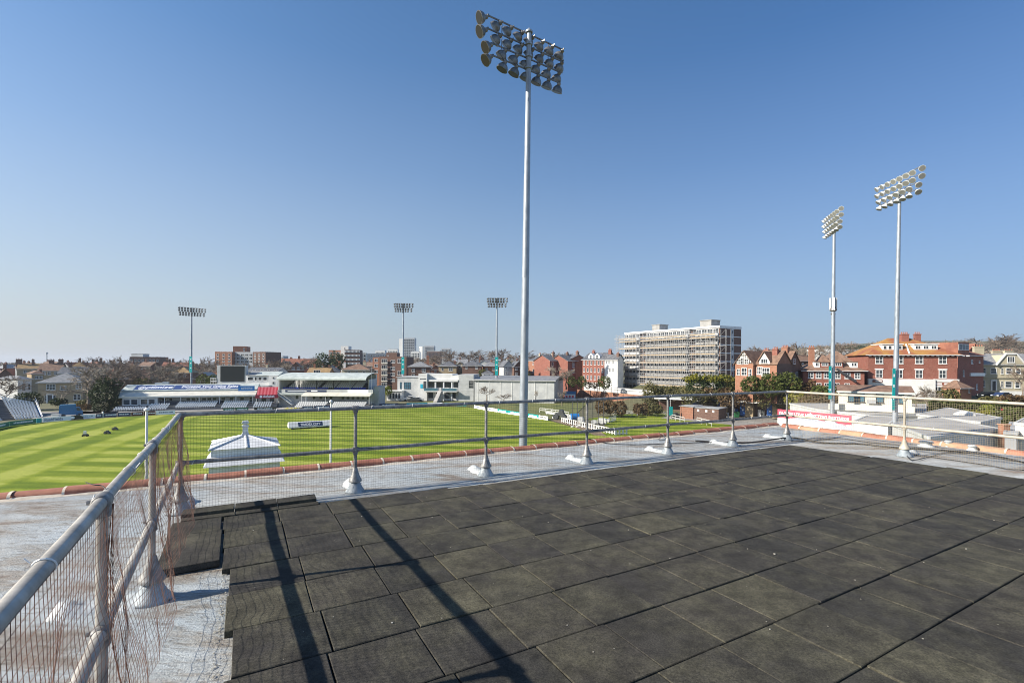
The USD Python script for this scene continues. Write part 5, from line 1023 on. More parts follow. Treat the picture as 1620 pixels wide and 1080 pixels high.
# yard things
A, B = at(1080, HZ, 116.5), at(1132, HZ, 113); v = (B - A)[:2]; L = float(np.hypot(*v)); t = thing("brick_shed", "low red brick shed with a shaded side in the gravel yard", "shed", (A[0] - .6, A[1], GZ), -.75)
b = MB(); b.box(0, 3.2, 0, 5.5, 0, 2.9); mesh("wall", b, "brick_orange", t); b = MB(); b.box(-.2, 3.4, -.2, 5.7, 2.9, 3.05); mesh("roof", b, "roof_grey", t)
b = MB(); b.box(3.2, 9.0, .3, 5.2, 0, 2.75); mesh("side_wing", b, "brick_brown", t); b = MB(); b.box(3.42, 9.2, .1, 5.4, 2.76, 2.9); mesh("wing_roof", b, "roof_grey", t)
for x in (4.3, 6.2, 7.8): b = MB(); b.box(x - .25, x + .25, .24, .3, 1.9, 2.4); mesh("small_window", b, "frame_white", t)
t = thing("open_store", "dark store front left of the red shed under the flat roof", "store", (*at(1056, 600, 132)[:2], GZ), -.1); b = MB(); b.box(-2, 9, 0, 5, 0, 3.0); mesh("wall", b, "brick_brown", t); b = MB(); b.box(-2.3, 9.3, -.6, 5.3, 3.0, 3.2); mesh("roof", b, "roof_flat", t)
b = MB(); b.box(1, 7, -.06, 0, 0, 2.6); mesh("opening", b, "screen_black", t)
for px, py, s, lab, m in ((1068, 661, 1.0, "left bicycle and mower clutter by the red shed", "machine_dark"), (1080, 660.5, 1.15, "dark mower in front of the red shed wall", "machine_dark")):
    p = gp(px, py); t = thing("ride_on_mower", lab, "mower", p, .3, scale=s); b = MB(); b.box(-1.0, .9, -.5, .5, .35, .8); b.box(-.2, .5, -.4, .4, .8, 1.3); mesh("body", b, m, t); b = MB(); b.tube([(-.5, 0, .8), (-.65, 0, 1.4)], .04, 6); b.tube([(-.65, -.2, 1.4), (-.65, .2, 1.4)], .03, 6); mesh("steering", b, "frame_dark", t)
    for x, y, r in ((-.7, -.5, .28), (.6, -.5, .4), (-.7, .5, .28), (.6, .5, .4)): b = MB(); b.tube([(x, y - .1, r), (x, y + .1, r)], r, 12); mesh("wheel", b, "rubber_black", t)
p = gp(1164, 660.5); t = thing("green_bin", "green wheeled bin before the flat roofed workshop", "bin", p); b = MB(); frus(b, .55, -.5, .5, .15, .68, -.6, .6, 1.35); mesh("bin_body", b, "bin_green", t); b = MB(); b.box(-.72, .72, -.64, .66, 1.35, 1.46); mesh("lid", b, "bin_green", t)
for x in (-.5, .5): b = MB(); b.tube([(x - .05, -.4, .15), (x + .05, -.4, .15)], .15, 8); mesh("wheel", b, "rubber_black", t)
p = gp(1061, 662); t = thing("teal_sign_post", "turquoise sign on a post at the corner of the practice lawn", "sign", p); b = MB(); b.tube([(0, 0, 0), (0, 0, 4.6)], .06, 8); mesh("post", b, "frame_white", t); b = MB(); b.box(-.45, .45, -.1, -.06, .8, 2.9); mesh("panel", b, "sign_teal", t)

# flat roofed workshop with blue doors
loc, rz, W = frame2(1040, 131, 1262, 112, 0); t = thing("workshop", "flat roofed buff workshop with open blue doors beyond the practice lawn", "workshop", (loc[0], loc[1], GZ + .3), rz); X = lambda px: (px - 1040) / 222 * W
zt = zat(1160, 634.5, 121) - GZ - .3; b = MB(); b.box(0, W, 3.0, 8, 0, zt); mesh("back_wall", b, "brick_brown", t)
for a, e in ((1092, 1098), (1118, 1127), (1150, 1157.5), (1187, 1199), (1227, 1234), (1247, 1262)): b = MB(); b.box(X(a), X(e), 0, 3.0, 0, zt); mesh("brick_pier", b, "brick_buff", t)
b = MB(); b.box(-.5, W + .3, -1.0, 8.5, zt, zt + .25); mesh("roof", b, "roof_grey_green", t); b = MB(); b.box(-.5, W + .3, -1.08, -1.0, zt - .12, zt + .32); mesh("fascia", b, "paint_white", t)
for px in (1147, 1183, 1223): b = MB(); b.M = TR(X(px), 0, 0, math.radians(18)); b.box(-.55, .55, -.05, .05, .1, zt - .2); dr = mesh("blue_door", b, "door_blue", t); b = MB(); b.M = TR(X(px), 0, 0, math.radians(18)); b.box(-.1, .3, -.06, -.052, 1.4, 1.75); mesh("notice", b, "sign_white", dr)
b = MB(); b.box(X(1098), X(1113), .4, .5, zt - 1.2, zt); mesh("blue_board", b, "door_blue", t)
for px, m in ((1167, "plastic_white"), (1172, "door_blue"), (1207, "plastic_white"), (1212, "machine_dark")): b = MB(); b.box(X(px) - .35, X(px) + .35, 1.5, 2.2, 0, 1.7); mesh("locker", b, m, t)

# low flat roofs, the red sign and parasols on the right
def flatblock(label, pts, z1, m="render_grey", rm="roof_flat", lip=.10, lm="render_grey", zb=GZ - .5, cat="flat roofed building"):
    import shapely.geometry as sg
    pg = sg.Polygon(pts); pg = pg if pg.exterior.is_ccw else sg.Polygon(list(pg.exterior.coords)[::-1]); c = np.array(pg.exterior.coords)[:-1]
    t = thing("flat_building", label, cat); b = MB(); b.prism([(x, y, zb) for x, y in c], z1 - zb, (0, 0, 1)); mesh("wall", b, m, t)
    b = MB(); inn = np.array(pg.buffer(-.12, join_style=2).exterior.coords)[:-1]; out = np.array(pg.buffer(.14, join_style=2).exterior.coords)[:-1]
    b.prism([(x, y, z1 + .004) for x, y in (inn if sg.Polygon(inn).exterior.is_ccw else inn[::-1])], .05, (0, 0, 1)); mesh("roof", b, rm, t)
    b = MB(); n = len(c)
    cen = c.mean(0)
    for i in range(n):
        p, q = c[i], c[(i + 1) % n]; e = (q - p) / np.linalg.norm(q - p); nr = np.array([e[1], -e[0]])
        o = [(p + nr * .1 - e * .1), (q + nr * .1 + e * .097), (q - nr * .11 + e * .097), (p - nr * .11 - e * .1)]; b.prism([(x, y, z1 - .18 + .002 * i) for x, y in o], .18 + lip, (0, 0, 1))
    mesh("roof_edge", b, lm, t); return t
g2 = lambda px, d: tuple(at(px, HZ, d)[:2])
flatblock("long flat roof with white edge behind the red sign", [g2(1250, 92), g2(1292, 80), g2(1375, 70.5), g2(1465, 71.5), g2(1465, 92)], zat(1330, 652, 75))
flatblock("pale flat roof in front of the low brown roofed house, right of the red sign", [g2(1352, 62), g2(1405, 58.5), g2(1420, 67), g2(1372, 69)], zat(1400, 668, 61), "render_white")
flatblock("grey flat roof with white front edge left of the clipped hedge", [g2(1452, 67), g2(1551, 58), g2(1584, 63), g2(1500, 78)], zat(1500, 662, 62))
flatblock("broad low flat roof just beyond the right coping", [g2(1412, 56), g2(1470, 45.5), g2(1583, 52), g2(1480, 64)], zat(1500, 678, 52), "render_grey")
flatblock("white block at the right edge beyond the grey fence panel", [g2(1607, 50), g2(1665, 47), g2(1700, 58), g2(1640, 62)], zat(1620, 671, 49), "render_white")
flatblock("grey lean-to roof between the blue plaque wall and the white block", [g2(1590, 49), g2(1608, 48.5), g2(1625, 56), g2(1600, 58)], zat(1600, 684, 49), "roof_grey", "roof_grey", .1, "roof_grey")
t = thing("brick_pillar", "orange brick pillar left of the white block at the right edge", "pillar", (*at(1589, HZ, 50.5)[:2], GZ)); z = zat(1590, 672, 50.5) - GZ; b = MB(); b.box(-.32, .32, -.3, .3, 0, z); mesh("shaft", b, "brick_orange", t); b = MB(); b.box(-.4, .4, -.38, .38, z, z + .12); mesh("cap", b, "terracotta_pale", t)
t = thing("rooflight", "white domed rooflight on the grey flat roof before the hedge", "rooflight", (*at(1526, HZ, 66)[:2], zat(1500, 662, 62) + .05), -.3); b = MB(); frus(b, 1.0, -.6, .6, .0, .9, -.5, .5, .25); mesh("kerb", b, "render_grey", t); b = MB(); frus(b, .9, -.5, .5, .25, .35, -.2, .2, .55); mesh("dome", b, "plastic_white", t)
loc, rz, W = frame2(1231, 67, 1347.5, 58.5, 0); t = thing("red_sign", "long red sign reading O and G Creative Marketing Partners beyond the corner of the roof", "sign", (loc[0], loc[1], GZ), rz)
z0, z1 = zat(1290, 666, 62.5) - GZ, zat(1290, 652.0, 62.5) - GZ; b = MB(); b.box(0, W, -.05, .05, z0, z1); pn = mesh("panel", b, "sign_red", t); wall_text(pn, "O&G CREATIVE MARKETING PARTNERS", .22, -.062, z0 + .32, .52, "sign_white", W - .45)
b = MB(); b.box(0, W, -.04, .04, z0 - 1.1, z0 - .03); mesh("lower_panel", b, "sign_white", t); b = MB(); [b.box(x - .06, x + .06, .05, .15, 0, z0) for x in np.linspace(.3, W - .3, 6)]; mesh("leg", b, "mast_steel", t, kind="stuff")
b = MB(); b.box(W * .87, W * .945, -.055, -.042, z0 - 1.0, z0 - .04); mesh("red_patch", b, "sign_red", pn)
for px, d, w, lab in ((1282.5, 59.5, 1.1, "left white parasol top rising in front of the red sign"), (1313.5, 56, .95, "right white parasol top before the sign, at the aerial mast's foot")):
    zt = zat(px, 653 if px < 1300 else 660.5, d) - GZ; t = thing("parasol", lab, "parasol", (*at(px, HZ, d)[:2], GZ), .5); b = MB(); b.tube([(0, 0, 0), (0, 0, zt)], .04, 8); mesh("pole", b, "frame_white", t)
    b = MB(); ap = (0, 0, zt); c = [(w * math.cos(a), w * math.sin(a), zt - .75) for a in np.arange(8) * math.pi / 4]; [b.poly([ap, c[i], c[(i + 1) % 8]]) for i in range(8)]; [b.poly([ap, c[(i + 1) % 8], c[i]]) for i in range(8)]
    v_, f_ = b.arrays(); mesh("canopy", (v_, f_[:8]), "cloth_white", t)
loc, rz, W = frame2(1250, 56, 1337, 50.5, 0); t = thing("marquee", "low white marquee roof below the red sign", "marquee", (loc[0], loc[1], GZ), rz); ze = zat(1290, 677, 53) - GZ; b = MB()
b.prism([(0, 0, ze), (W, 0, ze - .15), (W * .7, 0, ze + .42), (0, 0, ze + .75)], 2.5, (0, 1, 0)); mesh("canopy", b, "cloth_white", t)
for x in (.1, W / 2, W - .2): b = MB(); b.tube([(x, .1, 0), (x, .1, ze)], .04, 6); mesh("pole", b, "frame_white", t)

# low house with brown roof standing on the flat roofed block
t, zb, W, E, k = house("low white bungalow with long brown roof on the flat roofs behind the right floodlight", 1328, 1443, 79, 74, 619.5, 610.5, "paint_cream", "tile_brown", 6.5, "gable_x", name="bungalow", cat="bungalow", drop=4.5, ov=.3)
Xb = lambda px: (px - 1328) / 115 * W
for px, w in ((1348, 9), (1357, 7.5), (1365, 8), (1394, 10), (1427, 7)): window(t, FM(), Xb(px), zat(1385, 629, 76.5) - zb, w * k, 15 * k, 1, 1, True, "frame_dark", "window_blue")
b = MB(); b.box(Xb(1373), Xb(1387), -1.2, -.4, zat(1385, 638, 76) - zb, zat(1385, 632.5, 76) - zb); mesh("cooling_unit", b, "roof_grey", t)
b = MB(); b.box(-.3, W + .3, -.55, -.40, E - .25, E + .02); mesh("front_gutter", b, "roof_grey_green", t)
b = MB(); b.box(-1.5, W, -2.6, -2.4, zat(1385, 650, 75) - zb, zat(1385, 640.5, 75) - zb); mesh("parapet", b, "paint_cream", t)
# ------------------------------------------------------------------ apartment block under scaffolding
A0, A1 = np.array([44.6, 190.5]), np.array([66.1, 154.0]); v = A1 - A0; L = float(np.hypot(*v)); rz = math.atan2(v[1], v[0]); zb = -7.6; ztop = zat(1137, 515.0, 154.0); NF = 8; FH = (ztop - .7 - zb) / NF; D = 11.0
t = thing("apartment_block", "eight storey white apartment block with dark brick end wall behind scaffolding", "apartment block", (*A0, zb), rz)
def U(px):      # place along the facade seen at a pixel column
    q = (px - CX) / FOC; d = v / L; return (q * A0[1] - A0[0]) / (d[0] - q * d[1])
SEC = [(0, U(1012)), (U(1022), U(1090)), (U(1101), L)]
b = MB()
for a, e in SEC: b.box(a, e, 0, D, 0, NF * FH)
mesh("wall", b, "facade_grey", t)
b = MB()
for a, e in ((SEC[0][1], SEC[1][0]), (SEC[1][1], SEC[2][0])): b.box(a, e, .9, D - .1, 0, NF * FH - .1)
mesh("stair_recess", b, "brick_brown", t)
b = MB(); b.box(L + .01, L + .30, .15, D * .52, 0, NF * FH); b.box(L + .01, L + .30, D * .66, D, 0, NF * FH); mesh("end_wall", b, "brick_brown", t)
b = MB(); b.box(L + .012, L + .26, D * .52, D * .66, 0, NF * FH); mesh("end_panel", b, "render_grey", t)
b = MB(); [b.box(L + .02, L + .36, .1, D + .05, i * FH - .14, i * FH + .14) for i in range(1, NF + 1)]; mesh("floor_band", b, "paint_white", t, kind="stuff")
for i in range(NF): window(t, FM(L + .26, 0, 0, 90), D * .59, i * FH + 1.5, 1.0, 1.3, 1, 1, False, "frame_white")
b = MB(); b.box(-.2, L + .4, -.25, D + .1, NF * FH + .16, NF * FH + .75); mesh("parapet", b, "paint_white", t)
for px, w in ((1028, 3.6), (1106.5, 4.4)): u = U(px); b = MB(); b.box(u - w / 2, u + w / 2, 3, 7.5, NF * FH + .75, NF * FH + 3.0); b.box(u - w / 2 - .2, u + w / 2 + .2, 2.8, 7.7, NF * FH + 3.0, NF * FH + 3.25); mesh("plant_room", b, "facade_grey", t)
for si, (a, e) in enumerate(SEC):
    n = int((e - a) / 1.75)
    for i in range(NF):
        b = MB(); b.box(a + .05, e - .05, -.55, -.003, i * FH + .05, i * FH + .95 if i else .3); mesh("balcony_front", b, "paint_white" if i == NF - 1 or (i * 7 + si * 3) % 7 == 0 else "facade_grey", t)
        for k in range(n):
            window(t, FM(), a + (k + .5) * (e - a) / n, i * FH + 1.78, (e - a) / n * .92, 1.62, 2, 1, False, "frame_white", "window_glass", .09)
for a, e in ((SEC[0][1], SEC[1][0]), (SEC[1][1], SEC[2][0])):
    for i in range(NF): window(t, FM(0, .9), (a + e) / 2, i * FH + 1.6, min(1.6, (e - a) * .5), 1.3, 2, 1, False, "frame_dark")
# scaffolding in front of it
t = thing("scaffolding", "tube scaffolding with timber decks covering the white apartment block", "scaffolding", (*A0, zb), rz); rs = random.Random(3); DECK = {}
Hs = NF * FH + .4; us = np.linspace(-2.4, L + .2, 26)
for x in us:
    for y in (-2.15, -.95): b = MB(); b.tube([(x, y, 0), (x, y, Hs - rs.uniform(0, 1.8) - (1.5 if x > L * .8 else 0))], .065, 5, cap=False); mesh("standard", b, "scaffold_tube", t)
for x in (L + 1.4, L + 3.0): b = MB(); b.tube([(x, -.9, 0), (x, -.9, Hs - 1)], .045, 5); mesh("standard", b, "scaffold_tube", t); b = MB(); b.tube([(x, 1.8, 0), (x, 1.8, Hs - 1)], .045, 5); mesh("standard", b, "scaffold_tube", t)
for i in range(1, NF + 1):
    z = i * FH - .55 if i < NF else NF * FH - 2.2
    for y, dz in ((-2.15, 0), (-.95, 0), (-2.15, .55), (-2.15, 1.05), (-2.15, 1.75)): b = MB(); b.tube([(-3.0 - rs.uniform(0, 1), y, z + dz), (L + .6 + rs.uniform(0, .8), y, z + dz)], .06, 5, cap=False); mesh("ledger", b, "scaffold_tube", t)
    for k in range(len(us) - 1):
        if rs.random() < .06 or any(a_ - .8 < us[k] < e_ - .2 for a_, e_ in ((SEC[0][1], SEC[1][0]), (SEC[1][1], SEC[2][0]))): continue
        for j in range(2): y = -2.1 + j * .56; DECK.setdefault((i, k // 3), MB()).box(us[k] - .1, us[k + 1] - .14, y, y + .54, z + .045, z + .12)
    b = MB(); [b.box(a_ - .8, e_ + .3, -2.2, -2.17, z + .11, z + .36) for a_, e_ in SEC]; mesh("toe_board", b, "scaffold_board", t)
for key in sorted(DECK): mesh("deck", DECK[key], "scaffold_board", t)
b = MB()
for k in range(0, 25):
    for i in range(k % 2, NF - 1, 2): z = (i + 1) * FH - .55; b.tube([(us[k], -2.2, z), (us[k + 1], -2.2, z + FH)], .055, 4, cap=False)
for i in range(1, NF): z = i * FH - .55; b.tube([(L + .4, -.9, z), (L + 3.0, -.9, z + FH * (.9 if i % 2 else .1))], .04, 4); b.tube([(L + .2, -.9, z), (L + 3.2, -.9, z)], .04, 4)
mesh("brace", b, "scaffold_tube", t, kind="stuff")

# ------------------------------------------------------------------ streets of houses
hs = house
hs("buff brick house with slate hip roof and white windows behind the blue van", 60, 131, 150, 155, 604.5, 589, "brick_buff", "slate_pale", 11, wins=[(80, 612, 11, 9, 3, 2), (99.5, 613.5, 7.5, 7), (124.5, 611, 7, 8), (73, 629.5, 3, 9, 1, 2), (86, 629.5, 3, 9, 1, 2), (119, 628.5, 4, 9, 1, 2), (125, 628.5, 4, 9, 1, 2)], door=(79, 625, 637, 5.5))
hs("white rendered house with tall window left of the buff brick house", 28, 50, 158, 162, 599, 594, "render_white", "slate_pale", 8, wins=[(37.5, 612, 5.5, 12, 1, 3), (46, 612, 3.5, 10, 1, 2)])
hs("dim house with brown roof at the left picture edge", -8, 24, 186, 190, 597, 583.5, "brick_brown", "tile_brown", 10, "gable_y", wins=[(4, 602, 5, 6), (14, 602, 5, 6)], chims=[(8, 576, 4)])
hs("house with orange lichen roof among the far left chimneys", 27, 62, 250, 255, 583, 575.5, "brick_buff", "tile_lichen", 10, "gable_x", wins=[(40, 588, 4, 5), (52, 588, 4, 5)], chims=[(27, 568.2, 7, .5, 4), (50, 568.5, 3, .4, 2)])
hs("house with brown hipped roof and two chimneys above the buff brick house", 60, 96, 218, 222, 586, 575, "brick_buff", "tile_brown", 11, "gable_x", wins=[(70, 590, 4, 5), (78, 590, 4, 5), (88, 590, 4, 5)], chims=[(76, 569.3, 6, .5, 3), (91, 568.3, 6, .5, 3)])
hs("grey roofed house right behind the buff brick house's ridge", 92, 135, 200, 204, 590, 581, "render_grey", "slate", 11, "gable_x", wins=[(101, 595, 4, 5), (120, 595, 4, 5)], chims=[(104, 573.5, 4)])
hs("white gabled house with lichen ridge at the far left behind the bare trees", 112, 137, 262, 266, 580, 572.3, "render_white", "tile_lichen", 9, "hip", wins=[(120, 583, 3, 4), (130, 583, 3, 4)], chims=[(125, 567, 3)])
hs("house with buff wall and flat gable between the lichen roof and the buff house", 50, 70, 195, 198, 591, 586, "brick_buff", "tile_brown", 9, "hip", wins=[(58, 597, 4, 5), (65, 597, 4, 5)], chims=[(68, 584.5, 3)])
hs("long brown terrace roof with many chimneys right of the white gabled house", 138, 205, 300, 310, 581, 575, "brick_brown", "tile_brown", 9, "gable_x", rows=(9, (585,), 2.6, 3.6), chims=[(144, 569, 3), (156, 566.5, 3.4), (172, 570, 3), (188, 570, 3)])
hs("dark brown house behind the ivy clad tree", 178, 206, 172, 174, 599, 590, "brick_brown", "slate", 9, "gable_x", wins=[(186, 604, 4, 6), (197, 604, 4, 6)], chims=[(200, 585, 4)])
hs("flats of grey brick with a rooftop plant room above the bare trees", 205, 252, 340, 345, 565, 565, "brick_brown", "roof_flat", 16, "flat", rows=(8, (570, 577), 3.2, 3.6), cat="block of flats", name="flats")
t = thing("roof_cabin", "grey plant room standing on the distant grey brick flats", "plant room", (*at(222, HZ, 350)[:2], zat(222, 565, 342) - .2)); b = MB(); b.box(-4.2, 4.2, -3, 3, 0, 2.6); mesh("wall", b, "tower_grey", t); b = MB(); b.box(-4.4, 4.4, -3.2, 3.2, 2.6, 2.85); mesh("roof", b, "roof_grey", t)
hs("house with bright lichen hip roof behind the pavilion, left of the far left floodlight", 271, 301, 212, 214, 589.5, 580.5, "brick_brown", "tile_lichen", 11, "hip", wins=[(279, 594, 4, 5), (292, 594, 4, 5)])
hs("low grey slate roof right of the far left floodlight", 304, 338, 205, 207, 599.5, 589, "brick_brown", "slate_pale", 10, "gable_y", wins=[(315, 603, 4, 4), (326, 603, 4, 4)])
hs("row of three chimneyed houses far behind the lichen hip roof", 256, 300, 330, 335, 579, 573, "brick_brown", "tile_red", 9, "gable_x", rows=(6, (583,), 3, 4), chims=[(260, 567.5, 2.6), (264.5, 568, 2.6), (270, 567.5, 2.8), (298, 564.5, 3.4)])
# brick flats right of centre left
t0 = hs("orange brick flats with white window stripes above the scoreboard's black screen", 340, 367, 300, 300, 557, 557, "brick_orange", "roof_flat", 14, "flat", rows=(3, (561, 566.2, 571.4, 576.6), 3.6, 3.0, 1, 1), cat="block of flats", name="flats")
hs("taller brick stair tower of the flats over the black screen", 368.5, 390, 306, 308, 548.5, 548.5, "brick_orange", "roof_flat", 9, "flat", wins=[(386, 553, 2.6, 4.5, 1, 1)], cat="tower", name="stair_tower", drop=27)
hs("blue glazed middle part of the flats over the black screen", 367, 400, 303, 303, 557.5, 557.5, "tower_grey", "roof_flat", 7, "flat", rows=(5, (561.5, 566.8, 572), 5, 3.8, 2, 1), cat="block of flats", name="flats")
hs("dark brick right wing of the flats over the black screen", 400.3, 420, 302, 300, 557.2, 557.2, "brick_brown", "roof_flat", 14, "flat", rows=(3, (561, 566.2, 571.4, 576.6), 3.0, 3.0, 1, 1), cat="block of flats", name="flats")
# the scoreboard's neighbour with dormers
t, zb_, W_, E_, k_ = hs("slate mansard roof with four white dormers behind the scoreboard building", 390, 440, 190, 190, 587, 581.5, "render_white", "slate", 8, "gable_x", chims=[(414.5, 576.5, 3, .5, 2, "brick_stone")])
for px in (401, 413.5, 424, 435): window(t, FM(0, .4), (px - 390) / 50 * W_, zat(415, 586.2, 190) - zb_, 4.4 * k_, 3.6 * k_, 1, 1, True)
hs("long red brick roofs under bare trees left of the cedar", 432, 500, 335, 340, 576, 567.5, "brick_red", "tile_red", 10, "gable_x", rows=(8, (580,), 3, 4), chims=[(470, 563, 3)])
hs("distant flat grey roof left above the red roofs", 433, 448, 520, 520, 563.2, 563.2, "tower_grey", "roof_flat", 12, "flat", rows=(4, (566,), 2, 2, 1, 1), cat="block of flats", name="flats")
hs("brown gabled house with buff end chimneys behind the grandstand roof's left", 457, 479, 226, 228, 585, 573, "brick_brown", "tile_brown", 10, "gable_y", wins=[(464, 583, 4, 5), (472, 583, 4, 5)], chims=[(459, 577, 3, .3, 2, "brick_stone"), (478, 577.5, 2.6, .3, 2, "brick_stone")])
hs("low house with blue dormer windows behind the grandstand roof's middle", 486, 520, 216, 217, 590, 582, "brick_buff", "tile_lichen", 9, "gable_x", wins=[(501.5, 587.5, 10, 4.5, 4, 1)], chims=[(493, 577, 3, .5, 2, "brick_orange"), (517, 579, 3)])
hs("dim slate house between the blue dormers and the cedar trunk", 512, 536, 236, 238, 586, 578, "render_grey", "slate", 9, "gable_y", wins=[(519, 588, 4, 4), (529, 588, 4, 4)], chims=[(531, 581, 3, .3, 2, "render_white")])
hs("wide brown hip roofed house behind the grandstand's right end", 541, 584, 206, 207, 584.3, 574.8, "brick_stone", "tile_brown", 12, "hip", wins=[(552, 590, 4, 6), (564, 590, 4, 6), (576, 590, 4, 6)], chims=[(542, 573, 3, .3, 2, "render_white"), (570, 571.5, 5, .7, 3, "brick_stone")])
t, zb_, W_, E_, k_ = hs("flats with white bands and a white lift tower behind the cedar", 545, 569.5, 350, 352, 554, 554, "brick_brown", "roof_flat", 16, "flat", cat="block of flats", name="flats")
for i in range(4): b = MB(); b.box(.02, W_ - .02, -.12, -.003, E_ - 1.6 - i * 2.9, E_ - .2 - i * 2.9); mesh("white_band", b, "paint_white", t); [window(t, FM(0, -.12), (j + .5) * W_ / 4, E_ - .9 - i * 2.9, 1.5, 1.1, 2, 1, False) for j in range(4)]
hs("white lift tower on the banded flats behind the cedar", 539, 551, 362, 362, 548, 548, "render_white", "roof_flat", 7, "flat", wins=[(545, 551, 2, 2, 1, 1)], cat="tower", name="lift_tower", drop=20)
hs("brown flats with pale balconies left of the white lift tower", 520, 544, 366, 366, 554.5, 554.5, "brick_orange", "roof_flat", 12, "flat", rows=(4, (558, 563, 568), 4.5, 3.2, 2, 1), cat="block of flats", name="flats")
hs("cream flats with open balconies right of the banded flats", 569.8, 579, 385, 386, 558.5, 558.5, "paint_cream", "roof_flat", 14, "flat", rows=(2, (562.5, 568, 573), 2.8, 3, 1, 1), cat="block of flats", name="flats")
hs("long low pale flats on the skyline behind the cream flats", 578, 612, 470, 475, 559.5, 559.5, "tower_grey", "roof_flat", 16, "flat", rows=(9, (562.5, 567), 2.4, 2.2, 1, 1), cat="block of flats", name="flats")
# brick flats with bays
t, zb_, W_, E_, k_ = hs("five storey brown brick flats with white bay windows left of the clubhouse floodlight", 600, 643, 226, 225, 565, 565, "brick_brown", "roof_flat", 12, "flat", rows=None, cat="block of flats", name="flats", wins=[(621.7, y, 7, 4.6, 3, 1) for y in (571.7, 582.3, 591.8, 601)] + [(632.5, y, 7, 7, 2, 1) for y in (571, 590, 600)])
for y in (571, 580.8, 590, 599.2, 608): 
    x = (609 - 600) / 43 * W_; z = zat(621, y, 225.5) - zb_; b = MB(); b.box(x - 1.5, x + 1.5, -.9, -.002, z - 1.25, z - .75); mesh("bay_sill", b, "paint_cream", t); window(t, FM(0, -.8), x, z, 2.7, 1.9, 3, 1, False)
b = MB(); b.box(-3.4, -.02, .6, 12, 0, E_ - .05); mesh("orange_end_wall", b, "brick_orange", t)
for y in (569.5, 578.5, 588): window(t, FM(0, .6), -1.7, zat(600, y, 226) - zb_, 1.8, 1.5, 2, 1, False)
hs("brown lift room on the roof of the bay windowed flats", 611, 628, 230, 230, 558.8, 558.8, "brick_brown", "roof_flat", 6, "flat", wins=[(614, 562, 1.6, 2, 1, 1)], cat="plant room", name="lift_room", drop=3.0)
hs("grey house with slate hip roof right of the bay windowed flats", 646, 680, 200, 201, 579.5, 571.5, "brick_brown", "slate_pale", 11, "hip", wins=[(654, 585.5, 5, 5), (670.5, 585.5, 6, 6), (654, 594, 5, 5)], chims=[(675, 564, 4, .7, 3, "brick_orange")])
hs("buff house with slate hip roof and white window above the clubhouse roof", 694, 722, 206, 206, 579, 571, "brick_buff", "slate", 10, "hip", wins=[(713, 583.8, 6, 6, 2, 2), (700, 584, 3, 4, 1, 1)], chims=[(717, 571, 4, .6)])
hs("small orange chimneyed cottage between the two slate hip houses", 681, 697, 225, 226, 584, 578, "brick_orange", "slate", 8, "gable_y", wins=[(689, 587, 3, 4)], chims=[(686.5, 575, 3, .2, 2, "brick_orange")])
hs("dark slate hip house behind the ribbed white block, left of the far floodlight", 731, 761, 206, 206, 578, 569.8, "brick_brown", "slate", 10, "hip", wins=[(754, 581, 4, 4.5), (738, 581, 3, 4)])
hs("pale gable house beside the dark slate hip house", 722, 733, 214, 214, 577.5, 573, "brick_stone", "tile_lichen", 8, "gable_y", wins=[(727, 580, 3, 4, 1, 1)])
hs("orange brick house with grey roof right behind the third far floodlight", 765.5, 790, 212, 213, 579, 572, "brick_orange", "slate_pale", 9, "hip", wins=[(770, 583.5, 3, 4), (781, 583.5, 3.5, 5)], chims=[(778.8, 570.3, 3, .4, 2, "brick_orange")])
hs("small white gabled cottage below the orange brick house", 763, 779, 186, 186, 590.5, 585.5, "render_white", "slate", 7, "hip", wins=[(767, 594, 1.8, 4, 1, 1), (774, 594, 1.8, 4, 1, 1)])
hs("grey gabled house with lit chimney left of the close floodlight mast", 797, 812, 204, 205, 579, 570.5, "render_grey", "slate", 9, "gable_y", wins=[(801, 582, 3, 4), (807, 582, 3, 4), (801, 590, 3, 4)], chims=[(806, 567.5, 4, .3, 2, "brick_stone")])
hs("dark gabled house with pale bay touching the close floodlight mast", 813, 829, 202, 203, 580, 571.5, "brick_brown", "slate", 9, "gable_y", wins=[(817, 583.5, 4, 4), (824, 584, 3, 4), (817, 591, 4, 4)], chims=[(822, 569, 3)])
# brick terrace right of the mast
t, zb_, W_, E_, k_ = hs("tall orange brick terrace house just right of the close floodlight mast", 836, 869, 214, 197, 570, 563, "brick_orange", "slate", 10, "gable_x", wins=[(844, 575, 3, 5, 1, 2), (851, 575, 3, 5, 1, 2), (858, 577, 4, 9, 2, 3), (865, 575, 2.5, 4, 1, 1), (844, 587, 3, 6, 1, 2), (851, 587, 3, 6, 1, 2), (858, 592, 4, 8, 2, 3)], chims=[(842, 559.5, 4, .4, 3, "brick_stone"), (862, 559.5, 4, .4, 3, "brick_stone")])
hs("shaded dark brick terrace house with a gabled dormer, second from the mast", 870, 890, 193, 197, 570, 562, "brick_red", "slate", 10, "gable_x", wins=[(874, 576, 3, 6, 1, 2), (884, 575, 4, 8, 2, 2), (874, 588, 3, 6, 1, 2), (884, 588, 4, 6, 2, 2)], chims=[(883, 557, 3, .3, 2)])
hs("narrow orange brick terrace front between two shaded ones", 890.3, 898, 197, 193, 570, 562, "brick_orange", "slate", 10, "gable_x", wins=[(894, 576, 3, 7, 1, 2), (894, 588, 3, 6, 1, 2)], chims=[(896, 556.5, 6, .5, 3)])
hs("shaded brick terrace house with bay below bare shrubs, left of the bright red terrace", 898.3, 921, 191, 197, 571, 562, "brick_red", "slate", 10, "gable_x", wins=[(907, 577, 6, 8, 3, 2), (916, 576, 3, 6, 1, 2), (906, 587, 7, 5, 3, 1)], chims=[(912, 558, 3)])
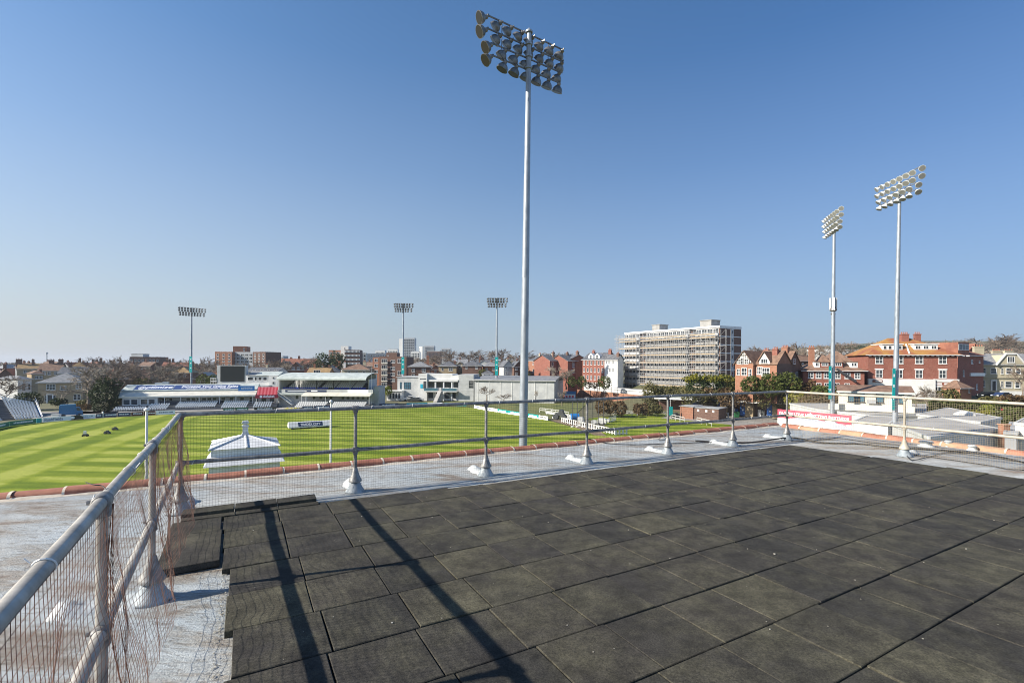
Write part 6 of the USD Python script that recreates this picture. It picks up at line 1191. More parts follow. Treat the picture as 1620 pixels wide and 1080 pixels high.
t, zb_, W_, E_, k_ = hs("bright red brick terrace pair with white sash windows and dormers", 921.5, 956, 190, 183, 568.5, 558.5, "brick_red", "slate", 10, "gable_x", rows=(6, (574, 585.5, 597), 3.0, 6.5, 1, 2), chims=[(930, 555, 4, .4, 3, "brick_red"), (956, 554, 5, .4, 4, "brick_red")])
for px in (933.5, 943.5):
    x = (px - 921.5) / 34.5 * W_; b = MB(); b.prism([(x - 1.1, .6, E_ + .3), (x + 1.1, .6, E_ + .3), (x + 1.1, .6, E_ + 1.4), (x, .6, E_ + 2.5), (x - 1.1, .6, E_ + 1.4)], 2.2, (0, 1, 0)); mesh("dormer", b, "paint_white", t); window(t, FM(0, .6), x, E_ + 1.0, 1.0, 1.3, 1, 2, False)
b = MB(); b.box(W_ * .15, W_ * .75, -1.2, -.01, 0, max(1.0, zat(939, 604, 191) - zb_)); mesh("white_ground_floor", b, "render_white", t)
hs("tall white rendered terrace house left of the scaffolding", 956.5, 977, 183, 179, 568.5, 561, "render_white", "slate", 4, "gable_x", wins=[(960, 573, 2.4, 4.5, 1, 2), (963.6, 573, 2.4, 4.5, 1, 2), (970, 573, 2.4, 4.5, 1, 2), (965, 585, 2.6, 6, 1, 2), (970, 585, 2.6, 6, 1, 2), (961, 596, 2.6, 4, 1, 2), (965.5, 600, 2.4, 3, 1, 1)], chims=[(975, 559, 4, .3)])
# ---- half timbered house beyond the bank
T0, T1 = np.array([56.3, 120.8]), np.array([61.6, 112.0]); v = T1 - T0; W_ = float(np.hypot(*v)); rz = math.atan2(v[1], v[0]); zb_ = -7.0; t = thing("timbered_house", "red brick house with black and white half timbered gable behind the bushes", "house", (*T0, zb_), rz)
Zq = lambda py, d=117: CAMZ - (py - 579.0) / FOC * d - zb_
q = [(px - CX) / FOC for px in range(1150, 1240)]; UT = lambda px: (((px - CX) / FOC) * T0[1] - T0[0]) / (v[0] / W_ - ((px - CX) / FOC) * v[1] / W_)
E1, E2 = Zq(575, 119), Zq(575, 113); g0, g1 = UT(1166.5), UT(1195)
b = MB(); b.box(g0, g1, -.9, 6, 0, E1); b.box(g1, W_, 0, 6, 0, E2); b.prism([(W_, 0.0, E2), (W_, 3.0, E2 + 3.0), (W_, 6, E2)], -(W_ - g1), (1, 0, 0)); mesh("wall", b, "brick_orange", t)
b = MB(); b.prism([(g0, -.95, E1), (g1, -.95, E1), ((g0 + g1) / 2, -.95, Zq(555.5, 119))], .3, (0, 1, 0)); gb = mesh("gable_front", b, "paint_white", t)
b = MB(); hg = Zq(555.5, 119) - E1; wg = g1 - g0; c = (g0 + g1) / 2
for f in np.linspace(-.42, .42, 9): b.box(c + f * wg - .10, c + f * wg + .10, -1.0, -.952, E1, E1 + hg * (1 - abs(f) * 2) * .92)
for zz in (.02, .33, .62): b.box(c - wg * .5 * (1 - zz), c + wg * .5 * (1 - zz), -1.01, -1.0, E1 + hg * zz, E1 + hg * zz + .20)
mesh("timber", b, "timber_dark", gb, kind="stuff")
b = MB(); b.gable(g0, g1, -.9, 6.5, E1, hg, "y", .35); mesh("gable_roof", b, "tile_brown", t); b = MB(); b.gable(g1 + .4, W_, 0, 6, E2, 3.0, "x", .25); mesh("main_roof", b, "tile_brown", t)
for px, py, w, h in ((1173, 572, 1.1, 1.3), (1178, 571.5, .7, 1.6), (1184.5, 572, 1.1, 1.3), (1181, 588, 1.5, 1.9), (1190, 590, .9, 2.0), (1172, 589, .9, 1.6)): window(t, FM(0, -.9 if py > 575 else -.96), min(max(UT(px), g0 + .7), g1 - .7), Zq(py, 118.5), w, h, 2, 2, False)
for px, py, w, h in ((1202, 586, 1.4, 1.8), (1211.5, 588, 1.9, 2.0)): window(t, FM(), UT(px), Zq(py, 115), w, h, 3, 2, True)
xd = UT(1210); b = MB(); b.prism([(xd - 1.3, -.2, E2 - .2), (xd + 1.3, -.2, E2 - .2), (xd + 1.3, -.2, E2 + .8), (xd, -.2, Zq(557, 115)), (xd - 1.3, -.2, E2 + .8)], 2.5, (0, 1, 0)); mesh("dormer", b, "paint_white", t); window(t, FM(0, -.2), xd, E2 + .55, 1.7, 1.1, 3, 1, False)
b = MB(); b.gable(xd - 1.3, xd + 1.3, -.3, 2.4, E2 + .8, Zq(556.5, 115) - E2 - .8, "y", .25); mesh("dormer_roof", b, "tile_brown", t)
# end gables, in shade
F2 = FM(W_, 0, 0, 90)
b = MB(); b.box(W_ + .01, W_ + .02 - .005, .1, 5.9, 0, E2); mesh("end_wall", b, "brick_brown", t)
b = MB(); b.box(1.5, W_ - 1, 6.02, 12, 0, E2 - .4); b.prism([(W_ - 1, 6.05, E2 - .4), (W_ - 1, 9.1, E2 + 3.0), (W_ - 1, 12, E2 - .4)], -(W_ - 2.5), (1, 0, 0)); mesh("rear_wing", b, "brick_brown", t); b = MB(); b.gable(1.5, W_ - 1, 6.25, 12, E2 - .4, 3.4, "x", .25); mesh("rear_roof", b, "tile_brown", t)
window(t, FM(W_ - 1, 0, 0, 90), 9.1, E2 + .6, .8, 1.3, 1, 2); window(t, FM(W_ - 1, 0, 0, 90), 7.8, E2 - 2.6, 1.0, 1.2, 2, 1); window(t, FM(W_ - 1, 0, 0, 90), 10.2, E2 - 2.6, 1.0, 1.2, 2, 1)
chimney(t, W_ - 1.6, 2.2, E2 + 1.5, Zq(551.5, 114), 1.2, .8, "brick_red", 3); chimney(t, W_ - 3.0, 8.8, E2 + 1.5, Zq(548.5, 118), 1.5, .9, "brick_orange", 4); chimney(t, g1 + .6, 3.6, E2 + 1.5, Zq(553.5, 119), 1.2, .8, "brick_red", 3)
# ---- long red hall with dormers
t, zb_, W_, E_, k_ = hs("long red brick house with brown roof, dormers and tall chimney behind the aerial mast", 1271, 1367.5, 116, 112, 586, 566.5, "brick_red", "tile_brown", 11, "hip", wins=[(px, 593.7, 7.6, 9.5, 2, 2) for px in (1283, 1295.6, 1308.5, 1326, 1341.5, 1356.7)] + [(px, 610.5, 7.2, 9.5, 2, 2) for px in (1296, 1309, 1325, 1341)], chims=[(1289, 549.5, 8, .25, 3, "brick_orange")], ov=.5)
XX = lambda px: (px - 1271) / 96.5 * W_
for px, w in ((1295, 4.5), (1307.5, 9), (1329, 9.5), (1353.5, 7)):
    x = XX(px); z0 = zat(1320, 580, 114) - zb_; h = 7.5 * k_; ww = w * k_; b = MB(); b.box(x - ww / 2 - .25, x + ww / 2 + .25, .9, 4.2, z0 - .2, z0 + h); mesh("dormer", b, "brick_red" if w > 8 else "paint_white", t); window(t, FM(0, .9), x, z0 + h * .5, ww, h * .72, 3 if w > 6 else 2, 1, False)
    b = MB()
    if w > 8: b.hip(x - ww / 2 - .25, x + ww / 2 + .25, .9, 5.5, z0 + h + .01, 1.7, .25)
    else: b.box(x - ww / 2 - .35, x + ww / 2 + .35, .7, 4.4, z0 + h + .01, z0 + h + .16)
    mesh("dormer_roof", b, "tile_brown", t)
b = MB(); b.hip(XX(1318), XX(1358), 3.5, 12.5, zat(1330, 572, 119) - zb_, zat(1330, 556, 122) - zat(1330, 572, 119), .1); mesh("upper_roof", b, "tile_brown", t)
b = MB(); b.tube([(XX(1322), -1.2, zat(1322, 583.5, 113) - zb_), (XX(1352), -1.2, zat(1352, 603, 113) - zb_)], .28, 6); mesh("escape_stair", b, "frame_dark", t)
# ---- big red house
t, zb_, W_, E_, k_ = hs("big three storey red brick house with orange lichen roof on the right", 1373, 1514.5, 115, 110, 560.8, 535, "brick_red", "tile_orange", 13, "hip", wins=[(px, 569.2, 10.5, 12, 2, 2, True, "frame_white", "window_glass", None, 0, False) for px in (1391.5, 1424, 1455.5, 1492)] + [(px, 591.5, 9.5, 13, 2, 2, False, "frame_white", "window_glass", None, 0, True) for px in (1391.5, 1424, 1455.5, 1492)], ov=.55)
XX = lambda px: (px - 1373) / 141.5 * W_
Zb = lambda py: zat(1444, py, 112.5) - zb_
b = MB(); b.box(-.2, XX(1478), -.9, -.005, 0, Zb(599.5)); b.box(XX(1478), W_ + .1, -.6, -.005, Zb(603.5), Zb(599)); mesh("white_ground_floor", b, "render_white", t)
b = MB(); b.box(XX(1476), W_ + .05, -.5, -.006, 0, Zb(603.6)); mesh("brick_bay", b, "brick_red", t)
for px, w, h in ((1483, 9, 15), (1499, 7, 15)): window(t, FM(0, -.5), XX(px), Zb(618), w * k_, h * k_, 2, 1, False, head=True)
for px in (1483, 1499): b = MB(); b.box(XX(px) - .75, XX(px) + .75, -.56, -.5, Zb(607.5), Zb(605)); mesh("plaque", b, "paint_white", t)
b = MB(); b.box(XX(1378), XX(1394), -.98, -.9, Zb(605), Zb(601)); pl = mesh("sign_plaque", b, "brick_red", t); b = MB(); b.box(XX(1383), XX(1393), -1.0, -.985, Zb(604), Zb(602)); mesh("lettering", b, "paint_white", pl)
b = MB(); [b.box(XX(1374) + i * .95, XX(1374) + i * .95 + .45, -.35, -.01, E_ - .45, E_ - .18) for i in range(21)]; mesh("eaves_block", b, "paint_white", t, kind="stuff")
for a, e, n in ((1401, 1434, 4), (1452.5, 1490, 3)):
    z0, z1 = Zb(553.8), Zb(544.2); y0 = (z0 - E_) / (Zb(535) - E_) * 6.0; b = MB(); b.box(XX(a), XX(e), y0 - .2, y0 + 5.5, z0 - .25, z1); mesh("dormer", b, "paint_white", t); b = MB(); b.box(XX(a) - .2, XX(e) + .2, y0 - .45, y0 + 5.8, z1 + .003, z1 + .18); mesh("dormer_roof", b, "paint_white", t)
    for i in range(n): window(t, FM(0, y0 - .2), XX(a) + (i + .5) * (XX(e) - XX(a)) / n, (z0 + z1) / 2, (XX(e) - XX(a)) / n * (.62 if n == 4 else .7), (z1 - z0) * .6, 1 if n == 4 else 2, 1, False)
chimney(t, XX(1450.5), 5.6, Zb(545), Zb(526), 1.5, 1.2, "brick_red", 4); chimney(t, XX(1477.5), 7.2, Zb(538), Zb(525.5), 1.2, .9, "brick_red", 3)
b = MB(); b.tube([(XX(1447), 3.6, Zb(543.5)), (XX(1439.5), -.3, Zb(559.5))], .16, 6); mesh("party_wall_coping", b, "paint_white", t)
# right hand wings of the big house
t, zb_, W_, E_, k_ = hs("shaded rear wing of the big red house with a red roof", 1515.5, 1556, 118.5, 123, 562, 551, "brick_red", "tile_red", 11, "gable_x", wins=[(1537, 572, 5, 6, 1, 1), (1549, 572, 3, 4, 1, 1), (1524, 590, 3, 10, 1, 2), (1545, 612, 4, 9, 2, 2)], name="house_wing", cat="house")
b = MB(); x0, x1 = W_ * .04, W_ * .46; b.box(x0, x1, .2, 6, E_ + .2, E_ + 3.2); mesh("dormer", b, "tile_red", t); window(t, FM(0, .2), (x0 + x1) / 2, E_ + 2.0, (x1 - x0) * .9, 1.5, 3, 1, False)
b = MB(); b.box(W_ * .45, W_ + .1, -.3, -.01, Zb(590) - 1.0 if False else E_ - 5.2, E_ - 4.4); mesh("white_band", b, "paint_white", t)
hs("small red brick porch with tiled roof at the big red house's right corner", 1519, 1537, 107, 108, 613.5, 601, "brick_orange", "tile_brown", 4, "hip", wins=[(1533, 618, 2.5, 6, 1, 1)], name="porch", cat="porch", ov=.25)
t, zb_, W_, E_, k_ = hs("pale stone house with slate roof and white bargeboards at the right edge", 1554, 1640, 124, 122, 576, 560.5, "brick_stone", "slate_pale", 10, "gable_x", wins=[(1572, 586.7, 8.5, 8.5, 1, 2), (1596.5, 586.7, 8.5, 9, 1, 2), (1611, 587, 7, 9, 1, 2), (1557.5, 587, 4, 9, 1, 2), (1585.5, 587, 3, 9, 1, 2), (1596, 608, 10, 10, 1, 2), (1610, 608, 7, 11, 1, 2), (1556, 607, 4, 11, 1, 2), (1585.5, 608, 3, 10, 1, 2)], chims=[(1572, 548, 14, .5, 4, "brick_stone"), (1612, 555, 12, .7, 4, "brick_stone")], door=(1572, 604, 618, 5))
XX = lambda px: (px - 1554) / 86 * W_; b = MB(); g0, g1 = XX(1577), XX(1617); hp = zat(1597, 561, 122) - zb_ - E_; b.prism([(g0, -.5, E_), (g1, -.5, E_), (g1 - (g1 - g0) * .32, -.5, E_ + hp), (g0 + (g1 - g0) * .32, -.5, E_ + hp)], 5, (0, 1, 0)); mesh("gable_front", b, "brick_stone", t)
b = MB(); m_ = (g0 + g1) / 2; q = [(g0 - .4, E_ - .3), (g0 + (g1 - g0) * .3, E_ + hp + .1), (g1 - (g1 - g0) * .3, E_ + hp + .1), (g1 + .4, E_ - .3)]
for (xa, za), (xb, zb2) in zip(q[:-1], q[1:]): b.prism([(xa, -.75, za), (xb, -.75, zb2), (xb, -.75, zb2 + .35), (xa, -.75, za + .35)], .5, (0, 1, 0))
mesh("bargeboard", b, "paint_white", t); window(t, FM(0, -.5), m_, E_ + hp * .5, 1.6, 1.6, 3, 1)
b = MB(); b.box(-.2, W_ + .2, -.25, -.003, E_ - 3.55, E_ - 3.25); mesh("string_course", b, "brick_stone", t); b = MB(); b.box(XX(1578), W_, -1.6, -.8, 0, zat(1600, 619, 120.5) - zb_); mesh("white_garden_wall", b, "render_white", t)
# farther roofs on the right
hs("distant white flat roofed school building behind the red brick house", 1298, 1332, 300, 300, 553.2, 553.2, "paint_white", "roof_flat", 14, "flat", rows=(8, (554.6,), 2, 1.2, 1, 1), cat="building", name="school_building")
hs("distant grey long roof with pale edge left of the big red house", 1333, 1384, 290, 288, 553.5, 551.5, "tower_grey", "roof_flat", 14, "flat", rows=(8, (556,), 3, 2, 1, 1), cat="building", name="school_building")
hs("brown roofed house between the timbered house and the tall chimney", 1262, 1290, 170, 172, 571, 562, "brick_brown", "tile_brown", 9, "gable_x", wins=[(1270, 576, 4, 5), (1280, 576, 4, 5)])
hs("brown roof with small chimney left of the big red house's eaves", 1352, 1382, 150, 150, 574, 562.5, "brick_red", "tile_brown", 9, "hip", wins=[(1362, 579, 4, 5)], chims=[(1378, 555, 5, .4, 3, "brick_red")])
hs("red tiled roof seen over the big red house's rear wing", 1530, 1553, 160, 160, 556, 545, "brick_red", "tile_red", 9, "gable_y", wins=[(1541, 555, 4, 4)])
hs("buff stone chimneyed roof at the right picture edge behind the stone house", 1606, 1650, 165, 165, 564, 558.5, "brick_stone", "slate_pale", 9, "hip", wins=[(1615, 569, 4, 5)], chims=[(1612, 554.5, 14, .4, 4, "brick_stone")])
# far towers
def tower(label, pxl, pxr, py, d, m, nf, nc, name="tower_block"):
    loc, rz, W = frame2(pxl, d, pxr, d, 0); z0 = -8.0; z1 = zat((pxl + pxr) / 2, py, d); t = thing(name, label, "tower block", (loc[0], loc[1], z0), rz); H = z1 - z0; b = MB(); b.box(0, W, 0, W * .6, 0, H); mesh("wall", b, m, t); b = MB(); b.box(.5, W - .5, .5, W * .6 - .5, H, H + 1.0); mesh("roof", b, "tower_grey", t)
    for i in range(nf):
        b = MB(); b.box(W * .05, W * .95, -.2, -.01, H - 1.2 - (i + .8) * 3.0, H - 1.2 - (i + .25) * 3.0); mesh("window_band", b, "window_glass", t)
    b = MB(); [b.box(W * (.05 + .9 * j / nc) - .3, W * (.05 + .9 * j / nc) + .3, -.35, -.2, H - 1.2 - nf * 3.0, H - 1.2) for j in range(nc + 1)]; mesh("pier", b, m, t, kind="stuff"); return t, W, H
t, W_, H_ = tower("tall grey tower block on the skyline behind the clubhouse floodlight", 637, 656, 535, 900, "tower_grey", 14, 6); b = MB(); b.box(-8, -.02, 4, 16, 0, H_ - .5); mesh("pale_side", b, "tower_pale", t)
b = MB(); [b.box(W_, W_ + 1.6, -.5, 3, H_ - 32 + i * 4, H_ - 31 + i * 4) for i in range(5)]; mesh("balcony", b, "tower_grey", t, kind="stuff")
t, W_, H_ = tower("pale tower with a rounded end on the skyline, right of the grey tower", 671, 687, 547.5, 900, "tower_grey", 6, 8); b = MB(); b.lathe([(7, 0), (7, H_ - .5)], 20, (-4, 7, 0)); mesh("rounded_end", b, "tower_pale", t, smooth=40)
tower("wide grey office block on the skyline at the right of the towers", 698, 713, 551.5, 850, "tower_grey", 5, 6); tower("low brown block before the rounded tower", 675, 697, 556, 800, "brick_brown", 3, 9); tower("white stepped block left of the tall grey tower", 593.5, 609, 555, 700, "tower_pale", 3, 7); tower("pale block with roof terraces left of the tall tower", 613, 629, 553, 650, "tower_pale", 3, 6); tower("low white cottage roofs at the tall tower's foot", 650, 664, 556.5, 640, "tower_pale", 2, 5)
p = at(74, 575, 420); t = thing("radio_mast", "thin radio mast on the skyline at the far left", "mast", (p[0], 420, -6)); b = MB(); b.tube([(0, 0, 0), (0, 0, zat(74, 557, 420) + 6)], [.55, .35], 6); mesh("mast_tube", b, "tower_grey", t); b = MB(); b.lathe([(.8, zat(74, 557, 420) + 4.5), (.8, zat(74, 557, 420) + 5.6)], 8); mesh("head", b, "tower_grey", t)
# parked cars by the stone house
def car(label, px, py, d, rz, m, s=1.0):
    p = at(px, py, d); p = np.array([p[0], d, float(terrain(p[0], d)) - .05]); t = thing("parked_car", label, "car", p, rz, scale=s); sec = [(-2.1, .35, .75), (-2.0, .3, .95), (-1.2, .3, 1.0), (-.6, .3, 1.42), (.7, .3, 1.45), (1.5, .3, 1.0), (2.1, .3, .92), (2.2, .35, .6)]
    b = MB(); pr = [(x, z) for x, _, z in sec]; low = [(2.15, .3), (-2.1, .3)]; b.prism([(x, -.85, z) for x, z in pr + low][::-1], 1.7, (0, 1, 0)); mesh("body", b, m, t)
    b = MB(); b.prism([(-1.05, -.862, 1.02), (1.25, -.862, 1.02), (.65, -.862, 1.38), (-.55, -.862, 1.36)], 1.724, (0, 1, 0)); mesh("side_window", b, "window_glass", t)
    for x, y in ((-1.35, -.87), (1.4, -.87), (-1.35, .67), (1.4, .67)): b = MB(); b.tube([(x, y, .32), (x, y + .2, .32)], .32, 14); mesh("wheel", b, "rubber_black", t)
    for y in (-.6, .6): b = MB(); b.box(-2.13, -2.08, y - .2, y + .2, .68, .84); mesh("headlight", b, "plastic_white", t)
car("black car parked before the pale stone house", 1562, 626, 112, .15, "screen_black"); car("dark blue car right of the black car", 1585, 627, 110, .2, "navy")
car("silver car by the clubhouse wall below the blue window", 660, 632, 166, .1, "render_grey"); car("dark car beside the silver one at the clubhouse", 654, 633, 164.5, 0, "machine_dark"); car("white van shaped car parked at the clubhouse corner", 649.5, 632, 167, .05, "plastic_white", 1.2)
# ------------------------------------------------------------------ trees and shrubs
def bare_mesh(seed, H=10.0, spread=.42, lvl=(6, 6, 6, 7), upright=.5, rtw=.018):
    g = np.random.default_rng(seed)
    def perp(d):
        a = np.cross(d, g.normal(size=d.shape)); return a / np.linalg.norm(a, axis=1, keepdims=True)
    tr, crown = MB(), MB()
    h0 = H * .30; tr.tube([(0, 0, -.6), (0, 0, .3), (.03 * H * g.normal() * .3, .02 * H * g.normal() * .3, h0 * .6), (0, 0, h0)], [H * .030, H * .022, H * .017, H * .014], 7)
    P, Dr, Ln, Rd = np.array([[0, 0, h0 * .85]]), np.array([[0, 0, 1.0]]), np.array([H * .32]), np.array([H * .014])
    n0 = 1
    for li, n in enumerate(lvl):
        m = len(P); idx = np.repeat(np.arange(m), n); f = np.tile(np.linspace(.25 if li else .05, 1.0, n), m) + g.uniform(-.06, .06, m * n)
        base = P[idx] + Dr[idx] * (Ln[idx] * np.clip(f, 0, 1))[:, None]
        ang = g.uniform(.35, .95, m * n) * (1.15 if li == 0 else 1.0); d = Dr[idx] * np.cos(ang)[:, None] + perp(Dr[idx]) * np.sin(ang)[:, None] * (1 + spread * (li == 0))
        d[:, 2] += upright * .35; d /= np.linalg.norm(d, axis=1, keepdims=True)
        ln = Ln[idx] * g.uniform(.50, .80, m * n) * (1.05 if li == 0 else .78); rd = Rd[idx] * (.58 if li < 2 else .55)
        rd = np.maximum(rd, rtw * H / 10)
        end = base + d * ln[:, None]; mid = (base + end) / 2 + perp(d) * (ln * .06)[:, None]; end[:, 2] += ln * .06
        if li == 0:
            for a, b_, c, q in zip(base, mid, end, rd): tr.tube([a, b_, c], [q, q * .8, q * .5], 5, cap=False)
        else:
            s = perp(d); k = len(base); t2 = np.cross(d, s)
            for sd, w in ((s, 1.0), (t2, 1.0)) if li < 2 else ((s, 1.0),):
                v = np.concatenate([base - sd * rd[:, None], base + sd * rd[:, None], mid + sd * (rd * .8)[:, None], mid - sd * (rd * .8)[:, None], end], 0); o = np.arange(k)
                fc = np.vstack([np.c_[o, o + k, o + 2 * k], np.c_[o, o + 2 * k, o + 3 * k], np.c_[o + 3 * k, o + 2 * k, o + 4 * k]]); crown.add(v, fc)
        P, Dr, Ln, Rd = base, d, ln, rd
    return tr, crown
BARE = {}
def bare_tree(label, px, ptop, pbase, d, kind=0, width=None, group=None, name="bare_tree"):
    """kind picks the habit and bark; width in pixels"""
    b0 = at(px, pbase, d); H = zat(px, ptop, d) - b0[2]; rz = (px * 7.3) % 6.28
    sx = H / 10.0; sw = sx if width is None else width * d / FOC / BARE_W[kind]
    if kind not in BARE:
        tr, cr = bare_mesh(*BARE_SPEC[kind][0], **BARE_SPEC[kind][1]); t = thing(name, label, "tree", b0, rz, group, None, (sw, sw, sx))
        v = np.vstack(cr.v); zmax = v[:, 2].max()
        for mb in (tr, cr): mb.v = [q * [1, 1, 10.0 / zmax] for q in mb.v]
        mesh("trunk", tr, BARE_SPEC[kind][2], t, smooth=60); mesh("crown", cr, BARE_SPEC[kind][3], t); BARE[kind] = t
        return t
    return copy(BARE[kind], name, label, "tree", b0, rz, group, (sw, sw, sx))
BARE_SPEC = [((1,), dict(spread=.5, lvl=(7, 6, 6, 12), upright=.5, rtw=.0115), "bark", "twig_brown"), ((2,), dict(spread=.9, lvl=(8, 6, 6, 12), upright=.25, rtw=.013), "bark", "twig_brown"), ((3,), dict(spread=.35, lvl=(7, 6, 6, 11), upright=.8, rtw=.013), "bark", "twig_pale"), ((4,), dict(spread=1.1, lvl=(8, 7, 6, 11), upright=.15, rtw=.014), "bark", "twig_pale")]
BARE_W = []
for sp_ in BARE_SPEC:
    _, cr = bare_mesh(*sp_[0], **{**sp_[1]}); v = np.vstack(cr.v); BARE_W.append(float(np.percentile(v[:, 0], 97) - np.percentile(v[:, 0], 3)))

def leaf_cloud(c, r, n, size, seed, rough=.35, flat=0.0, inner=.55):
    """leaf faces spread through an uneven ellipsoid volume"""
    g = np.random.default_rng(seed); d = g.normal(size=(n, 3)); d /= np.linalg.norm(d, axis=1, keepdims=True)
    lump = 1 + rough * 2 * (meshkit.fbm(d * 2.1 + seed * 3.1, 3, seed) - .5); rad = (inner + (1 - inner) * g.uniform(0, 1, n) ** .5) * lump
    p = np.asarray(c) + d * rad[:, None] * np.asarray(r); a = g.normal(size=(n, 3)); a[:, 2] *= 1 - flat; a /= np.linalg.norm(a, axis=1, keepdims=True)
    b = np.cross(a, g.normal(size=(n, 3))); b /= np.linalg.norm(b, axis=1, keepdims=True); s = size * g.uniform(.6, 1.4, n)[:, None]
    v = np.concatenate([p - a * s, p + b * s * .5, p + a * s, p - b * s * .5], 0); o = np.arange(n)
    return v, np.vstack([np.c_[o, o + n, o + 2 * n], np.c_[o, o + 2 * n, o + 3 * n]])
NB = [0]
def bush(label, pxl, pxr, ptop, pbase, d, m, n=1100, depth=None, name="bush", cat="bush", top=None, size=None, rough=.35, group=None):
    NB[0] += 1; k = d / FOC; w = (pxr - pxl) * k; b0 = at((pxl + pxr) / 2, pbase, d); h = zat((pxl + pxr) / 2, ptop, d) - b0[2]; dp = depth or min(w, max(h, 1) * 1.6); t = thing(name, label, cat, b0, 0.0, group)
    sz = size or max(.09, min(.30, .055 * (w + h)));
    parts = []
    b = MB(); rg_ = random.Random(NB[0]); nb = max(1, int(round(w / max(h * .8, .8))))
    for i in range(nb):
        x = -w / 2 + (i + .5) * w / nb; b.add(*leaf_cloud((x + rg_.uniform(-.1, .1) * w / nb, rg_.uniform(-.15, .15) * dp, h * .5 * rg_.uniform(.9, 1.05)), (w / nb * .62, dp * .5, h * .54), n // nb, sz, NB[0] * 17 + i, rough))
    mesh("foliage", b, m, t)
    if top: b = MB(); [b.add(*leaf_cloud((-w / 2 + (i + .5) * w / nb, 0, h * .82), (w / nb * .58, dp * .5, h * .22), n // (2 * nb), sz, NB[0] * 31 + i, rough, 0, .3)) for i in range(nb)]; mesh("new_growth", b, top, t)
    b = MB(); [b.tube([(x_, 0, -.5), (x_ * .9, .05, h * .6)], [.05 + .008 * h, .02], 5, cap=False) for x_ in np.linspace(-w * .3, w * .3, max(2, nb))]; mesh("stem", b, "bark", t, kind="stuff")
    return t
bt = bare_tree
bt("brown bare tree at the left edge before the white rendered house", 8, 590, 650, 118, 1, 52); bt("pale bare tree left of the ivy clad tree, before the buff house's right end", 140, 573, 652, 133, 3, 78); bt("tall bare tree just behind the ivy clad tree", 168, 566, 645, 172, 0, 46)
bt("bare tree rising behind the left end of the pavilion", 188, 572, 648, 165, 1, 54); bt("largest brown bare tree above the pavilion's left banner", 232, 566, 645, 178, 0, 62); bt("bare tree above the letters of the pavilion's left banner, right of the largest one", 256, 572, 640, 172, 3, 40); bt("bare tree between the grey brick flats and the lichen hip roof", 266, 575, 640, 188, 1, 42)
bt("bare crown left of the distant roof cabin", 192, 561, 620, 260, 1, 44); bt("bare crown over the long brown terrace roof's right end", 180, 563, 620, 285, 0, 40); bt("bare tree right behind the far left floodlight", 316, 562, 612, 252, 1, 40); bt("bare tree between the far left floodlight and the brick flats", 330, 567, 610, 262, 0, 28); bt("bare tree behind the lichen hip roof's right slope", 296, 569, 612, 275, 0, 34)
bt("low bare tree before the brick flats, left of the black screen", 338, 578, 612, 215, 3, 26); bt("bare tree in front of the brick flats' dark right wing", 402, 569, 606, 262, 1, 34); bt("bare tree above the mansard dormers, left one", 388, 573, 604, 250, 1, 34); bt("bare tree right of the brick flats' dark wing", 428, 567, 604, 282, 0, 34); bt("bare tree above the red brick roofs, left end", 446, 568, 604, 285, 1, 30); bt("bare tree above the red brick roofs, middle", 466, 565, 604, 300, 0, 30); bt("bare tree above the red brick roofs, right end", 490, 562, 604, 300, 1, 34)
bt("bare tree between the buff gabled house and the blue dormers", 448, 574, 604, 240, 3, 22)
for i, (px, pt, w) in enumerate(((641, 566, 30), (657, 563, 36), (676, 562, 40), (696, 561, 40), (714, 552.5, 40), (741, 551.5, 52), (768, 552, 44), (795, 550.5, 50), (816, 553, 40), (846, 557, 40), (880, 556, 44), (905, 556, 36))):
    lab = ["farthest left, by the grey tower's foot", "second, below the rounded tower", "third, below the brown skyline block", "fourth, above the cottage roofs", "fifth, first tall dome right of the office block", "sixth, broad dome left of the third far floodlight", "seventh, dome right behind the third far floodlight", "eighth, dome left of the close mast", "ninth, half hidden by the close mast", "tenth, over the orange terrace roof", "eleventh, over the shaded terrace roofs", "twelfth, left of the bright red terrace"][i]
    bt("bare tree on the skyline ridge, " + lab, px, pt, 588, 345 + (i % 3) * 18, (0, 1)[i % 2], w, "bare trees along the skyline ridge")
bt("pale bare tree before the shaded terrace houses", 882, 577, 617, 172, 3, 30); bt("second pale bare tree before the terrace, nearer the red one", 896, 581, 614, 174, 2, 22); bt("small bare tree behind the turquoise arch", 770, 609, 634, 158, 1, 24); bt("low bare shrub tree right of the third far floodlight", 797, 622, 637, 150, 1, 22); bt("young bare tree beside the net poles", 889, 615, 640, 140, 2, 12); bt("thin young tree before the cricket nets' right half", 848, 616, 634, 148, 2, 10)
bt("bare tree over the timbered house's main chimney", 1206, 545, 590, 190, 1, 40); bt("bare tree behind the timbered house's rear gable", 1262, 540, 590, 178, 1, 42); bt("bare tree left of the tall red chimney", 1277, 551, 590, 200, 0, 34); bt("bare pinkish tree behind the aerial mast", 1308, 541, 580, 240, 0, 34); bt("bare tree right behind the aerial mast", 1332, 544, 580, 250, 1, 36); bt("bare tree above the scaffolding's right neighbour roofs", 1180, 549, 590, 200, 0, 30)
bt("white branched bare tree before the big red house's ground floor", 1466, 606, 652, 88, 2, 30); bt("dark twiggy bare tree at the bungalow's right end", 1449, 617, 652, 86, 1, 26); bt("bare tree at the right edge before the stone house", 1618, 574, 636, 104, 1, 26); bt("bare low tree before the brick bay of the big red house", 1478, 614, 648, 92, 3, 22)
bt("tall bare tree on the wooded hill, left of the hill's crown", 1545, 533, 570, 420, 1, 50); bt("tall bare tree on the crown of the wooded hill", 1572, 528.5, 570, 430, 0, 54); bt("bare tree on the wooded hill near the right edge", 1600, 531, 570, 440, 1, 50); bt("bare tree at the hill's very right end", 1625, 530, 570, 430, 0, 44)

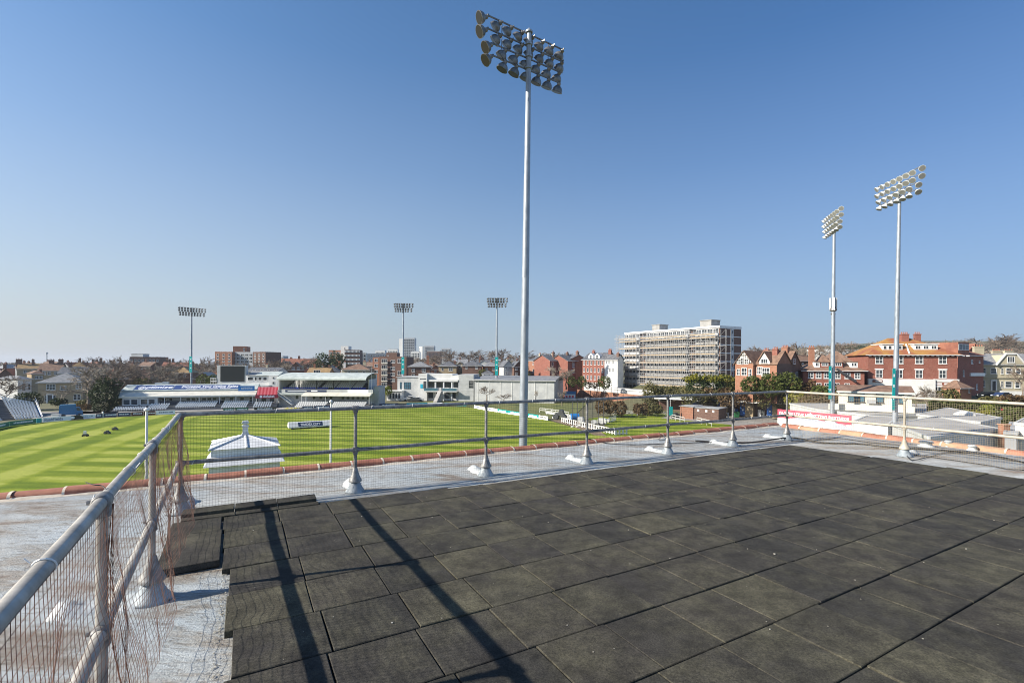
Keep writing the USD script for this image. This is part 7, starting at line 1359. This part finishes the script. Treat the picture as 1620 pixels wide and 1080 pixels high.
b_ = bush
b_("dense dark ivy clad tree left of the pavilion", 148, 183, 601, 652, 127, "leaf_dark", 2600, name="ivy_tree", cat="tree", rough=.6)
b_("dark green shrub behind the open seating, left of the buff house", 22, 56, 621, 646, 128, "leaf_dark", 1200); b_("dark spreading conifer shrub before the buff house", 84, 102, 629, 641, 140, "leaf_dark", 500); b_("tangled brown hedge left of the ivy tree's foot", 104, 148, 640, 654, 131, "leaf_brown", 1200); b_("olive shrub between the ivy tree and the pavilion", 172, 192, 628, 652, 132, "leaf_olive", 800); b_("olive shrub above the brown hedge", 122, 146, 632, 646, 138, "leaf_olive", 700)
b_("dark green shrub left of the scoreboard building's balcony", 316, 345, 593, 616, 165, "leaf_green", 1000); b_("low olive trees behind the pavilion's left banner", 212, 240, 598, 618, 168, "leaf_olive", 800)
b_("spreading dark cedar behind the grandstand roof", 504, 546, 559, 590, 262, "leaf_dark", 2400, name="cedar_tree", cat="tree", rough=.8, size=.5); b_("fresh green shrub between the grandstand and the clubhouse", 608, 619, 611, 624, 165, "leaf_fresh", 350); b_("dark shrub left of the fresh green one", 598, 609, 613, 626, 166, "leaf_green", 300); b_("dark evergreen behind the sports hall's left end", 758, 770, 584, 598, 200, "leaf_green", 350); b_("dark evergreen left of the close mast behind the hall roof", 826, 838, 578, 604, 196, "leaf_green", 400)
b_("dark green shrub below the shaded terrace", 899, 925, 595, 612, 170, "leaf_green", 700); b_("round green shrub before the white terrace house", 945, 963, 596, 614, 166, "leaf_green", 600); b_("brown shrubs left of the round green one", 926, 945, 604, 614, 172, "leaf_brown", 400)
b_("brown leafless hedge behind the white machines", 944, 988, 633, 655, 118, "leaf_brown", 1500); b_("brown bush by the practice lawn's far rail", 1004, 1026, 638, 655, 122, "leaf_brown", 700); b_("dark olive bush beside the brown one", 1022, 1046, 640, 655, 121, "leaf_olive", 700); b_("slim olive evergreen before the scaffolding", 1016, 1040, 605, 642, 134, "leaf_olive", 1000, rough=.6); b_("row of olive shrubs at the scaffolding's foot", 1036, 1095, 610, 626, 136, "leaf_olive", 1400)
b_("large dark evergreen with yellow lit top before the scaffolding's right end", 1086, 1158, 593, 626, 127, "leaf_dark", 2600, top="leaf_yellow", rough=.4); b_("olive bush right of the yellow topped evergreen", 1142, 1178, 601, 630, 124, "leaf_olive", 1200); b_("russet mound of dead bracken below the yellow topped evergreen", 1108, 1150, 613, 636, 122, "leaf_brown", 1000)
b_("dark green bush before the timbered house's left gable", 1178, 1207, 596, 622, 112, "leaf_green", 1000); b_("large round olive green bush before the timbered house's end wall", 1203, 1254, 590, 624, 110, "leaf_green", 2200); b_("brown bush left of the aerial mast's house", 1254, 1292, 604, 630, 108, "leaf_brown", 1000); b_("low dark bush at the long red house's foot", 1288, 1332, 610, 632, 104, "leaf_green", 1000)
b_("straggling olive growth on the bank above the workshop, left part", 1080, 1140, 618, 640, 121, "leaf_olive", 1200, depth=4); b_("straggling brown growth on the bank above the workshop, middle part", 1138, 1200, 617, 642, 118, "leaf_brown", 1200, depth=4); b_("straggling olive growth on the bank above the workshop, right part", 1198, 1262, 614, 644, 114, "leaf_olive", 1400, depth=4); b_("yellow green shrub on the bank right of the corner post", 1246, 1276, 622, 646, 100, "leaf_yellow", 700); b_("reddish brown shrubs left of the bungalow", 1272, 1330, 622, 650, 96, "leaf_brown", 1400); b_("dark green shrubs between the corner post and the bungalow", 1290, 1334, 618, 640, 98, "leaf_green", 900)
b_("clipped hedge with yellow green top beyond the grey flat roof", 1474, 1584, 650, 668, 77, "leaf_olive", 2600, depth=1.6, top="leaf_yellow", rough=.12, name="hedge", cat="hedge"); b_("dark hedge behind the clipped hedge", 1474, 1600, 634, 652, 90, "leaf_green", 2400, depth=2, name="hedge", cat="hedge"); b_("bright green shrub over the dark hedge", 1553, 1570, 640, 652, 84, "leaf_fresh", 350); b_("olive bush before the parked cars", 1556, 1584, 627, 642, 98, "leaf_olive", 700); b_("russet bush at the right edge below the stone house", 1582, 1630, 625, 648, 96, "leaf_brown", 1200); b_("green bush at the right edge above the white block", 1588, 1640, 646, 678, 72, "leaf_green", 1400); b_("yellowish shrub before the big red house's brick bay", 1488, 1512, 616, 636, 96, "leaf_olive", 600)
p = at(1590, 648, 76); t = thing("red_post_box", "small dark red notice box on a post in the right hand garden", "box", (p[0], 76, p[2] - 2.2)); b = MB(); b.tube([(0, 0, 0), (0, 0, 2.0)], .06, 6); mesh("post", b, "frame_dark", t); b = MB(); b.box(-.4, .4, -.2, .2, 1.6, 2.4); mesh("box_body", b, "maroon", t)
# ground cover on the bank and far woods as one mass each
def scatter(name, label, cat, spots, m, size, n, seed):
    b = MB()
    for i, (x, y, z, w, h) in enumerate(spots): b.add(*leaf_cloud((x, y, z + h * .35), (w, w, h * .6), n, size, seed + i, .5, 0, .3))
    tag(mesh(name, b, m, kind="stuff"), label, cat)
rs = random.Random(8); sp1 = []
for _ in range(170):
    d = rs.uniform(96, 132); px = rs.uniform(1060, 1640); x = (px - CX) / FOC * d
    if terrain(x, d) < GZ + .5 or terrain(x, d) > GZ + 5.0: continue
    sp1.append((x, d, float(terrain(x, d)), rs.uniform(.8, 1.9), rs.uniform(.5, 1.5)))
scatter("bank_scrub", "rough scrub covering the bank below the brick houses", "scrub", sp1, "leaf_olive", .16, 130, 100)
sp2 = []
for _ in range(240):
    px = rs.uniform(1180, 1700) if rs.random() < .7 else rs.uniform(560, 960); d = rs.uniform(430, 760) if px > 1100 else rs.uniform(400, 520); x = (px - CX) / FOC * d; sp2.append((x, d, float(terrain(x, d)), rs.uniform(5, 10), rs.uniform(6, 11)))
for _ in range(150):
    px = rs.uniform(-60, 520); d = rs.uniform(470, 620); x = (px - CX) / FOC * d; sp2.append((x, d, float(terrain(x, d)), rs.uniform(5, 9), float(zat(px, 572.5 + rs.uniform(-3.5, 4), d) - terrain(x, d)) * .9))
scatter("far_woodland", "far brown woodland on the rising ground along the skyline", "woodland", sp2, "twig_brown", .8, 160, 400)
sp3 = []
for _ in range(60):
    px = rs.uniform(1330, 1420); d = rs.uniform(520, 640); x = (px - CX) / FOC * d; sp3.append((x, d, float(zat(px, 552 + rs.uniform(-6, 3), d)) - 6, rs.uniform(3, 6), rs.uniform(6, 9)))
scatter("far_evergreens", "far dark evergreens on the hill left of the big red house", "woodland", sp3, "leaf_dark", .8, 110, 700)
# far rooftops that fill the town between the named houses, one by one
rt_ = random.Random(14); k_ = 0
ROOFLAB = []
for i in range(46):
    px = [rt_.uniform(-10, 345), rt_.uniform(425, 830), rt_.uniform(1170, 1290)][0 if i < 22 else (1 if i < 42 else 2)]; d = rt_.uniform(270, 460); w = rt_.uniform(9, 22) / 1.0; top = rt_.uniform(572, 577) if px < 400 else rt_.uniform(566, 573)
    wl = rt_.choice(["brick_brown", "brick_buff", "render_grey", "brick_red"]); rf = rt_.choice(["slate", "tile_brown", "tile_red", "slate_pale"]); ROOFLAB.append((px, d, w, top, wl, rf))
ROOFLAB.sort()
LAND = [(0, "at the left picture edge"), (18, "left of the orange lichen roof"), (45, "above the orange lichen roof"), (75, "below the radio mast"), (100, "right of the radio mast"), (130, "above the white gabled house"), (160, "over the ivy clad tree"), (200, "left of the roof cabin"), (250, "right of the roof cabin"), (285, "above the lichen hip roof"), (320, "right of the far left floodlight"), (352, "behind the orange flats"), (440, "above the mansard dormers"), (475, "above the brown gabled house"), (510, "left of the cedar"), (550, "right of the cedar"), (590, "left of the bay windowed flats"), (635, "behind the clubhouse floodlight"), (665, "below the rounded tower"), (690, "above the orange cottage"), (715, "below the office block"), (750, "below the skyline domes"), (785, "right of the third far floodlight"), (815, "left of the close mast"), (850, "right of the close mast"), (1200, "over the timbered house"), (1300, "left of the tall red chimney")]
SEEN = {}
RN = {"brick_brown": "brown brick", "brick_buff": "buff brick", "render_grey": "grey rendered", "brick_red": "red brick"}; FN = {"slate": "dark slate", "tile_brown": "brown tiled", "tile_red": "red tiled", "slate_pale": "pale slate"}
for i, (px, d, w, top, wl, rf) in enumerate(ROOFLAB):
    base = f"far small {RN[wl]} house with {FN[rf]} roof " + min(LAND, key=lambda q: abs(q[0] - px))[1]; k_ = SEEN[base] = SEEN.get(base, 0) + 1
    if k_ > 1: base = base.replace("far small", ["", "", "more distant", "most distant", "tiny"][k_])
    hs(base, px, px + w, d, d, top + 6, top, wl, rf, 9, rt_.choice(["gable_x", "hip", "gable_y"]), wins=[(px + w * .3, top + 9.5, 3, 3.4, 1, 1), (px + w * .7, top + 9.5, 3, 3.4, 1, 1)], chims=[(px + w * .2, top - 3, 2.4, .5, 2)], name="town_house", group="small houses of the far town")
# ------------------------------------------------------------------ spring haze in the air
MAT["haze_air"] = usdkit.material(stage, "/World/Looks/haze_air", {"v": ("principled_volume", {"color": (.62, .67, .74), "density": 0.00013, "anisotropy": 0.2})}, volume="v.volume")
b = MB(); b.box(-6400, 6400, -700, 9400, -14, 72); tag(mesh("haze", b, "haze_air", kind="stuff"), "thin pale haze lying over the far town and hills", "haze")
